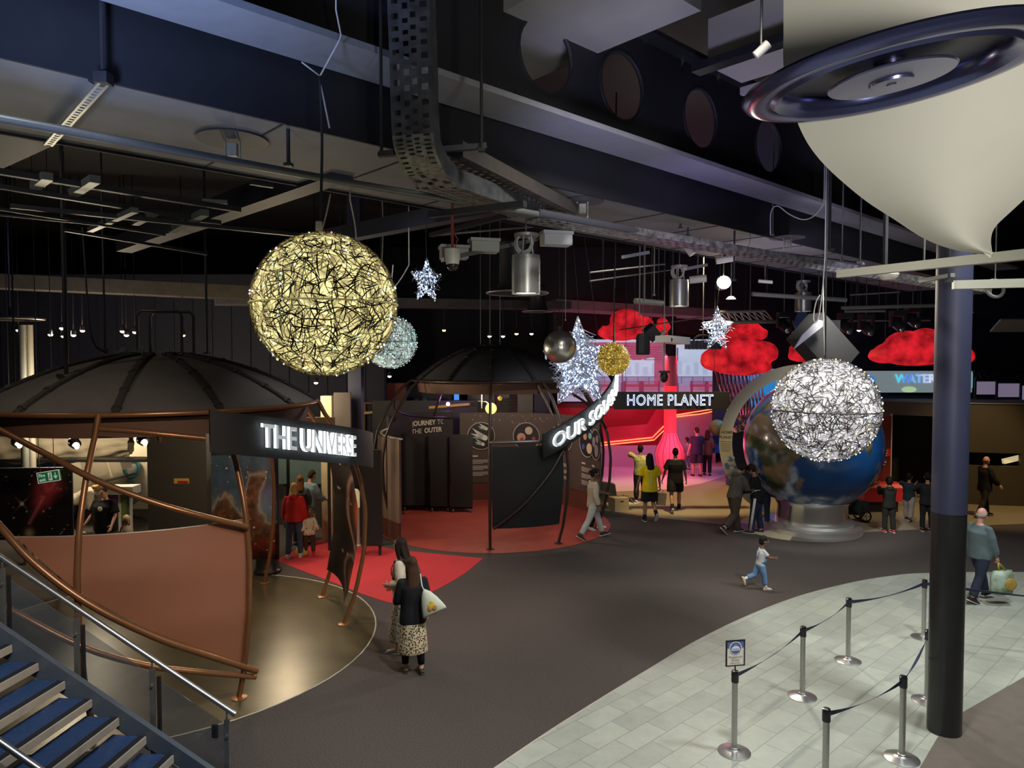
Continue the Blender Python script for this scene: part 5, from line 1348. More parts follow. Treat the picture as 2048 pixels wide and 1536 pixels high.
g = G()
for k in range(16): g.ell(at(rng.uniform(1462, 1512), rng.uniform(832, 862), 24.3 + rng.uniform(-.2, .2)), rng.uniform(.05, .13), 10, 7)
obj('base_cluster', g, rib_m, t, smooth=True)
g = G(); q = at(1485, 862, 24.4); g.box((q.x, 24.45, q.z / 2), (1.0, .3, q.z)); obj('base', g, mat('base_navy', (.02, .04, .12), .5), t)
slab('blue_counter', 1425, 872, 1492, 906, 26.6, .5, mat('counter_blue', (.03, .12, .42), .4), 'blue counter below the silver ribs', 'counter')
q = at(1434, 855, 26.6); g = G(); g.ell(q, .3, 20, 12); tag(obj('green_ball', g, mat('green_ball', (.08, .2, .04), .5), smooth=True), 'green ball on the blue counter', 'ball')
slab('wall_dark_panel', 1425, 735, 1500, 872, 27.4, .1, black_wall, kind='structure')


# ---- organic bodies
def fuse(g, vox, smooth=4, m=None):
    """melt overlapping pieces into one continuous skin; returns (verts, faces)"""
    me = bpy.data.meshes.new('f'); me.from_pydata([tuple(v) for v in g.v], [], g.f); me.update()
    o = bpy.data.objects.new('f', me); C.objects.link(o)
    r = o.modifiers.new('r', 'REMESH'); r.mode = 'VOXEL'; r.voxel_size = vox; r.use_smooth_shade = True
    if smooth: s = o.modifiers.new('s', 'SMOOTH'); s.factor = .5; s.iterations = smooth
    dg = bpy.context.evaluated_depsgraph_get(); e = bpy.data.meshes.new_from_object(o.evaluated_get(dg), depsgraph=dg)
    out = G(); out.v = [v.co.copy() for v in e.vertices]; out.f = [list(p.vertices) for p in e.polygons]; out.m = [0] * len(out.f)
    bpy.data.objects.remove(o); bpy.data.meshes.remove(me); bpy.data.meshes.remove(e)
    return out


cloud_m = mat('cloud_red', (.5, .02, .03), .8, emit=(1, .02, .035), es=.34, bump=.8, nscale=4)
mm = cloud_m.node_tree; nzn = [n for n in mm.nodes if n.type == 'TEX_NOISE'][0]; mr = mm.nodes.new('ShaderNodeMapRange'); mr.inputs['From Min'].default_value = .3; mr.inputs['From Max'].default_value = .7; mr.inputs['To Min'].default_value = .08; mr.inputs['To Max'].default_value = .8
nz2 = mm.nodes.new('ShaderNodeTexNoise'); nz2.inputs['Scale'].default_value = 2.6; nz2.inputs['Detail'].default_value = 6; mm.links.new([n for n in mm.nodes if n.type == 'TEX_COORD'][0].outputs['Object'], nz2.inputs['Vector'])
mm.links.new(nz2.outputs['Fac'], mr.inputs['Value']); mm.links.new(mr.outputs['Result'], mm.nodes['Principled BSDF'].inputs['Emission Strength'])
for lab, d, blobs in (('red lit fabric cloud above the gold ball', 23, [(1253, 640, 34, 22), (1240, 665, 46, 17), (1275, 662, 34, 14), (1292, 645, 14, 12)]),
                      ('small red lit cloud glimpsed behind the black speaker', 24, [(1325, 650, 12, 16), (1318, 668, 18, 14)]),
                      ('biggest red lit fabric cloud right of the HOME PLANET board', 22, [(1455, 715, 54, 24), (1500, 705, 50, 28), (1470, 692, 46, 26), (1530, 705, 26, 22), (1430, 722, 30, 20), (1485, 735, 60, 16)]),
                      ('red lit cloud hanging just above the biggest cloud', 23.5, [(1490, 660, 36, 18), (1515, 668, 20, 14), (1475, 672, 22, 12)]),
                      ('small red lit cloud behind the black loudspeaker box', 22, [(1600, 706, 22, 18), (1625, 712, 22, 20), (1588, 712, 12, 10), (1640, 720, 18, 12)]),
                      ('wide red lit cloud passing behind the pillar', 21, [(1770, 712, 34, 15), (1812, 695, 44, 34), (1850, 690, 38, 34), (1790, 705, 44, 22), (1890, 708, 44, 22), (1925, 712, 24, 18), (1830, 718, 60, 14)])):
    g = G(); rng = random.Random(len(lab))
    for x, y, w, h in blobs:
        c = at(x, y, d); k = d / F; g.ell(c, (w * k, max(w * .55, h) * k, h * k), 20, 12)
        for q in range(5):
            a = rng.uniform(0, 2 * PI); b_ = rng.uniform(-.6, .9); g.ell(c + Vector((math.cos(a) * w * k * .75, -abs(math.sin(a)) * w * .4 * k, b_ * h * k * .6)), h * k * rng.uniform(.3, .5), 10, 7)
    t = thing('fabric_cloud', at(blobs[0][0], blobs[0][1], d), lab, 'cloud', 'red lit clouds')
    obj('body', fuse(g, .055, 3), cloud_m, t, smooth=True)
    c = at(blobs[0][0], blobs[0][1] - blobs[0][3] * .6, d); hang(t, 'hanging_wire', [c, Vector((c.x, c.y, 9.19))], .008, top=False)

# ---- WATER band
t = thing('lit_band', at(1700, 786, 24), 'long grey-blue lit band reading WATER behind the pillar', 'sign')
bandm = mat('band_lit', (.2, .25, .27), .5, emit=(.22, .29, .31), es=.62)
slab('panel', 1555, 742, 1945, 785, 24, .15, bandm, parent=t)
f_ = at(0, 0, 24); fr = (Vector((0, 23.98, 0)), Vector((1, 0, 0)), UP)
def tl(x, y): p = at(x, y, 23.98); return p.x, p.z
g = G(); x_, z_ = tl(1831, 758); me = text_mesh('WATER', .40, .012, .012); ww_ = [v.co.x for v in me.vertices]
cl5 = [mat('water_%d' % i, c, .4, emit=c, es=1.0) for i, c in enumerate([(.1, .55, .75), (.08, .25, .8), (.15, .4, .8), (.4, .5, .8), (.55, .6, .8)])]
g.mesh(me, frame_mat((Vector((0, 23.98, 0)), Vector((1, 0, 0)), UP), .01, x_, z_))
xs = np.array([np.mean([me.vertices[i].co.x for i in p.vertices]) for p in me.polygons]); q_ = (xs - min(ww_)) / (max(ww_) - min(ww_)); g.m = [int(min(4, v * 5)) for v in q_]
obj('lettering', g, cl5, t)
g = G(); x_, z_ = tl(1743, 761); g.disc((x_, z_), .15, fr, .012, 24); obj('blue_spot', g, mat('spot_blue', (.05, .2, .5), .5, emit=(.05, .22, .55), es=.8), t)
g = G(); x_, z_ = tl(1818, 779); g.disc((x_, z_), .25, fr, .012, 24, ry=.1); obj('green_mark', g, mat('mark_green', (.4, .6, .35), .5, emit=(.4, .6, .35), es=.8), t)
g = G(); x_, z_ = tl(1560, 752); g.prism([(x_ - .2, z_), (x_ + .05, z_ + .04), (x_ + .3, z_ + .22), (x_ + .26, z_ + .05), (x_ + .05, z_ - .06)], fr, .012); obj('leaf_mark', g, mat('mark_pale', (.5, .6, .62), .5, emit=(.5, .6, .62), es=.7), t)
for x in (1650, 1900): hang(t, 'hanging_rod', [at(x, 742, 24.05), at(x, 700, 24.05)], .02, dark_metal)
slab('teal_card', 1927, 745, 1946, 776, 23.6, .1, mat('card_teal', (.2, .4, .42), .5, emit=(.2, .42, .45), es=.6), 'small teal lit card at the right end of the WATER band', 'sign')

# ---- dark drum building at right
DC = Vector((15.8, 27.2, 0)); DR = 6.3; DZ = 3.02
drum_m = mat('drum_brown', (.055, .043, .030), .5, noise=.1, nscale=2); drum_in = mat('drum_shade', (.008, .008, .008), .8)
def dth(px, py=900): return hit(DC, px, py, r=DR)[0] % 360
def dp(th, z, r=DR): return Vector((DC.x + r * math.cos(R(th)), DC.y + r * math.sin(R(th)), z))
th_a, th_b = dth(1782), dth(1868); s_a, s_b = dth(1868), dth(2042)
zs0, zs1 = hit(DC, 1960, 931, r=DR)[1], hit(DC, 1960, 905, r=DR)[1]
t = thing('drum_building', DC, 'dark brown drum-shaped room with a slot window behind the pillar', 'building')
g = G()
for a, b, z0, z1 in ((182, th_a, 0, DZ), (th_a, th_b, 2.62, DZ), (th_b, s_a + .01, 0, DZ), (s_a, s_b, 0, zs0), (s_a, s_b, zs1, DZ), (s_b, 350, 0, DZ)):
    if b - a > .05: g.sheet(lambda u, v, a=a, b=b, z0=z0, z1=z1: dp(lerp(a, b, u), lerp(z0, z1, v)), max(2, int((b - a) / 2)), 2, .12)
obj('wall', g, drum_m, t, smooth=30)
g = G(); g.sheet(lambda u, v: dp(lerp(182, 350, u), lerp(0, DZ, v), DR - 1.2), 60, 1); obj('shade_backing', g, drum_in, t, smooth=30)  # black sheet standing in for the shade inside the drum
g = G(); g.lathe([(0, DZ), (DR - .02, DZ), (DR - .02, DZ - .05), (0, DZ - .05)], 80, (DC.x, DC.y, 0), a0=R(182), a1=R(350)); obj('roof', g, mat('roof_dark', (.02, .016, .016), .7), t)
g = G(); g.tube([dp(i, DZ + .02, DR + .01) for i in range(182, 350, 2)], .02, 5); obj('rim', g, mat('rim_brown', (.16, .11, .08), .4), t, smooth=True)
g = G(); g.tube([dp(th_a, 0.0, DR + .03), dp(th_a, 2.66, DR + .03)], .035, 6); obj('door_edge', g, mat('edge_cream', (.5, .46, .4), .5), t)
q = at(2023, 919, 21.2); g = G(); g.box(q, (.55, .1, .14), (Vector((.97, .1, .2)).normalized(), Vector((-.1, .99, 0)), Vector((-.2, 0, .97)).normalized())); tag(obj('lit_case', g, mat('case_lit', (.6, .5, .3), .4, emit=(1, .8, .45), es=.5)), 'small lit case glimpsed through the slot window', 'case')
# red text panel beside the doorway, red bench
p0, p1 = at(1742, 960, 20.6), at(1783, 832, 20.6)
t = thing('text_panel', ((p0.x + p1.x) / 2, 20.6, 0), 'dark red text panel left of the drum doorway, beside the globe', 'panel')
g = G(); g.box(((p0.x + p1.x) / 2, 20.62, p1.z / 2 + .05), (p1.x - p0.x, .06, p1.z - .1)); obj('board', g, mat('board_maroon', (.13, .015, .015), .5), t)
g = G(); z = at(0, 905, 20.6).z; g.box(((p0.x + p1.x) / 2, 20.585, z), (p1.x - p0.x, .01, .22)); obj('red_band', g, mat('band_red', (.55, .03, .03), .5), t)
g = G()
for k, (y, w) in enumerate(((895, .3), (901, .42), (906, .45), (911, .4), (919, .3), (924, .36), (929, .28))): zz = at(0, y, 20.6).z; g.box(((p0.x + p1.x) / 2 - .04, 20.577, zz), (w, .006, .03))
obj('caption_lines', g, white_ink, t)
g = G(); zz = at(0, 880, 20.6).z; g.disc(((p0.x + p1.x) / 2 - .12, zz), .1, (Vector((0, 20.588, 0)), Vector((1, 0, 0)), UP), .01, 20); obj('emblem', g, white_ink, t)
A_, B_ = fl(1722, 1012), fl(1806, 1012); d = 20.0
t = thing('red_bench', (at(1765, 1000, d).x, d, 0), 'long red rounded bench behind the boy beside the globe', 'bench')
x0, x1 = at(1728, 1000, d).x, at(1806, 1000, d).x; zt, zb_ = at(0, 968, d).z, at(0, 1004, d).z
g = G(); g.prism([(-.28, 0), (.28, 0), (.28, zt - zb_ - .12), (.2, zt - zb_ - .02), (.1, zt - zb_), (-.1, zt - zb_), (-.2, zt - zb_ - .02), (-.28, zt - zb_ - .12)], (Vector((x1, d + .3, zb_)), Vector((0, 1, 0)), UP), -(x1 - x0)); obj('seat_block', g, mat('bench_red', (.55, .025, .03), .45), t)
g = G(); g.box(((x0 + x1) / 2, d + .35, zb_ / 2), (x1 - x0 - .1, .4, zb_)); obj('plinth', g, mat('bench_plinth', (.03, .02, .02), .6), t)
# balcony panels upper right
for i, (x0, x1) in enumerate(((1951, 1992), (1994, 2040), (2042, 2096))):
    t = thing('balcony_panel', at((x0 + x1) / 2, 800, 23.5), 'balcony panel with violet light painted in, beyond the WATER band, %s from the pillar' % ('first', 'second', 'third')[i], 'panel', 'balcony panels with painted violet light')
    p0, p1 = at(x0, 789 + (x0 - 1951) * .12, 23.5), at(x1, 760 + (x1 - 1951) * .08, 23.5)
    g = G(); g.box(((p0.x + p1.x) / 2, 23.55, (p0.z + p1.z) / 2), (p1.x - p0.x, .04, p1.z - p0.z)); obj('panel', g, mat('panel_violet_light', (.30, .26, .36), .4, emit=(.4, .33, .5), es=.35), t)  # purple light on the glass panels put in as colour and glow
    g = G(); g.box((p0.x, 23.52, (p0.z + p1.z) / 2), (.05, .06, p1.z - p0.z + .3)); obj('post', g, dark_metal, t)
g = G()
for k in range(11): x = 1950 + k * 13; g.tube([at(x, 758 + k, 23.6), at(x + 7, 745 + k, 23.6), at(x + 14, 758 + k, 23.6)], .02, 5)
g.tube([at(1948, 742, 23.6), at(2100, 752, 23.6)], .03, 6); g.tube([at(1948, 760, 23.6), at(2100, 772, 23.6)], .03, 6)
tag(obj('lattice_rail', g, dark_metal), 'dark lattice rail above the balcony panels', 'railing')
g = G(); g.box(at(2026, 651, 21), (1.05, .05, .55), (Vector((1, 0, .0)), Vector((0, .6, .8)), Vector((0, -.8, .6)))); tag(obj('ceiling_panel', g, mat('panel_sage', (.26, .28, .24), .6)), 'pale grey-green tilted panel at the right edge above the drum', 'panel')
struct('wall_spill_block', G().box((1.55, 28.2, 3.2), (.15, 5.6, 6.4)), black_wall)  # wall added to keep the red light from spilling left
slab('wall_upper', 1700, 560, 2250, 742, 27.5, .15, navy_wall, kind='structure')
# hung show gear ------------------------------------------------------------
def gear(nm, lab, cat, p, grp=None, cable=True):
    t = thing(nm, p, lab, cat, grp)
    if cable: hang(t, 'hanging_rod', [p, Vector((p.x, p.y, p.z + .05))], .014, grey_metal)
    return t


gb = mat('gear_black', (.014, .014, .016), .4); gg = mat('gear_grey', (.3, .3, .3), .45)
def rotbox(p, s, rx=0, ry=0, rz=0):
    M = Matrix.Rotation(R(rz), 3, 'Z') @ Matrix.Rotation(R(ry), 3, 'Y') @ Matrix.Rotation(R(rx), 3, 'X'); return (M @ Vector((1, 0, 0)), M @ Vector((0, 1, 0)), M @ UP)
p = at(1286, 690, 17); t = gear('loudspeaker', 'black rounded loudspeaker hanging left of the projector', 'speaker', p + UP * .2)
g = G(); k = 17 / F; g.lathe([(.05, -.24), (.15, -.235), (.17, -.19), (.165, .2), (.12, .27), (.04, .28)], 8, p, caps=True); obj('cabinet', g, gb, t)
p = at(1303, 665, 17.4); t = gear('flood_lamp', 'black flood lamp tilted above the rounded loudspeaker', 'lamp', p + UP * .2)
g = G(); g.box(p, (.32, .3, .3), rotbox(p, 0, 20, 45, 20)); obj('housing', g, gb, t); g = G(); g.box(p + Vector((.24, -.05, -.02)), (.03, .16, .22), rotbox(p, 0, 20, 45, 20)); obj('barn_door', g, mat('barn_stripe', (.5, .45, .3), .5), t)
p = at(1345, 680, 16.5); t = gear('projector', 'white projector hanging over the HOME PLANET board', 'projector', p + UP * .1)
g = G(); g.box(p, (.62, .5, .16), rotbox(p, 0, 0, 4, 24)); obj('case', g, mat('proj_white', (.55, .54, .52), .4), t); g = G(); g.tube([p + Vector((-.1, -.24, 0)), p + Vector((-.13, -.31, 0))], .06, 16); obj('lens', g, gb, t, smooth=40)
p = at(1328, 742, 16.4); t = gear('stage_camera', 'small black camera on a drop rod in front of the red column', 'camera', p)
g = G(); g.tube([p, at(1325, 690, 16.4)], .02, 8); obj('rod', g, gg, t); g = G(); g.box(p - UP * .02, (.24, .16, .05)); g.ell(p - UP * .14, (.095, .095, .13), 16, 10); obj('head', g, gb, t, smooth=40)
p = at(1406, 690, 19); t = gear('gear_rack', 'dark ribbed lighting rack left of the small white star', 'rack', p + UP * .1)
g = G(); g.box(p, (.9, .35, .22)); [g.box(p + Vector((-.4 + k * .1, -.19, 0)), (.05, .04, .24)) for k in range(9)]; obj('case', g, gb, t); g = G(); g.tube([p + Vector((.25 * math.cos(a), 0, .12 + .14 * math.sin(a))) for a in np.linspace(0, PI, 10)], .03, 6); obj('handle', g, gb, t)
p = at(1645, 692, 14.5); t = gear('loudspeaker', 'big black loudspeaker box tilted above the white light ball', 'speaker', p + UP * .4)
g = G(); g.box(p, (1.15, .5, .74), rotbox(p, 0, 0, 44, 12)); obj('cabinet', g, mat('speaker_black', (.006, .006, .006), .7), t); g = G(); ax_ = rotbox(p, 0, 0, -38, 12)
g.prism([(-.42, -.05), (.35, -.08), (.42, .0), (.35, .08), (-.1, .06)], (at(1616, 668, 13.9), ax_[0], ax_[2]), -.03); obj('bracket', g, gg, t)
p = at(1636, 653, 17); t = gear('panel_board', 'pale board hanging behind the tilted loudspeaker box', 'panel', p + UP * .1)
g = G(); g.box(p, (1.05, .04, .3)); obj('board', g, mat('board_sage', (.33, .34, .29), .6), t)
p = at(1602, 648, 16.8); t = gear('diamond_board', 'blue slanted board beside the pale board', 'panel', p + UP * .2)
g = G(); g.prism([(-.18, .02), (-.06, .27), (.12, .28), (.2, .0), (.08, -.26), (-.05, -.26)], (p, Vector((1, 0, 0)), UP), -.05); obj('board', g, mat('board_blue', (.07, .12, .35), .5), t)
# truss and pipes
t = gear('lighting_truss', 'aluminium lighting truss above the biggest red cloud', 'truss', at(1500, 630, 20))
g = G(); a0, a1, b0, b1 = at(1440, 624, 20), at(1530, 622, 20), at(1455, 645, 20), at(1585, 642, 20); g.tube([a0, a1], .04, 8); obj('chord', g, galv, t, smooth=40); g = G(); g.tube([b0, b1], .055, 8); obj('chord', g, galv, t, smooth=40)
for k in range(7):
    g = G(); g.tube([a0.lerp(a1, k / 7), b0.lerp(b1, (k + .5) / 9)], .016, 5); g.tube([b0.lerp(b1, (k + .5) / 9), a0.lerp(a1, (k + 1) / 7)], .016, 5); obj('brace', g, galv, t)
for a, b, d0, d1, r, lab in (((1505, 588), (1692, 600), 16, 16.5, .05, 'galvanised pipe running behind the grey cylinder lamp'), ((1684, 616), (1868, 611), 17.5, 18, .045, 'bright pipe ending at the pillar'), ((1270, 602), (1325, 606), 14.5, 14.8, .06, 'short open-ended pipe on two chains left of the middle lamp'), ((1690, 623), (1770, 622), 17.8, 18, .03, 'lower short pipe near the pillar'), ((1700, 590), (1800, 584), 19, 19, .02, 'thin pipe above the bright pipe'), ((1690, 642), (1860, 641), 19, 19.4, .02, 'thin pink-lit pipe over the wide red cloud'), ((870, 470), (1220, 440), 12, 15, .02, 'thin rail above the big bell lamp'), ((1180, 545), (1330, 528), 14, 16, .016, 'thin red-lit rail left of the middle lamp'), ((1180, 562), (1340, 540), 15, 17, .016, 'second thin red-lit rail left of the middle lamp'), ((1240, 660), (1420, 632), 21, 23, .02, 'thin rail behind the black speaker')):
    p0, p1 = at(*a, d0), at(*b, d1); g = G(); g.tube([p0, p1], r, 10); o = tag(obj('rail_pipe', g, galv, smooth=40), lab, 'pipe', 'pipes over the far hall')
    for f in (.15, .85): hang(o, 'hanging_rod', [p0.lerp(p1, f)], .008, dark_metal)
# bright spotlight
p = at(1447, 565, 14.5); t = gear('spotlight', 'dazzling bright spotlight above the small white star', 'spotlight', p + UP * .1)
g = G(); g.lathe([(.04, -.02), (.14, .02), (.15, .16), (.06, .22)], 20, p, ax=(Vector((1, 0, 0)), UP, Vector((0, 1, 0)))); obj('can', g, gb, t, smooth=40)
g = G(); g.ell(p + Vector((0, -.03, 0)), (.14, .06, .13), 20, 12); obj('lamp_face', g, mat('spot_face', (1, .9, .75), .4, emit=(1, .86, .66), es=30), t, smooth=True)
lamp('SPOT', (p.x, p.y - .2, p.z), 700, (1, .86, .68), (p.x - 1.0, p.y - 6, 0), .12, 100, .6)
for px, py, d, w, h, rz, lab in ((1450, 522, 13.5, 36, 13, -5, 'pale flood lamp above the bright spotlight'), (1448, 497, 13.4, 14, 12, 0, 'small chrome lamp above the pale flood lamp'), (1377, 487, 12.6, 14, 15, 20, 'small dark lamp under the soffit left of the flood lamps'), (1522, 112, 7.2, 22, 18, -10, 'small white spot lamp beside the white sail'), (1395, 560, 14.4, 32, 15, -3, 'grey control box beside the middle lamp'), (1530, 562, 15.0, 26, 7, 3, 'small white box lamp right of the bright spotlight')):
    p = at(px, py, d); t = gear('flood_lamp', lab, 'lamp', p, None); g = G(); g.tube([p + Vector((-w / 2 / F * d, 0, 0)), p + Vector((w / 2 / F * d, -.05, -.01 * rz))], h / 2 / F * d, 12); obj('housing', g, mat('flood_cream', (.48, .45, .38), .45), t, smooth=40)
    g = G(); g.box(p + UP * (h / 2 / F * d + .03), (.03, .03, .08)); obj('yoke', g, gb, t)
p = at(1462, 595, 14.8); t = gear('dish_lamp', 'small lit dish lamp just below the bright spotlight', 'lamp', p); g = G(); g.lathe([(.1, -.03), (.05, .02), (0, .03)], 20, p, caps=False); obj('dish', g, mat('dish_lit', (1, .85, .6), .4, emit=(1, .8, .5), es=4), t)
# moving-head lamps
for px, py, d, lab in ((1568, 650, 19, 'grey moving-head lamp left of the blue slanted board'), (1732, 655, 18.5, 'dark moving-head lamp over the left end of the wide cloud'), (1690, 652, 18.5, 'black moving-head lamp beside the pale board'), (1795, 648, 18.4, 'black round moving-head lamp above the wide cloud'), (1825, 640, 19, 'blue-grey lamp beside the pillar above the wide cloud')):
    p = at(px, py, d); t = gear('moving_head', lab, 'lamp', p + UP * .3, 'moving-head lamps')
    g = G(); g.box(p + UP * .27, (.34, .26, .14)); obj('base', g, gb, t); g = G()
    for s_ in (-1, 1): g.box(p + Vector((.17 * s_, 0, .08)), (.05, .12, .3))
    obj('yoke', g, gb, t); g = G(); g.tube([p + Vector((-.02, .12, .1)), p, p + Vector((.04, -.14, -.14))], [.1, .14, .11], 14); obj('head', g, gb, t, smooth=40)
    g = G(); q = p + Vector((.043, -.15, -.15)); g.ell(q, (.08, .03, .08), 12, 8); obj('lens', g, mat('head_lens', (.7, .7, .75), .1, .9), t, smooth=True)
# small spots along the far left wall and over the second dome
for i, (px, py, d, e_, lab) in enumerate(((37, 660, 19, 8, 'small white track spot at the far left'), (101, 669, 19, 5, 'small white track spot left of the pair'), (124, 656, 19, 20, 'brightest track spot on the left wall'), (127, 672, 18.5, 5, 'yellowish track spot under the brightest one'), (147, 670, 18.8, 5, 'small track spot right of the brightest one'), (165, 661, 19, 3, 'double track spot on the left wall'), (245, 662, 19, 14, 'orange-white track spot near the hoop pipe'), (253, 670, 18.8, 4, 'small track spot right of the orange one'), (270, 664, 18.8, 4, 'twin track spot left of the hoop pipe'), (366, 670, 18.8, 5, 'small gold track spot right of the hoop pipe'),
                                          (888, 660, 23, 14, 'tiny orange lamp on the dark wall'), (979, 672, 21.5, 5, 'small white track spot left of the dome top rods'), (1006, 672, 21.5, 4, 'small white track spot right of the dome top rods'), (1033, 667, 21.5, 4, 'cluster spot beyond the second dome'), (1063, 667, 21.5, 3, 'faint cluster spot beyond the second dome'), (779, 752, 22, 6, 'twin white spot left of the second dome'), (632, 765, 20, 6, 'pinpoint white spot right of the first dome'), (1588, 665, 22, 4, 'small white spot left of the loudspeaker box'), (1718, 660, 22, 4, 'small white spot above the wide cloud'))):
    p = at(px, py, d); t = thing('track_spot', p, lab, 'spotlight', 'small track spots')
    ec = (1, .35, .05) if px == 888 else ((1, .7, .3) if px in (245, 366, 127, 1033) else (1, .95, .88))
    g = G(); g.lathe([(.03, .14), (.055, .1), (.06, 0)], 14, p); obj('can', g, gb, t, smooth=40); g = G(); g.ell(p - UP * .0, (.06, .06, .05), 12, 8); obj('lens', g, mat('lens_%d' % i, ec, .4, emit=ec, es=e_), t, smooth=True)
    hang(t, 'stem', [p + UP * .13, p + UP * .3], .012, dark_metal)
lamp('POINT', tuple(at(124, 664, 19)), 30, (1, .85, .6), size=.1); lamp('POINT', tuple(at(245, 668, 19)), 22, (1, .6, .3), size=.1)

# ================================================================ BEYOND THE TWO DOMES
slab('orange_mural', 722, 766, 812, 828, 25, .1, mat('mural_orange', (.24, .055, .018), .6, col2=(.09, .025, .012), nscale=1.6), 'rusty orange planet surface board left of the second dome', 'panel', foot=True)
t = thing('yellow_barrier', at(735, 845, 23.5), 'yellow barrier in front of the orange board', 'barrier'); yl = mat('barrier_yellow', (.5, .3, .03), .5)
a, b = at(727, 826, 23.5), at(940, 808, 22.6); g = G(); g.bar(a, b, .12, .08); obj('top_rail', g, yl, t); g = G(); g.tube([a, Vector((a.x, a.y, 0))], .05, 8); obj('post', g, yl, t)
g = G(); g.box(at(850, 835, 22.9) - UP * .4, (3.4, .05, 1.9)); obj('dark_panel', g, wall_black, t)
g = G(); q = at(742, 815, 23.6); g.tube([q + Vector((-.2, 0, -.2)), q + Vector((-.2, 0, .15)), q + Vector((.25, 0, .15)), q + Vector((.25, 0, -.2))], .035, 6); obj('handle', g, mat('handle_rust', (.3, .12, .05), .5), t)
p = at(896, 808, 22); t = thing('violet_lamp', p, 'small glaring violet lamp behind the OUTER panel', 'lamp'); g = G(); g.ell(p, .06, 14, 10); obj('bulb', g, mat('violet_bulb', (.7, .3, 1), .4, emit=(.6, .25, 1), es=14), t, smooth=True); g = G(); g.tube([p - UP * .05, p - UP * .5], .02, 6); obj('stem', g, gb, t)
lamp('POINT', (p.x, p.y - .3, p.z + .1), 18, (.55, .25, 1), size=.08)
slab('blue_monitor', 908, 782, 918, 800, 26, .05, mat('monitor_blue', (.05, .2, .6), .4, emit=(.05, .25, .8), es=1.0), 'small blue monitor behind the second dome', 'monitor', foot=True)
slab('night_board', 813, 770, 905, 812, 27, .08, mat('board_night', (.012, .022, .05), .5), 'dark blue board right of the orange one', 'panel', foot=True)
q = at(845, 806, 25); g = G(); g.box((q.x, q.y, q.z / 2 - .1), (.5, .4, q.z - .1)); [g.ell(q + Vector((dx, 0, dz)), s_, 10, 8) for dx, dz, s_ in ((-.2, 0, .16), (.1, .08, .14), (.3, 0, .1), (0, -.05, .15))]; tag(obj('model_rover', g, mat('rover', (.06, .10, .08), .5), smooth=True), 'small greenish model in front of the dark blue board', 'model')
gp = mat('capsule_grey', (.13, .12, .115), .5, noise=.1, nscale=3)
t = thing('space_capsule', at(985, 830, 25), 'grey rounded exhibit casing seen under the second dome', 'exhibit')
q = at(985, 800, 25); g = G(); g.lathe([(.9, 0), (.9, q.z - .1), (.85, q.z + .4), (.7, q.z + .8), (0, q.z + .9)], 40, (q.x, 25, 0)); obj('shell', g, gp, t, smooth=35)
g = G(); g.box((q.x + .1, 24.12, q.z + .3), (1.0, .1, .35)); obj('hatch', g, gb, t)
g = G(); [g.tube([Vector((q.x + .93 * math.cos(a), 25 - .93 * abs(math.sin(a)), z)) for a in np.linspace(.5, 1.0, 5)], .03, 5) for z in np.linspace(q.z - .3, q.z + .5, 8)]; obj('ribs', g, galv, t)
slab('grey_locker', 1035, 776, 1066, 835, 24, .5, mat('locker_grey', (.15, .14, .13), .5), 'grey upright case right of the rounded exhibit casing', 'case', foot=True, dy=0)
slab('grey_locker', 1068, 774, 1100, 835, 24.2, .5, mat('locker_blue', (.03, .03, .09), .5), 'navy upright case right of the grey one under the dome', 'case', foot=True)

# ================================================================ INSIDE AND BEHIND THE FIRST PAVILION
cream_w = mat('module_cream', (.46, .40, .29), .6, noise=.06, nscale=2)
slab('wall_cream', 128, 868, 303, 1018, 19.0, .15, cream_w, kind='structure')
q0, q1 = at(-60, 893, 16.5), at(262, 888, 17.2)
t = thing('fabric_tube', (q0 + q1) / 2, 'bulging crumpled cream fabric tube behind the bronze ribs', 'fabric tube')
g = G(); n = 60; dv = (q1 - q0)
def tubep(u, v):
    a = 2 * PI * v; c = q0 + dv * u; rr = .40 * (1 - .35 * max(0, u - .8) / .2) ; w = rr + .028 * math.sin(9 * a + 14 * u) + .022 * math.sin(40 * u + 3 * math.sin(a)) + .02 * math.sin(23 * u * (1 + .3 * math.cos(a)))
    return c + Vector((-dv.y, dv.x, 0)).normalized() * (w * math.cos(a)) + UP * (w * math.sin(a))
g.sheet(tubep, 90, 36); obj('fabric', g, mat('fabric_cream', (.40, .34, .24), .8, noise=.1, nscale=5, bump=.4), t, smooth=True)
for x in (20, 140): c_ = at(x, 870, 16.7); hang(t, 'hanging_wire', [c_ + UP * .1, c_ + UP * .3], .01)
hb = at(100, 920, 16.4); g = G(); g.box((hb.x, 16.5, hb.z), (4.6, .5, .06)); tag(obj('dark_shelf', g, gb), 'dark shelf edge under the cream fabric tube', 'shelf')
for i, (px, py, lab) in enumerate(((33, 882, 'chrome spot lamp left under the bronze dome rim'), (147, 884, 'chrome spot lamp in the middle under the bronze dome rim'), (283, 878, 'chrome spot lamp right under the bronze dome rim'))):
    p = at(px, py, 12.6); t = thing('chrome_spot', p, lab, 'spotlight', 'chrome spot lamps')
    g = G(); g.tube([p + Vector((-.07, .02, .02)), p, p + Vector((.08, -.04, -.05))], [.05, .1, .085], 16); obj('can', g, chrome, t, smooth=40); g = G(); g.ell(p + Vector((.086, -.045, -.056)), (.03, .07, .07), 12, 8); obj('lens', g, mat('spot_lens', (1, .95, .85), .3, emit=(1, .92, .75), es=2.5), t, smooth=True)
    hang(t, 'stem', [p + UP * .08, Vector((p.x, p.y, 3.5))], .014, top=(i == 0))
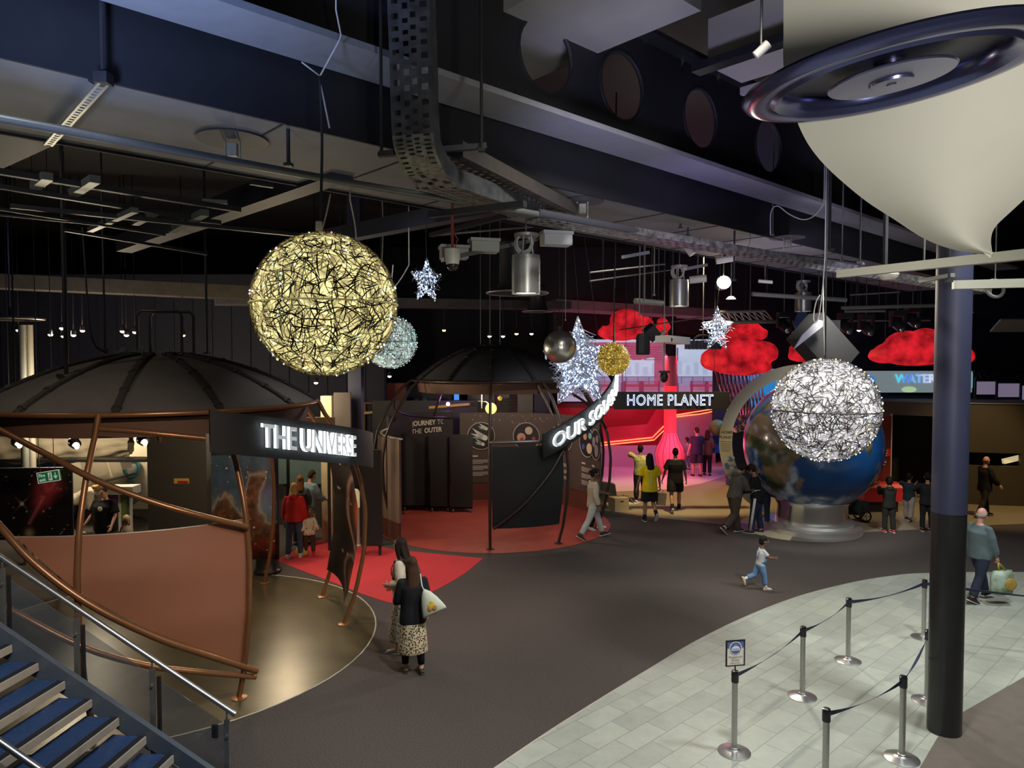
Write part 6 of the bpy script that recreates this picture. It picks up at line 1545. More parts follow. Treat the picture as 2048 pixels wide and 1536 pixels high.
# porthole rings and paper notes on the cream wall
for px, py, rx, lab in ((263, 936, 15, 'upper teal porthole ring on the cream wall'), (262, 985, 17, 'lower teal porthole ring on the cream wall')):
    p = at(px, py, 18.9); t = thing('porthole', p, lab, 'porthole', 'porthole rings'); fr = (Vector((0, 18.92, 0)), Vector((1, 0, 0)), UP); k = 18.9 / F
    g = G(); g.tube([p + Vector((rx * k * math.cos(a), 0, 1.25 * rx * k * math.sin(a))) for a in np.linspace(0, 2 * PI, 32, endpoint=False)], .045, 8, closed=True); obj('ring', g, mat('ring_teal', (.05, .22, .24), .4), t, smooth=True)
    g = G(); g.disc((p.x, p.z), rx * k * .9, (Vector((0, 18.96, 0)), Vector((1, 0, 0)), UP), .02, 24, ry=rx * k * 1.15); obj('glass', g, mat('porthole_glass', (.5, .55, .5), .2), t)
for x0, y0, x1, y1, lab in ((206, 876, 224, 898, 'left paper notice on the cream wall'), (229, 874, 246, 890, 'right paper notice on the cream wall')): slab('paper_notice', x0, y0, x1, y1, 18.985, .012, mat('paper', (.62, .58, .48), .7), lab, 'notice', 'paper notices')
t = thing('wall_cupboard', at(213, 930, 18.4), 'tilted beige cupboard on the cream wall', 'cupboard'); p = at(213, 928, 18.4); ax_ = rotbox(p, 0, 0, -14, 0); bm_ = mat('cupboard_beige', (.34, .29, .22), .6)
g = G(); g.box(p, (1.0, .5, .5), ax_); obj('body', g, bm_, t); g = G(); g.box(p + Vector((.22, -.26, -.05)), (.06, .03, .52), ax_); obj('strip', g, cream_w, t); g = G(); g.box(p + Vector((.3, -.1, -.36)), (.75, .5, .05), ax_); obj('dark_lip', g, gb, t)
t = thing('display_stand', (at(238, 1000, 17.9).x, 17.9, 0), 'white framed stand with purple and green picture panels', 'stand'); k = 17.9 / F
x0, x1, x2 = at(214, 1000, 17.9).x, at(239, 1000, 17.9).x, at(262, 1000, 17.9).x; z0, z1 = .35, at(0, 985, 17.9).z
for x in (x0, x1, x2): g = G(); g.box((x, 17.9, z1 / 2), (.05, .05, z1)); obj('upright', g, mat('stand_white', (.6, .58, .52), .5), t)
g = G(); g.box(((x0 + x2) / 2, 17.9, z1 + .08), (x2 - x0 + .3, .4, .2)); obj('head', g, mat('stand_white', (.6, .58, .52)), t)
g = G(); g.box(((x0 + x1) / 2, 17.93, (z0 + z1) / 2), (x1 - x0 - .05, .03, z1 - z0)); obj('picture', g, mat('picture_purple', (.06, .03, .22), .5, col2=(.3, .08, .03), nscale=3), t)
g = G(); g.box(((x1 + x2) / 2, 17.93, (z0 + z1) / 2), (x2 - x1 - .05, .03, z1 - z0)); obj('picture', g, mat('picture_green', (.22, .28, .02), .5, col2=(.05, .08, .12), nscale=3), t)
# dark upright wall with its warning label
d = 13.6; p0, p1 = at(297, 1064, d), at(412, 866, d)
t = thing('dark_partition', ((p0.x + p1.x) / 2, d, 0), 'tall dark grey partition with a small yellow and red label', 'partition'); g = G(); g.box(((p0.x + p1.x) / 2, d + .1, 1.75), (p1.x - p0.x, .2, 3.5)); obj('panel', g, mat('partition_grey', (.058, .054, .05), .6, noise=.1, nscale=2), t)
p = at(363, 962, d - .01); g = G(); g.box(p, (.29, .012, .1)); lb = obj('label', g, mat('label_yellow', (.6, .4, .1), .5), t); g = G(); g.box(p + Vector((.03, -.008, -.02)), (.2, .006, .045)); obj('red_line', g, mat('label_red', (.4, .02, .02), .5), lb)
# fire exit sign
p = at(98, 953, 13.0); t = thing('exit_sign', p, 'green fire exit sign hanging over the red galaxy panel', 'sign'); u = Vector((.97, -.1, .16)).normalized(); n_ = Vector((-.1, -.99, 0)); v = n_.cross(u).normalized(); n_ = u.cross(v)
W_, H_ = 49 / F * 13, 22 / F * 13; gr = mat('exit_green', (.01, .13, .05), .5, emit=(.01, .16, .06), es=.35); xw = mat('exit_white', (.7, .75, .68), .5, emit=(.8, .9, .75), es=.3)
g = G(); g.box(p, (W_, H_, .03), (u, v, n_), 0); fr = (p + n_ * .0155, u, v)
for x, y, w, h in ((0, H_ / 2 - .006, W_, .012), (0, -H_ / 2 + .006, W_, .012), (-W_ / 2 + .006, 0, .012, H_), (W_ / 2 - .006, 0, .012, H_)): g.box(fr[0] + u * x + v * y, (w, h, .004), (u, v, n_), 1)
put_text(g, 'Fire', fr, -.125, .035, .085, ext=.001, fat=.002, mi=1); put_text(g, 'exit', fr, -.125, -.045, .085, ext=.001, fat=.002, mi=1)
g.box(fr[0] + u * .035, (.075, H_ * .72, .003), (u, v, n_), 1)
f2 = (fr[0] + n_ * .002, u, v)
g.disc((.045, .045), .012, f2, .002, 10, 0); g.prism([(.03, .03), (.05, .028), (.045, -.01), (.055, -.05), (.042, -.05), (.033, -.012), (.015, -.05), (.008, -.04), (.026, .0)], f2, .002, 0)
g.prism([(.135, .06), (.15, .06), (.15, -.02), (.175, .01), (.18, -.01), (.1425, -.06), (.105, -.01), (.11, .01), (.135, -.02)], fr, .003, 1)
obj('plate', g, [gr, xw], t)
for x in (-.15, .15): hang(t, 'hanging_chain', [p + u * x + v * (H_ / 2), p + u * x + v * (H_ / 2 + .2)], .008, grey_metal)
# entrance: teal board, cream jamb, info pillar, bin
slab('teal_board', 556, 915, 652, 968, 18.2, .1, mat('board_teal', (.06, .10, .10), .5, noise=.15, nscale=2), 'dark teal board at the back of the pavilion entrance', 'panel', foot=True)
slab('dark_display', 556, 968, 652, 1052, 18.6, .3, mat('display_dark', (.03, .025, .022), .5), 'dark display bank under the teal board', 'display', foot=True)
g = G(); a = at(658, 1084, 17.0); g.box((a.x, 17.0, 1.75), (.26, .3, 3.5)); struct('trim_4', g, mat('jamb_cream', (.50, .42, .26), .6))
p = fl(711, 1092); t = thing('info_pillar', p, 'slim round-topped white information pillar behind the galaxy sail', 'pillar'); zt = at(0, 975, p.y).z
g = G(); g.box((p.x, p.y, zt * .33), (.2, .1, zt * .66)); obj('body', g, mat('pillar_cream', (.5, .45, .4), .5), t); g = G(); w_ = .1
g.prism([(-w_, 0), (w_, 0), (w_, zt * .24)] + [(w_ * math.cos(a), zt * .24 + w_ * math.sin(a)) for a in np.linspace(0, PI, 12)][1:], (Vector((p.x, p.y + .05, zt * .66)), Vector((1, 0, 0)), UP), .1); obj('head', g, mat('pillar_lit', (.7, .6, .4), .5, emit=(1, .85, .5), es=.25), t)
g = G(); g.lathe([(.16, 0), (.16, .03), (.1, .05)], 20, p); obj('foot', g, mat('pillar_cream', (.5, .45, .4)), t)
g = G()
for k in range(5): g.box((p.x, p.y - .055, zt * (.78 - .05 * k)), (.12, .004, .015))
obj('caption_lines', g, mat('ink_grey', (.2, .17, .14), .6), t)
# black drapes between the domes
slab('black_drape', 722, 900, 762, 1092, 15.6, .12, mat('drape_black', (.008, .008, .009), .8), 'black drape standing between the two pavilions', 'drape', foot=True)
# purple and brown plates left of the square pillar
slab('grey_flat', 668, 785, 700, 880, 16.6, .1, mat('flat_taupe', (.13, .11, .10), .6), 'grey-brown flat left of the square blue pillar', 'panel', foot=True)
slab('brown_flat', 560, 835, 668, 880, 16.0, .1, mat('flat_brown', (.13, .075, .045), .6), 'brown flat seen behind the THE UNIVERSE board', 'panel', foot=True)
# pipes far left
for px, w, d, m, lab in ((47, .11, 15, galv, 'shiny vertical pipe at the far left'), (62, .09, 15.4, mat('pipe_cream', (.36, .33, .27), .5), 'pale vertical pipe right of the shiny one')):
    a = at(px, 780, d); g = G(); g.tube([Vector((a.x, d, 0)), Vector((a.x, d, at(px, 650, d).z))], w / 2 + .02, 12); tag(obj('vertical_pipe', g, m, smooth=40), lab, 'pipe', 'upright pipes at far left')
a = at(20, 637, 14.8); t = thing('ring_hood', a, 'dark flat ring hood above the upright pipes at far left', 'hood'); g = G(); g.tube([a + Vector((.6 * math.cos(x), .6 * math.sin(x), 0)) for x in np.linspace(0, 2 * PI, 40, endpoint=False)], .03, 6, closed=True); g.lathe([(0, .06), (.58, .02), (.6, 0)], 40, a, caps=False); obj('hood', g, mat('hood_dark', (.07, .06, .05), .4, .5), t, smooth=40)
hang(t, 'stem', [a + UP * .06, a + UP * .4], .02, dark_metal)
# boxes near the second pavilion
p = fl(1237, 1020); t = thing('cardboard_box', p, 'open cardboard storage box on the floor right of the second pavilion', 'box'); ax_ = (Vector((.93, .36, 0)), Vector((-.36, .93, 0)), UP); cb_ = mat('cardboard', (.40, .30, .17), .7)
g = G(); g.box(p + UP * .19, (.46, .4, .38), ax_); obj('body', g, cb_, t); g = G(); g.box(p + UP * .29 + ax_[1] * -.2, (.1, .01, .03), ax_); obj('hand_hole', g, gb, t); g = G(); g.box(p + UP * .3 + ax_[0] * .32, (.26, .4, .015), rotbox(p, 0, 0, 50, 21)); obj('flap', g, cb_, t)
p = fl(1222, 1012); g = G(); g.prism([(-.28, 0), (.28, 0), (.2, .55), (-.2, .62)], (p + Vector((0, .5, 0)), Vector((1, .1, 0)).normalized(), UP), -.3); tag(obj('black_bag', g, mat('bag_black', (.015, .016, .02), .6)), 'black bag leaning behind the cardboard box', 'bag')
p = fl(1205, 1018); g = G(); g.ell(p + UP * .1, (.14, .12, .1), 14, 8); tag(obj('toy_bundle', g, mat('toy_brown', (.10, .06, .04), .8), smooth=True), 'small brown bundle on the floor left of the cardboard box', 'bundle')
p = fl(1262, 1008); g = G(); [g.box(p + Vector((dx, dy, .012 + .004 * i)), (.3, .22, .004), rotbox(p, 0, 0, 0, a)) for i, (dx, dy, a) in enumerate(((0, 0, 10), (.15, .1, 40), (-.1, .12, -20)))]; tag(obj('paper_sheets', g, mat('paper_blue', (.4, .42, .5), .7)), 'loose sheets of paper on the floor by the cardboard box', 'paper')
# pushchair
p = fl(1715, 1045); t = thing('pushchair', p, 'black folding pushchair parked at the right of the globe', 'pushchair')
g = G(); g.tube(spline([p + Vector((.08, 0, .2)), p + Vector((-.18, 0, .45)), p + Vector((.0, 0, .72)), p + Vector((.42, 0, 1.02)), p + Vector((.5, 0, 1.04))], 4), .022, 8); g.tube(spline([p + Vector((.08, .4, .2)), p + Vector((-.18, .4, .45)), p + Vector((.0, .4, .72)), p + Vector((.42, .4, 1.02)), p + Vector((.5, .4, 1.04))], 4), .022, 8); g.tube([p + Vector((.5, 0, 1.04)), p + Vector((.5, .4, 1.04))], .025, 8); obj('frame', g, gb, t, smooth=True)
g = G(); g.prism([(-.32, .2), (.2, .18), (.32, .36), (.3, .56), (.05, .58), (-.05, .72), (-.2, .75)], (p + Vector((0, .36, 0)), Vector((1, 0, 0)), UP), .3); obj('seat', g, mat('pram_cloth', (.014, .014, .016), .8), t)
for dx, dy, r_ in ((.22, 0, .16), (.22, .4, .16), (-.3, .02, .1), (-.3, .38, .1)):
    c_ = p + Vector((dx, dy, r_)); g = G(); g.tube([c_ + Vector((r_ * .86 * math.cos(a), 0, r_ * .86 * math.sin(a))) for a in np.linspace(0, 2 * PI, 24, endpoint=False)], r_ * .14, 8, closed=True); w = obj('wheel', g, gb, t, smooth=True)
    g = G(); [g.tube([c_, c_ + Vector((r_ * .8 * math.cos(a), 0, r_ * .8 * math.sin(a)))], .01, 5) for a in np.linspace(0, 2 * PI, 5, endpoint=False)]; obj('spokes', g, gg, w)
# ================================================================ PEOPLE
def V(*a): return Vector(a)


SKIN = {'fair': (.50, .29, .20), 'pink': (.58, .30, .24), 'tan': (.30, .16, .09), 'brown': (.14, .07, .042), 'dark': (.09, .045, .028)}
HAIRC = {'black': (.008, .007, .007), 'brown': (.045, .022, .012), 'dkbrown': (.02, .012, .009), 'blond': (.42, .26, .09), 'grey': (.3, .28, .26), 'fairblond': (.55, .42, .24), 'auburn': (.12, .05, .02)}


def pattern(nm, base, dots, scale, thr=.35, third=None):
    if nm in MATS: return MATS[nm]
    m = mat(nm, base, .8); N = m.node_tree.nodes; L = m.node_tree.links; b = N['Principled BSDF']
    tc = N.new('ShaderNodeTexCoord'); vo = N.new('ShaderNodeTexVoronoi'); vo.inputs['Scale'].default_value = scale; rp = N.new('ShaderNodeValToRGB'); rp.color_ramp.interpolation = 'CONSTANT'
    rp.color_ramp.elements[0].color = (*dots, 1); rp.color_ramp.elements[1].position = thr; rp.color_ramp.elements[1].color = (*base, 1)
    if third:
        e = rp.color_ramp.elements.new(thr * 1.8); e.color = (*third, 1); e = rp.color_ramp.elements.new(thr * 2.2); e.color = (*base, 1)
    L.new(tc.outputs['Object'], vo.inputs['Vector']); L.new(vo.outputs['Distance'], rp.inputs['Fac']); L.new(rp.outputs['Color'], b.inputs['Base Color'])
    return m


def cloth(c, nm=None, rough=.85):
    if isinstance(c, bpy.types.Material): return c
    return mat('cloth_%.3f_%.3f_%.3f' % c, c, rough, noise=.14, nscale=9, bump=.12, spec=.2)


def dirv(side, f, o): return V(side * math.sin(R(o)) * math.cos(R(f)), math.sin(R(f)), -math.cos(R(o)) * math.cos(R(f)))


def person(label, at_, face, h, skin='fair', hair=('short', 'black'), top=None, bottom=None, shoes=(.02, .02, .02), lean=0, twist=0, armL=(3, 9, 12, 0), armR=(3, 9, 12, 0), legL=(4, 2, 4), legR=(-4, 2, 4),
           head=(0, 0), wide=1.0, child=0.0, sock=None, group=None, vox=.0135, sole=(.5, .48, .45), extras=None, belly=0.0, side=0, lift=0.0):
    """local frame: +y faces forward, x to the person's right; limbs as (forward, outward, bend, inward) degrees"""
    hs = 1 + .42 * child; lf = 1 - .16 * child; sh = 1 - .16 * child
    nominal = .90 * lf + .735 + .115 * hs; s = h / nominal
    LEG = (.43 * lf, .41 * lf)
    J = {}
    for sd, nm_, lg in ((-1, 'L', legL), (1, 'R', legR)):
        hip = V(sd * .088 * wide, 0, 0); f, o, kb = lg[:3]
        kn = hip + dirv(sd, f, o) * LEG[0]; an = kn + dirv(sd, f - kb, o * .5) * LEG[1]
        J['hip' + nm_], J['kn' + nm_], J['an' + nm_], J['fp' + nm_] = hip, kn, an, (f - kb)
    foot_pitch = {}
    low = 1e9
    for n_ in 'LR':
        p = J['fp' + n_]; p = 0 if abs(p) < 14 else (p if p < 0 else p * .6); foot_pitch[n_] = lg_ = (legL if n_ == 'L' else legR)[3] if len(legL if n_ == 'L' else legR) > 3 else p
        toe = J['an' + n_].z - .065 + math.sin(R(lg_)) * (.16 if lg_ < 0 else -.07) * 1.0
        low = min(low, toe, J['an' + n_].z - .075 + (0 if lg_ > -14 else .02))
    pz = -low + lift; base = V(0, 0, pz)
    for k in list(J):
        if isinstance(J[k], Vector): J[k] = J[k] + base
    Q = Matrix.Rotation(R(-twist), 3, 'Z') @ Matrix.Rotation(R(side), 3, 'Y') @ Matrix.Rotation(R(-lean), 3, 'X')
    def U(x, y, z): return base + Q @ V(x, y, z)          # upper-body coordinates relative to the hips
    X_ = Q @ V(1, 0, 0)
    w = wide
    J['neck'] = U(0, -.012, .55)
    yaw, pit = head; HR = Q @ Matrix.Rotation(R(-yaw), 3, 'Z') @ Matrix.Rotation(R(-pit), 3, 'X')
    hc = U(0, .0, .60) + HR @ V(0, .03, .115 * hs + .0)
    hax = (HR @ V(1, 0, 0), HR @ V(0, 1, 0), HR @ V(0, 0, 1))
    def H(x, y, z): return hc + HR @ (V(x, y, z) * hs)
    for sd, nm_, ar in ((-1, 'L', armL), (1, 'R', armR)):
        shd = U(sd * .170 * w * (1 if not child else sh), 0, .478)
        f, o, b, i_ = ar[:4]
        d1 = Q @ dirv(sd, f, o); d2 = Q @ dirv(sd, f + b, o - i_)
        el = shd + d1 * .285 * sh; wr = el + d2 * .25 * sh
        J['sh' + nm_], J['el' + nm_], J['wr' + nm_], J['hd' + nm_] = shd, el, wr, d2
    M = Matrix.Translation(Vector((at_[0], at_[1], 0))) @ Matrix.Rotation(R(face), 4, 'Z') @ Matrix.Scale(s, 4)
    t = thing('person', (at_[0], at_[1], 0), label, 'person', group)
    def W(g): g.v = [M @ p for p in g.v]; return g
    # ---- body
    g = G(); up = X_
    g.tube([U(0, 0, -.05), U(0, -.005, .04), U(0, 0, .15), U(0, .005, .28), U(0, 0, .39), U(0, -.008, .475), U(0, -.01, .535)],
           [(.13 * w, .09), (.158 * w, .112), (.138 * w, .098 + belly), (.15 * w, .112 + belly * .7), (.166 * w, .110), (.125 * w, .080), (.06, .06)], 18, up=up)
    g.tube([U(0, -.012, .52), U(0, .005, .62), hc], [.056, .052, .05], 12)
    for n_ in 'LR':
        g.tube([J['hip' + n_] + V(0, 0, .03), J['hip' + n_].lerp(J['kn' + n_], .4), J['kn' + n_], J['kn' + n_].lerp(J['an' + n_], .35), J['an' + n_]], [.088 * w, .078 * w, .053, .056, .037], 14)
        g.tube([J['sh' + n_], J['sh' + n_].lerp(J['el' + n_], .5), J['el' + n_], J['el' + n_].lerp(J['wr' + n_], .35), J['wr' + n_]], [.054, .046, .038, .037, .026], 12)
        a = J['an' + n_]; p = R(foot_pitch[n_]); fd = V(0, math.cos(p), math.sin(p)); fu = V(0, -math.sin(p), math.cos(p))
        g.tube([a - fd * .05 - fu * .035, a + fd * .03 - fu * .03, a + fd * .12 - fu * .05, a + fd * .17 - fu * .055], [(.034, .035), (.038, .04), (.042, .025), (.03, .016)], 10, up=V(1, 0, 0))
    g.ell(hc + HR @ V(0, 0, .012 * hs), (.074 * hs, .094 * hs, .108 * hs), 20, 14, ax=hax)
    g.ell(H(0, .03, -.055), (.056 * hs, .062 * hs, .062 * hs), 16, 10, ax=hax)
    g.ell(H(0, .096, -.018), (.013 * hs, .018 * hs, .022 * hs), 10, 8, ax=hax)
    g.ell(H(0, .088, -.082), (.022 * hs, .014 * hs, .016 * hs), 10, 8, ax=hax)
    for sd in (-1, 1): g.ell(H(sd * .078, -.008, -.012), (.012 * hs, .024 * hs, .034 * hs), 10, 8, ax=hax)
    PN = {}
    for sd, n_ in ((-1, 'L'), (1, 'R')):
        d = J['hd' + n_]; med = (Q @ V(-sd, 0, 0)); med = (med - d * med.dot(d)); med = med.normalized() if med.length > .1 else (Q @ V(0, 1, 0)); spr = d.cross(med); PN[n_] = (d, med, spr)
        g.ell(J['wr' + n_] + d * .05, (.042, .017, .056), 12, 8, ax=(spr, med, d))
    W(g); body = fuse(g, vox * (1 if h > 1.2 else .8), 4)
    for sd, n_ in ((-1, 'L'), (1, 'R')):
        d, med, spr = PN[n_]; fs_ = 1.0
        fwd = 1 if spr.dot(Q @ V(0, 1, 0)) > 0 else -1
        curl = (armL if n_ == 'L' else armR)[4] if len(armL if n_ == 'L' else armR) > 4 else 22
        fg = G()
        for i in range(4):
            ln = (.040, .044, .041, .032)[i]; p = J['wr' + n_] + d * (.078 + (.004, .01, .008, 0)[i]) + spr * (fwd * (.030 - .0195 * i)); a = R(curl * .5); pts = [p]
            for k in range(3):
                dd = d * math.cos(a) + med * math.sin(a); p = p + dd * ln * (1, .72, .56)[k]; pts.append(p); a += R(curl)
            fg.tube(pts, [.0088, .0084, .0078, .006], 7)
        p = J['wr' + n_] + d * .022 + spr * (fwd * .028) + med * .008; q = p + (d * .75 + spr * (fwd * .6) + med * .35).normalized() * .045; fg.tube([p, q, q + (d * .9 + med * .4 + spr * fwd * .15).normalized() * .034], [.011, .0098, .0072], 7)
        W(fg); body.join(fg)
    n0 = len(body.f)
    eg = G()
    for sd in (-1, 1):
        eg.ell(H(sd * .031, .0835, .012), (.0135 * hs, .009 * hs, .0085 * hs), 8, 6, 1, ax=hax); eg.ell(H(sd * .031, .091, .012), (.0065 * hs, .004 * hs, .0065 * hs), 8, 6, 2, ax=hax); eg.ell(H(sd * .031, .089, .034), (.019 * hs, .007 * hs, .004 * hs), 8, 4, 3, ax=hax)
    eg.ell(H(0, .097, -.068), (.024 * hs, .006 * hs, .0065 * hs), 10, 6, 4, ax=hax); W(eg); body.join(eg)
    hcol = HAIRC[hair[1]] if hair[1] in HAIRC else hair[1]; sk = SKIN[skin]; hm = mat('hair_' + hair[1], hcol, .7, noise=.3, nscale=30, spec=.15)
    obj('body', body, [mat('skin_' + skin, sk, .55, noise=.05, nscale=8), mat('eye_white', (.7, .7, .68), .3), mat('eye_dark', (.012, .01, .01), .2), hm, mat('lip_' + skin, (sk[0] * .8, sk[1] * .5, sk[2] * .5), .5)], t, smooth=True)
    # ---- hair
    hg = G(); st = hair[0]
    if st not in ('bald', 'none'):
        k = 1.0 if st not in ('afro', 'curly') else 1.12
        hg.ell(H(0, -.016, .03), (.082 * hs * k, .098 * hs * k, .1 * hs * k), 18, 12, ax=hax)
        hg.ell(H(0, -.05, -.012), (.076 * hs * k, .062 * hs * k, .08 * hs), 16, 10, ax=hax)
        if st in ('long', 'verylong', 'bob'):
            ln = {'bob': .12, 'long': .30, 'verylong': .46}[st]
            bk = Q @ V(0, -1, 0)
            p0 = H(0, -.045, .0); p1 = H(0, -.075, -.1); p2 = p1 + (Q @ V(0, -.045, -ln * .45)); p3 = p1 + (Q @ V(0, -.05, -ln))
            hg.tube([p0, p1, p2, p3], [(.086 * hs, .06), (.092 * hs, .05), (.098 if ln > .2 else .085, .042), (.05, .018)], 14, up=hax[0])
            for sd in (-1, 1): hg.tube([H(sd * .066, .02, .05), H(sd * .078, .01, -.05), H(sd * .08, -.01, -.13 if ln < .2 else -.22)], [(.02, .045), (.02, .045), (.014, .03)], 8, up=hax[0])
        if st == 'bun': hg.ell(H(0, -.105, .05), .045, 12, 8, ax=hax)
        if st == 'cap':
            hg.tube([H(0, .06, .062), H(0, .15, .045)], [(.07, .012), (.05, .006)], 10, up=hax[0])
        W(hg); obj('hair', fuse(hg, .011 * (1 if h > 1.2 else .85), 3), hm, t, smooth=True)
    elif st == 'bald':
        hg.tube([H(.082, -.01, -.01), H(.06, -.07, -.02), H(0, -.098, -.025), H(-.06, -.07, -.02), H(-.082, -.01, -.01)], [(.03, .008)] * 5, 8, up=hax[2]); W(hg); obj('hair', hg, hm, t, smooth=True)
    # ---- top
    if top:
        c_, sl, hem = top[0], top[1], top[2]; ls = top[3] if len(top) > 3 else .014; hood = len(top) > 4 and top[4]
        g = G(); e = ls + .006
        P = [(hem, .172, .124), (min(hem + .1, .06), .172, .124), (.15, .150, .108), (.28, .156, .118), (.39, .168, .114), (.468, .122, .084), (.522, .07, .068)]
        P = [q for i, q in enumerate(P) if i != 1 or hem < -.02]
        g.tube([U(0, 0, q[0]) for q in P], [((q[1] + e) * w, q[2] + e * .9 + (belly if .05 < q[0] < .45 else belly * .5 if q[0] < .05 else 0)) for q in P], 20, up=up)
        for n_ in 'LR':
            a, b, c2 = J['sh' + n_], J['el' + n_], J['wr' + n_]
            g.ell(a - Q @ V(0, 0, .008), .042 + e * .6, 12, 8); g.tube([U(0, -.005, .45), a.lerp(U(0, 0, .45), .12)], [.05 + e * .7, .036 + e * .6], 12)
            if sl <= 1: g.tube([a, a.lerp(b, sl)], [.042 + e * .6, .052 + e * 1.3], 12)
            else: g.tube([a, a.lerp(b, .55), b, b.lerp(c2, .55), b.lerp(c2, sl - 1)], [.042 + e * .6, .05 + e, .046 + e, .042 + e, .032 + e * .8], 12)
        if hood: g.ell(U(0, -.10, .52), (.10, .06, .075), 14, 8, ax=(X_, Q @ V(0, 1, 0), Q @ V(0, 0, 1))); g.tube([U(-.075, .03, .51), U(-.09, -.05, .55), U(.09, -.05, .55), U(.075, .03, .51)], .035, 8)
        W(g); obj('top', fuse(g, .0145 * (1 if h > 1.2 else .8), 3), cloth(c_), t, smooth=True)
    if bottom:
        kind, c_, ln = bottom[0], bottom[1], bottom[2]; ls = bottom[3] if len(bottom) > 3 else .014
        g = G(); hp = base
        if kind == 'legs':
            g.tube([U(0, 0, .12), U(0, -.004, .03), base + V(0, 0, -.06)], [(.146 * w, .102 + belly * .4), ((.163 + ls * .2) * w, .117 + ls * .2), ((.150 + ls) * w, .105 + ls)], 18, up=up)
            for n_ in 'LR':
                a, b, c2 = J['hip' + n_], J['kn' + n_], J['an' + n_]
                if ln <= 1: g.tube([a + V(0, 0, .02), a.lerp(b, .5), a.lerp(b, ln)], [(.090 + ls * .1) * w, (.086 + ls) * w, (.076 + ls * 1.6)], 14)
                else: g.tube([a + V(0, 0, .02), a.lerp(b, .5), b, b.lerp(c2, .45), b.lerp(c2, ln - 1)], [(.094 + ls) * w, (.084 + ls) * w, .060 + ls, .058 + ls * 1.2, .046 + ls * 1.5], 14)
        else:
            z1 = ln; k = ls
            g.tube([U(0, 0, .12), U(0, -.004, .02), base + V(0, 0, -.2), base + V(0, .01, z1 * .75), base + V(0, .01, z1)], [(.15 * w, .108), (.175 * w, .13), (.19 * w, .15), (.19 * w + k, .165 + k), (.19 * w + k * 1.2, .17 + k)], 22, up=V(1, 0, 0))
        W(g); obj({'legs': 'trousers' if ln > 1 else 'shorts', 'skirt': 'skirt'}[kind], fuse(g, .0145 * (1 if h > 1.2 else .8), 2), cloth(c_), t, smooth=True)
    # ---- shoes
    for n_ in 'LR':
        a = J['an' + n_]; p = R(foot_pitch[n_]); fd = V(0, math.cos(p), math.sin(p)); fu = V(0, -math.sin(p), math.cos(p))
        k = 1 + .1 * child; tall = shoes[3] if len(shoes) > 3 else .01
        g = G(); g.tube([a - fd * .075 - fu * .04, a - fd * .04 - fu * .03, a + fd * .04 - fu * .028, a + fd * .12 - fu * .044, a + fd * .185 - fu * .052], [(.03, .024), (.042, .042), (.045, .045), (.049, .03), (.034, .02)], 12, up=V(1, 0, 0))
        g.tube([a - fd * .01 - fu * .03, a - fd * .012 + fu * tall], [.045, .046 if tall < .1 else .06], 12); W(g)
        so = obj('shoe', g, cloth(tuple(shoes[:3])), t, smooth=50)
        g = G(); g.tube([a - fd * .085 - fu * .066, a + fd * .03 - fu * .066, a + fd * .13 - fu * .066, a + fd * .2 - fu * .064], [(.034, .011), (.044, .011), (.052, .011), (.03, .009)], 12, up=V(1, 0, 0)); W(g); obj('sole', g, cloth(sole), so, smooth=50)
        if sock: g = G(); g.tube([a - fu * .01, a.lerp(J['kn' + n_], .26)], [.045, .052], 12); W(g); obj('sock', g, cloth(sock), t, smooth=True)
    J['M'] = M; J['U'] = U; J['X'] = X_; J['Q'] = Q; J['t'] = t; J['H'] = H; J['base'] = base
    return J


def xy(px, py): p = fl(px, py); return (p.x, p.y)


BLK, NVY, CRM, GRY, DKG, WHT = (.012, .012, .014), (.018, .024, .055), (.52, .45, .36), (.36, .34, .30), (.075, .068, .062), (.6, .58, .55)
leop = pattern('leopard', (.52, .42, .27), (.025, .018, .012), 38, .43); leop2 = pattern('leopard_pale', (.42, .37, .29), (.10, .07, .05), 30, .4)
floral = pattern('floral_shirt', (.50, .44, .18), (.03, .10, .28), 13, .26, (.12, .26, .12)); camo = pattern('camo_print', (.55, .48, .34), (.16, .11, .06), 16, .3)
bloom = pattern('flower_bag', (.02, .018, .02), (.4, .33, .33), 26, .24)
# two women in the foreground
j1 = person('woman in a cream cardigan and long pale skirt, facing left in the foreground', xy(806, 1302), 78, 1.72, 'pink', ('long', 'dkbrown'), (CRM, 1.85, -.12, .022), ('skirt', leop2, -.72, .04), (.4, .36, .3), armL=(-10, 8, 72, 62), armR=(-8, 10, 60, 40), head=(6, 4))
J = j1; g = G(); g.tube([J['U'](0, .115, .47), J['U'](0, .135, .3), J['U'](0, .13, .08), J['U'](0, .13, -.06)], [(.05, .02), (.075, .02), (.075, .02), (.07, .015)], 12, up=J['X']); g.v = [J['M'] @ p for p in g.v]; obj('vest', g, cloth(BLK), J['t'], smooth=True)
t = thing('backpack', J['M'] @ J['U'](0, -.22, .1), 'small dark flowered backpack on the woman in the cream cardigan', 'bag'); g = G(); g.ell(J['U'](.0, -.19, .25), (.15, .09, .2), 18, 12, ax=(J['X'], J['Q'] @ V(0, 1, 0), J['Q'] @ V(0, 0, 1))); g.ell(J['U'](0, -.25, .17), (.11, .05, .1), 14, 10); g.v = [J['M'] @ p for p in g.v]; obj('pack', g, bloom, t, smooth=True)
for sd in (-1, 1): g = G(); g.tube(spline([J['U'](sd * .1, -.13, .38), J['U'](sd * .125, -.06, .545), J['U'](sd * .125, .085, .47), J['U'](sd * .145, .128, .34), J['U'](sd * .165, .06, .2)], 4), [(.022, .006)] * 17, 6, up=J['X']); g.v = [J['M'] @ p for p in g.v]; obj('strap', g, cloth(BLK), t, smooth=True)
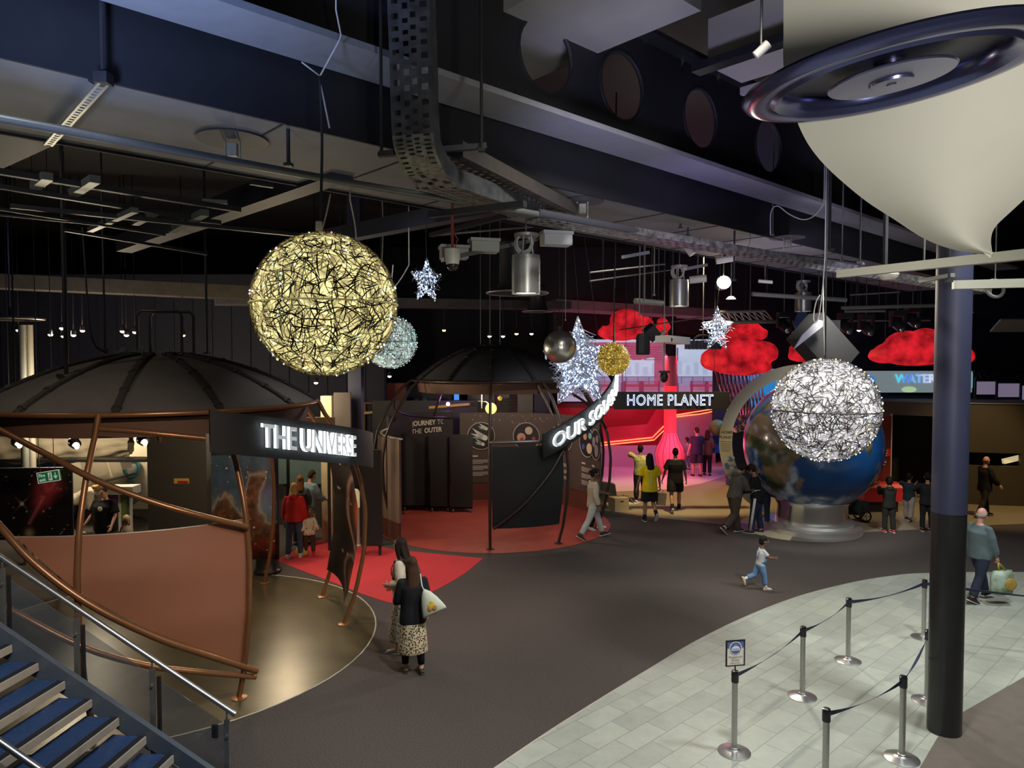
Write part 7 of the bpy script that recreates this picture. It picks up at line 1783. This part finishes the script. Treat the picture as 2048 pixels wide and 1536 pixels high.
j2 = person('long-haired woman in a black top and leopard skirt, back to the camera', xy(826, 1344), 18, 1.63, 'pink', ('verylong', 'brown'), (BLK, 1.8, -.16, .02), ('skirt', leop, -.60, .03), (.05, .045, .03), armL=(10, 8, 50, 10), armR=(2, 7, 14, 0), wide=1.02, sole=(.05, .045, .035), head=(-6, 3))
J = j2; g = G()
for n_ in 'LR': g.tube([J['kn' + n_], J['an' + n_].lerp(J['kn' + n_], .16)], [.064, .052], 12)
g.v = [J['M'] @ p for p in g.v]; 
for n_ in 'LR': g = G(); g.tube([J['kn' + n_] + V(0, 0, .1), J['kn' + n_].lerp(J['an' + n_], .4), J['an' + n_].lerp(J['kn' + n_], .16)], [.075, .064, .05], 12); g.v = [J['M'] @ p for p in g.v]; obj('legging', g, cloth(BLK), J['t'], smooth=True)
c0 = J['M'] @ J['U'](.22, -.2, .0); t = thing('tote_bag', c0 - UP * .3, 'pale green cloth drawstring bag with a yellow print on the leopard-skirt woman', 'bag')
g = G(); u_ = Vector((.93, -.2, -.3)).normalized(); f_ = Vector((.2, .97, 0)); v_ = f_.cross(u_) * -1
q = at(858, 1200, 9.66); prof = [(-.16, .0, .02), (-.10, .055, .04), (.0, .105, .06), (.1, .14, .06), (.17, .16, .045), (.2, .16, .02)]
dn = Vector((.42, -.05, -.9)).normalized(); sdv_ = Vector((.9, .1, .42)).normalized()
g.tube([q + dn * a for a, b, c in prof], [(b + .012, c) for a, b, c in prof], 18, up=sdv_); obj('bag', g, mat('tote_green', (.47, .52, .40), .8, col2=(.55, .56, .46), nscale=6, bump=.3), t, smooth=True)
g = G(); n_ = dn.cross(sdv_); n_ = n_ if n_.y < 0 else -n_
for a, b, r_, k in ((.07, .0, .05, 0), (.11, .03, .04, 1), (.1, -.03, .035, 1), (.04, .02, .035, 0)): g.ell(q + dn * a + sdv_ * b + n_ * .056, (r_, .008, r_), 12, 6, k, ax=(sdv_, n_, dn))
obj('print', g, [mat('print_yellow', (.6, .42, .05), .7), mat('print_orange', (.45, .2, .05), .7)], t, smooth=True)
g = G(); g.tube(spline([q - dn * .15, J['M'] @ J['U'](.12, -.12, .42), J['M'] @ J['U'](.12, .02, .56), J['M'] @ J['U'](.13, .12, .4)], 4), .008, 6); obj('cord', g, cloth(WHT), t, smooth=True)
# couple by the second pavilion
person('man in a beige shirt and pale trousers striding right past the second pavilion', xy(1186, 1078), -72, 1.74, 'brown', ('bun', 'black'), ((.36, .31, .24), 1.9, -.12, .02), ('legs', (.36, .36, .35), 1.9, .014), (.03, .028, .026), armL=(18, 10, 20, 0), armR=(-6, 9, 22, 0), legL=(24, 2, 6), legR=(-22, 2, 10), head=(4, 4), group=None, sole=WHT)
p_ = xy(1183, 1062); person('person in dark trousers and white shoes hidden behind the man in beige', (p_[0] + .12, p_[1] + .1), -80, 1.58, 'brown', ('bob', 'brown'), ((.10, .07, .05), 1.9, -.12, .02), ('legs', BLK, 1.95), (.6, .58, .56), armR=(-2, 6, 80, 20), armL=(8, 8, 20, 0), legL=(12, 2, 4), legR=(-10, 2, 6))
# group walking to HOME PLANET
person('person in a flowered yellow shirt with one hand raised to the head', xy(1280, 1004), -8, 1.75, 'tan', ('curly', 'black'), (floral, .95, -.08, .026), ('legs', BLK, 1.8, .02), (.5, .47, .42), armL=(60, 105, 95, -30), armR=(4, 8, 20, 0), legL=(-6, 3, 4), legR=(8, 3, 6), head=(14, 4), sock=(.02, .02, .02))
jy = person('man in a bright yellow T-shirt and black shorts carrying a paper bag', xy(1299, 1043), 4, 1.84, 'tan', ('long', 'black'), ((.66, .50, .01), .75, -.14, .022), ('legs', BLK, .9, .03), (.02, .02, .022), armL=(2, 16, 14, 4), armR=(4, 14, 16, 2, 50), legL=(4, 2, 2), legR=(10, 2, 62), sock=BLK, sole=WHT, wide=1.04)
J = jy; g = G(); fr = (J['M'] @ J['U'](-.0, -.142, .1), (J['M'].to_3x3() @ J['X']).normalized(), UP)
for k in range(6): put_text(g, 'BRAZIL'[k], fr, -.02, .24 - k * .07, .08, off=.03, ext=.004, fat=.004)
obj('back_print', g, cloth((.62, .60, .35)), J['t'])
hnd = J['M'] @ (J['wrR'] + J['hdR'] * .1); t = thing('paper_bag', hnd - UP * .42, 'brown paper carrier bag in the hand of the man in yellow', 'bag'); g = G(); g.box(hnd + Vector((.03, .0, -.26)), (.24, .1, .32), rotbox(0, 0, 0, 6, 15)); obj('bag', g, mat('kraft', (.36, .25, .13), .8, noise=.08, nscale=8), t)
g = G(); g.tube([hnd + Vector((-.04, 0, -.1)), hnd + Vector((-.03, 0, 0)), hnd + Vector((.07, 0, 0)), hnd + Vector((.08, 0, -.1))], .007, 6); obj('handle', g, mat('kraft', (.36, .25, .13)), t)
person('stocky man in a black T-shirt and black shorts walking away', xy(1350, 1022), -4, 1.83, 'tan', ('short', 'black'), (BLK, .8, -.14, .022), ('legs', BLK, .85, .03), (.02, .02, .022), armL=(4, 16, 14, 2), armR=(2, 14, 16, 2), legL=(-16, 3, 20), legR=(12, 3, 4), sock=BLK, sole=WHT, wide=1.12)
person('man in a dark blue T-shirt standing far off by the red column', xy(1393, 953), 6, 1.84, 'pink', ('short', 'brown'), ((.03, .035, .07), .8, -.12, .03), ('legs', (.03, .03, .05), 1.0, .03), (.03, .03, .03), wide=1.08, armL=(4, 10, 14, 0), armR=(4, 10, 14, 0))
person('woman in a rust top and dark trousers beside the far man in blue', xy(1414, 951), -25, 1.72, 'pink', ('long', 'brown'), ((.13, .075, .06), 1.5, -.12, .025), ('legs', (.02, .02, .035), 1.9), (.05, .05, .05), armL=(10, 8, 40, 0), armR=(10, 12, 60, 0))
person('child in a pale top far off left of the man in blue', xy(1374, 940), 40, 1.28, 'pink', ('short', 'brown'), ((.35, .25, .27), 1.5, -.1, .02), ('legs', (.25, .2, .25), 1.8), (.2, .2, .2), child=.5)
# by the globe
jh = person('youth in a dark grey hooded top and brown trousers looking down at a phone', xy(1468, 1066), -70, 1.82, 'tan', ('curly', 'black'), (DKG, 1.9, -.06, .035, True), ('legs', (.055, .04, .034), 1.9, .035), (.03, .028, .026), lean=13, armL=(34, 6, 62, 14), armR=(34, 6, 64, 14), legL=(14, 2, 4), legR=(-10, 2, 34), head=(0, 28), sock=WHT, sole=WHT)
J = jh; q = J['M'] @ ((J['wrR'] + J['wrL']) / 2 + J['hdR'] * .09); g = G(); g.box(q + UP * .02, (.075, .15, .01), rotbox(0, 0, -30, 0, -70)); tag(obj('mobile_phone', g, mat('phone_black', (.01, .01, .012), .2)), 'black phone in the hands of the youth in the grey hooded top', 'phone')
jt = person('boy in a black track top and navy trousers with a white side stripe', xy(1512, 1066), 62, 1.75, 'tan', ('curly', 'dkbrown'), (BLK, 1.9, -.1, .025), ('legs', NVY, 1.92, .02), (.03, .028, .026), armL=(26, 6, 50, 12), armR=(20, 6, 40, 8), head=(0, 18), sock=WHT, sole=WHT, lean=6, legL=(8, 2, 2), legR=(-6, 2, 2))
J = jt
for n_ in 'L':
    g = G(); o_ = V(-1, 0, 0); g.tube([J['hip' + n_] + o_ * .122, J['kn' + n_] + o_ * .087, J['an' + n_] + o_ * .075 + UP * .04], [(.012, .032), (.01, .032), (.01, .03)], 8, up=V(1, 0, 0)); g.v = [J['M'] @ p for p in g.v]; obj('side_stripe', g, cloth(WHT), J['t'], smooth=True)
g = G(); [g.tube([J['U'](-.14, .1 - k * .03, .1), J['U'](-.185, .0 - k * .03, .2), J['U'](-.17, -.1 - k * .02, .2)], .008, 6) for k in range(3)]; g.v = [J['M'] @ p for p in g.v]; obj('sleeve_marks', g, cloth(WHT), J['t'], smooth=True)
p_ = xy(1526, 1052); person('person in dark blue behind the tracksuit boy, reaching down to the right', (p_[0], p_[1]), -25, 1.68, 'fair', ('short', 'black'), ((.025, .035, .06), 1.75, -.1, .03), ('legs', NVY, 1.95), BLK, lean=24, armR=(20, 42, 10, 0), armL=(20, 8, 20, 0))
jk = person('toddler in blue dungarees running to the right across the carpet', xy(1520, 1178), -84, 1.0, 'brown', ('short', 'black'), ((.42, .43, .44), .75, .0, .016), ('legs', (.11, .20, .36), 1.72, .022), (.55, .48, .36), child=1.0, armL=(30, 14, 50, 0), armR=(38, 10, 50, 0, 45), legL=(-22, 2, 48), legR=(14, 2, 6), lean=6, sock=WHT, sole=(.6, .55, .45))
J = jk; g = G(); g.tube([J['U'](0, .02, .08), J['U'](0, .045, .2), J['U'](0, .05, .36)], [(.19, .155), (.165, .135), (.12, .125)], 16, up=J['X'])
for sd in (-1, 1): g.tube([J['U'](sd * .07, .13, .33), J['U'](sd * .08, .06, .53), J['U'](sd * .07, -.12, .42), J['U'](sd * .05, -.14, .2)], [(.02, .008)] * 4, 6, up=J['X'])
g.v = [J['M'] @ p for p in g.v]; obj('bib', g, cloth((.11, .20, .36)), J['t'], smooth=True)
person('boy in black with red and white trainers standing by the pushchair', xy(1777, 1064), -6, 1.38, 'tan', ('curly', 'black'), ((.016, .016, .014), 1.9, -.1, .03, True), ('legs', (.02, .02, .017), 1.92, .02), (.45, .04, .05), child=.35, armL=(55, 10, 100, 10), armR=(50, 10, 105, 10), sole=(.7, .7, .68))
person('boy in a dark teal top and grey joggers with a hand behind his head', xy(1817, 1042), -48, 1.28, 'tan', ('short', 'black'), ((.012, .028, .032), .8, -.1, .03), ('legs', (.24, .22, .20), 1.9, .03), (.03, .03, .03), child=.4, armL=(40, 80, 120, -20), armR=(4, 8, 14, 0), legL=(10, 3, 4), legR=(-12, 3, 8))
person('person in black partly hidden by the left side of the pillar', xy(1853, 1063), -20, 1.5, 'tan', ('short', 'black'), (BLK, .9, -.1, .03), ('legs', BLK, 1.9), (.02, .02, .02), armL=(30, 50, 95, 10), armR=(30, 30, 100, 10), sole=WHT, child=.2)
# right of the pillar
person('man in a black jacket walking right in front of the slot window', xy(1968, 1034), -82, 1.68, 'pink', ('short', (.28, .16, .13)) if False else ('bald', 'auburn'), (BLK, 1.85, -.16, .035), ('legs', (.03, .028, .028), 1.95), (.02, .02, .02), armR=(14, 10, 30, 0), armL=(20, 8, 24, 0), legL=(16, 2, 6), legR=(-14, 2, 12))
jo = person('bald man in a grey-blue jumper and navy jeans walking right with a shopping bag', xy(1957, 1203), -76, 1.70, 'pink', ('bald', 'grey'), ((.10, .135, .15), 1.9, -.1, .03), ('legs', (.022, .028, .05), 1.92, .018), (.02, .02, .02), armR=(12, 5, 8, 2, 55), armL=(-14, 8, 14, 0), legL=(22, 2, 6), legR=(-14, 2, 10), wide=1.06, belly=.03)
J = jo; hnd = J['M'] @ (J['wrR'] + J['hdR'] * .11); t = thing('shopping_bag', hnd - UP * .55, 'bulging pale and green carrier bag in the bald man\'s hand', 'bag'); c = hnd + Vector((.06, -.02, -.34))
g = G(); g.tube([c + UP * .2, c + UP * .12, c - UP * .08, c - UP * .2, c - UP * .22], [(.2, .05), (.23, .08), (.24, .1), (.22, .1), (.18, .07)], 20, up=Vector((.97, .2, 0))); obj('bag', g, mat('bag_print', (.42, .50, .44), .5, col2=(.07, .15, .035), nscale=3.5), t, smooth=True)
g = G(); g.ell(c + Vector((.09, -.1, -.02)), (.11, .02, .11), 16, 10); obj('print', g, mat('print_gold', (.38, .24, .05), .6, noise=.3, nscale=9), t, smooth=True)
for dx in (-.05, .07): g = G(); g.tube([c + Vector((dx - .03, -.03, .19)), hnd + Vector((dx * .2 - .01, -.02, .0)), c + Vector((dx + .03, .03, .19))], [(.014, .005)] * 3, 6, up=Vector((0, 1, 0))); obj('handle', g, mat('handle_yellow', (.5, .42, .05), .6), t, smooth=True)
# inside the first pavilion
person('woman in a cream jumper bending forward beyond the bronze screen', xy(150, 1070), -70, 1.66, 'pink', ('bob', 'blond'), ((.50, .43, .33), 1.8, -.08, .04), ('legs', BLK, 1.88, .012), (.6, .58, .55), lean=62, armL=(60, 8, 20, 0), armR=(55, 8, 25, 0), legL=(4, 2, 4), legR=(-8, 2, 2), head=(0, -10), wide=1.08)
p_ = at(210, 1000, 15.0); jm = person('big man in a black T-shirt with a white badge beyond the bronze screen', (p_.x, 15.0), 168, 1.70, 'pink', ('short', 'brown'), (BLK, .85, -.16, .03), ('legs', (.06, .06, .07), 1.9), BLK, armL=(10, 16, 30, 0), armR=(6, 16, 30, 0), head=(-20, 24), wide=1.28, belly=.07)
J = jm; g = G(); q = J['M'] @ J['U'](-.08, .235, .36); g.ell(q, (.05, .012, .05), 14, 8); obj('badge', g, cloth((.7, .62, .5)), J['t'], smooth=True)
p_ = at(252, 1040, 15.3); person('small fair-haired child beside the big man in black', (p_.x, 15.3), -130, .96, 'fair', ('curly', 'fairblond'), ((.55, .47, .38), 1.5, -.05, .02), ('legs', (.2, .18, .2), 1.8), (.4, .3, .2), child=1.0, head=(0, 12))
person('fair-haired girl in a red hooded top and jeans, back to the camera', xy(589, 1115), 2, 1.66, 'fair', ('bob', 'blond'), ((.42, .022, .022), 1.9, -.06, .03, True), ('legs', (.05, .065, .10), 1.93, .012), (.45, .42, .4), armL=(4, 10, 14, 4), armR=(4, 10, 14, 4), legL=(-3, 4, 2), legR=(5, 4, 2), sole=WHT)
person('small child in a camouflage cream top and red boots', xy(619, 1112), -158, 1.08, 'brown', ('short', 'dkbrown'), (camo, 1.8, -.06, .03), ('legs', (.06, .03, .022), 1.7, .016), (.42, .02, .02, .16), child=.85, armL=(10, 16, 20, 0), armR=(6, 14, 20, 0), sole=(.4, .02, .02), head=(-26, -4), legL=(2, 5, 2), legR=(-2, 5, 2))
p_ = xy(601, 1092); person('brown-haired woman standing just beyond the girl in red', p_, 10, 1.66, 'pink', ('long', 'auburn'), ((.05, .05, .06), 1.8, -.1, .02), ('legs', (.03, .03, .05), 1.9), BLK)
p_ = xy(617, 1088); person('person in a denim shirt and leopard skirt leaning away behind the small child', p_, -35, 1.76, 'tan', ('short', 'dkbrown'), ((.13, .18, .21), 1.6, -.1, .03), ('skirt', leop, -.62, .03), BLK, lean=8, armR=(24, 10, 50, 0), armL=(10, 8, 30, 0))
p = fl(604, 1112); t = thing('yellow_bag', p, 'soft yellow bag on the red carpet between the girl and the small child', 'bag'); g = G(); g.tube([p + UP * .0, p + UP * .05, p + UP * .16, p + UP * .26, p + UP * .3], [(.1, .06), (.15, .09), (.13, .08), (.07, .05), (.05, .03)], 18, up=Vector((1, 0, 0))); obj('bag', g, mat('bag_yellow', (.45, .30, .04), .7, bump=.3, nscale=8), t, smooth=True)
g = G(); g.tube(spline([p + Vector((-.06, 0, .28)), p + Vector((-.03, 0, .46)), p + Vector((.05, 0, .46)), p + Vector((.06, 0, .28))], 4), .012, 6); obj('handle', g, mat('bag_yellow', (.45, .30, .04)), t, smooth=True)
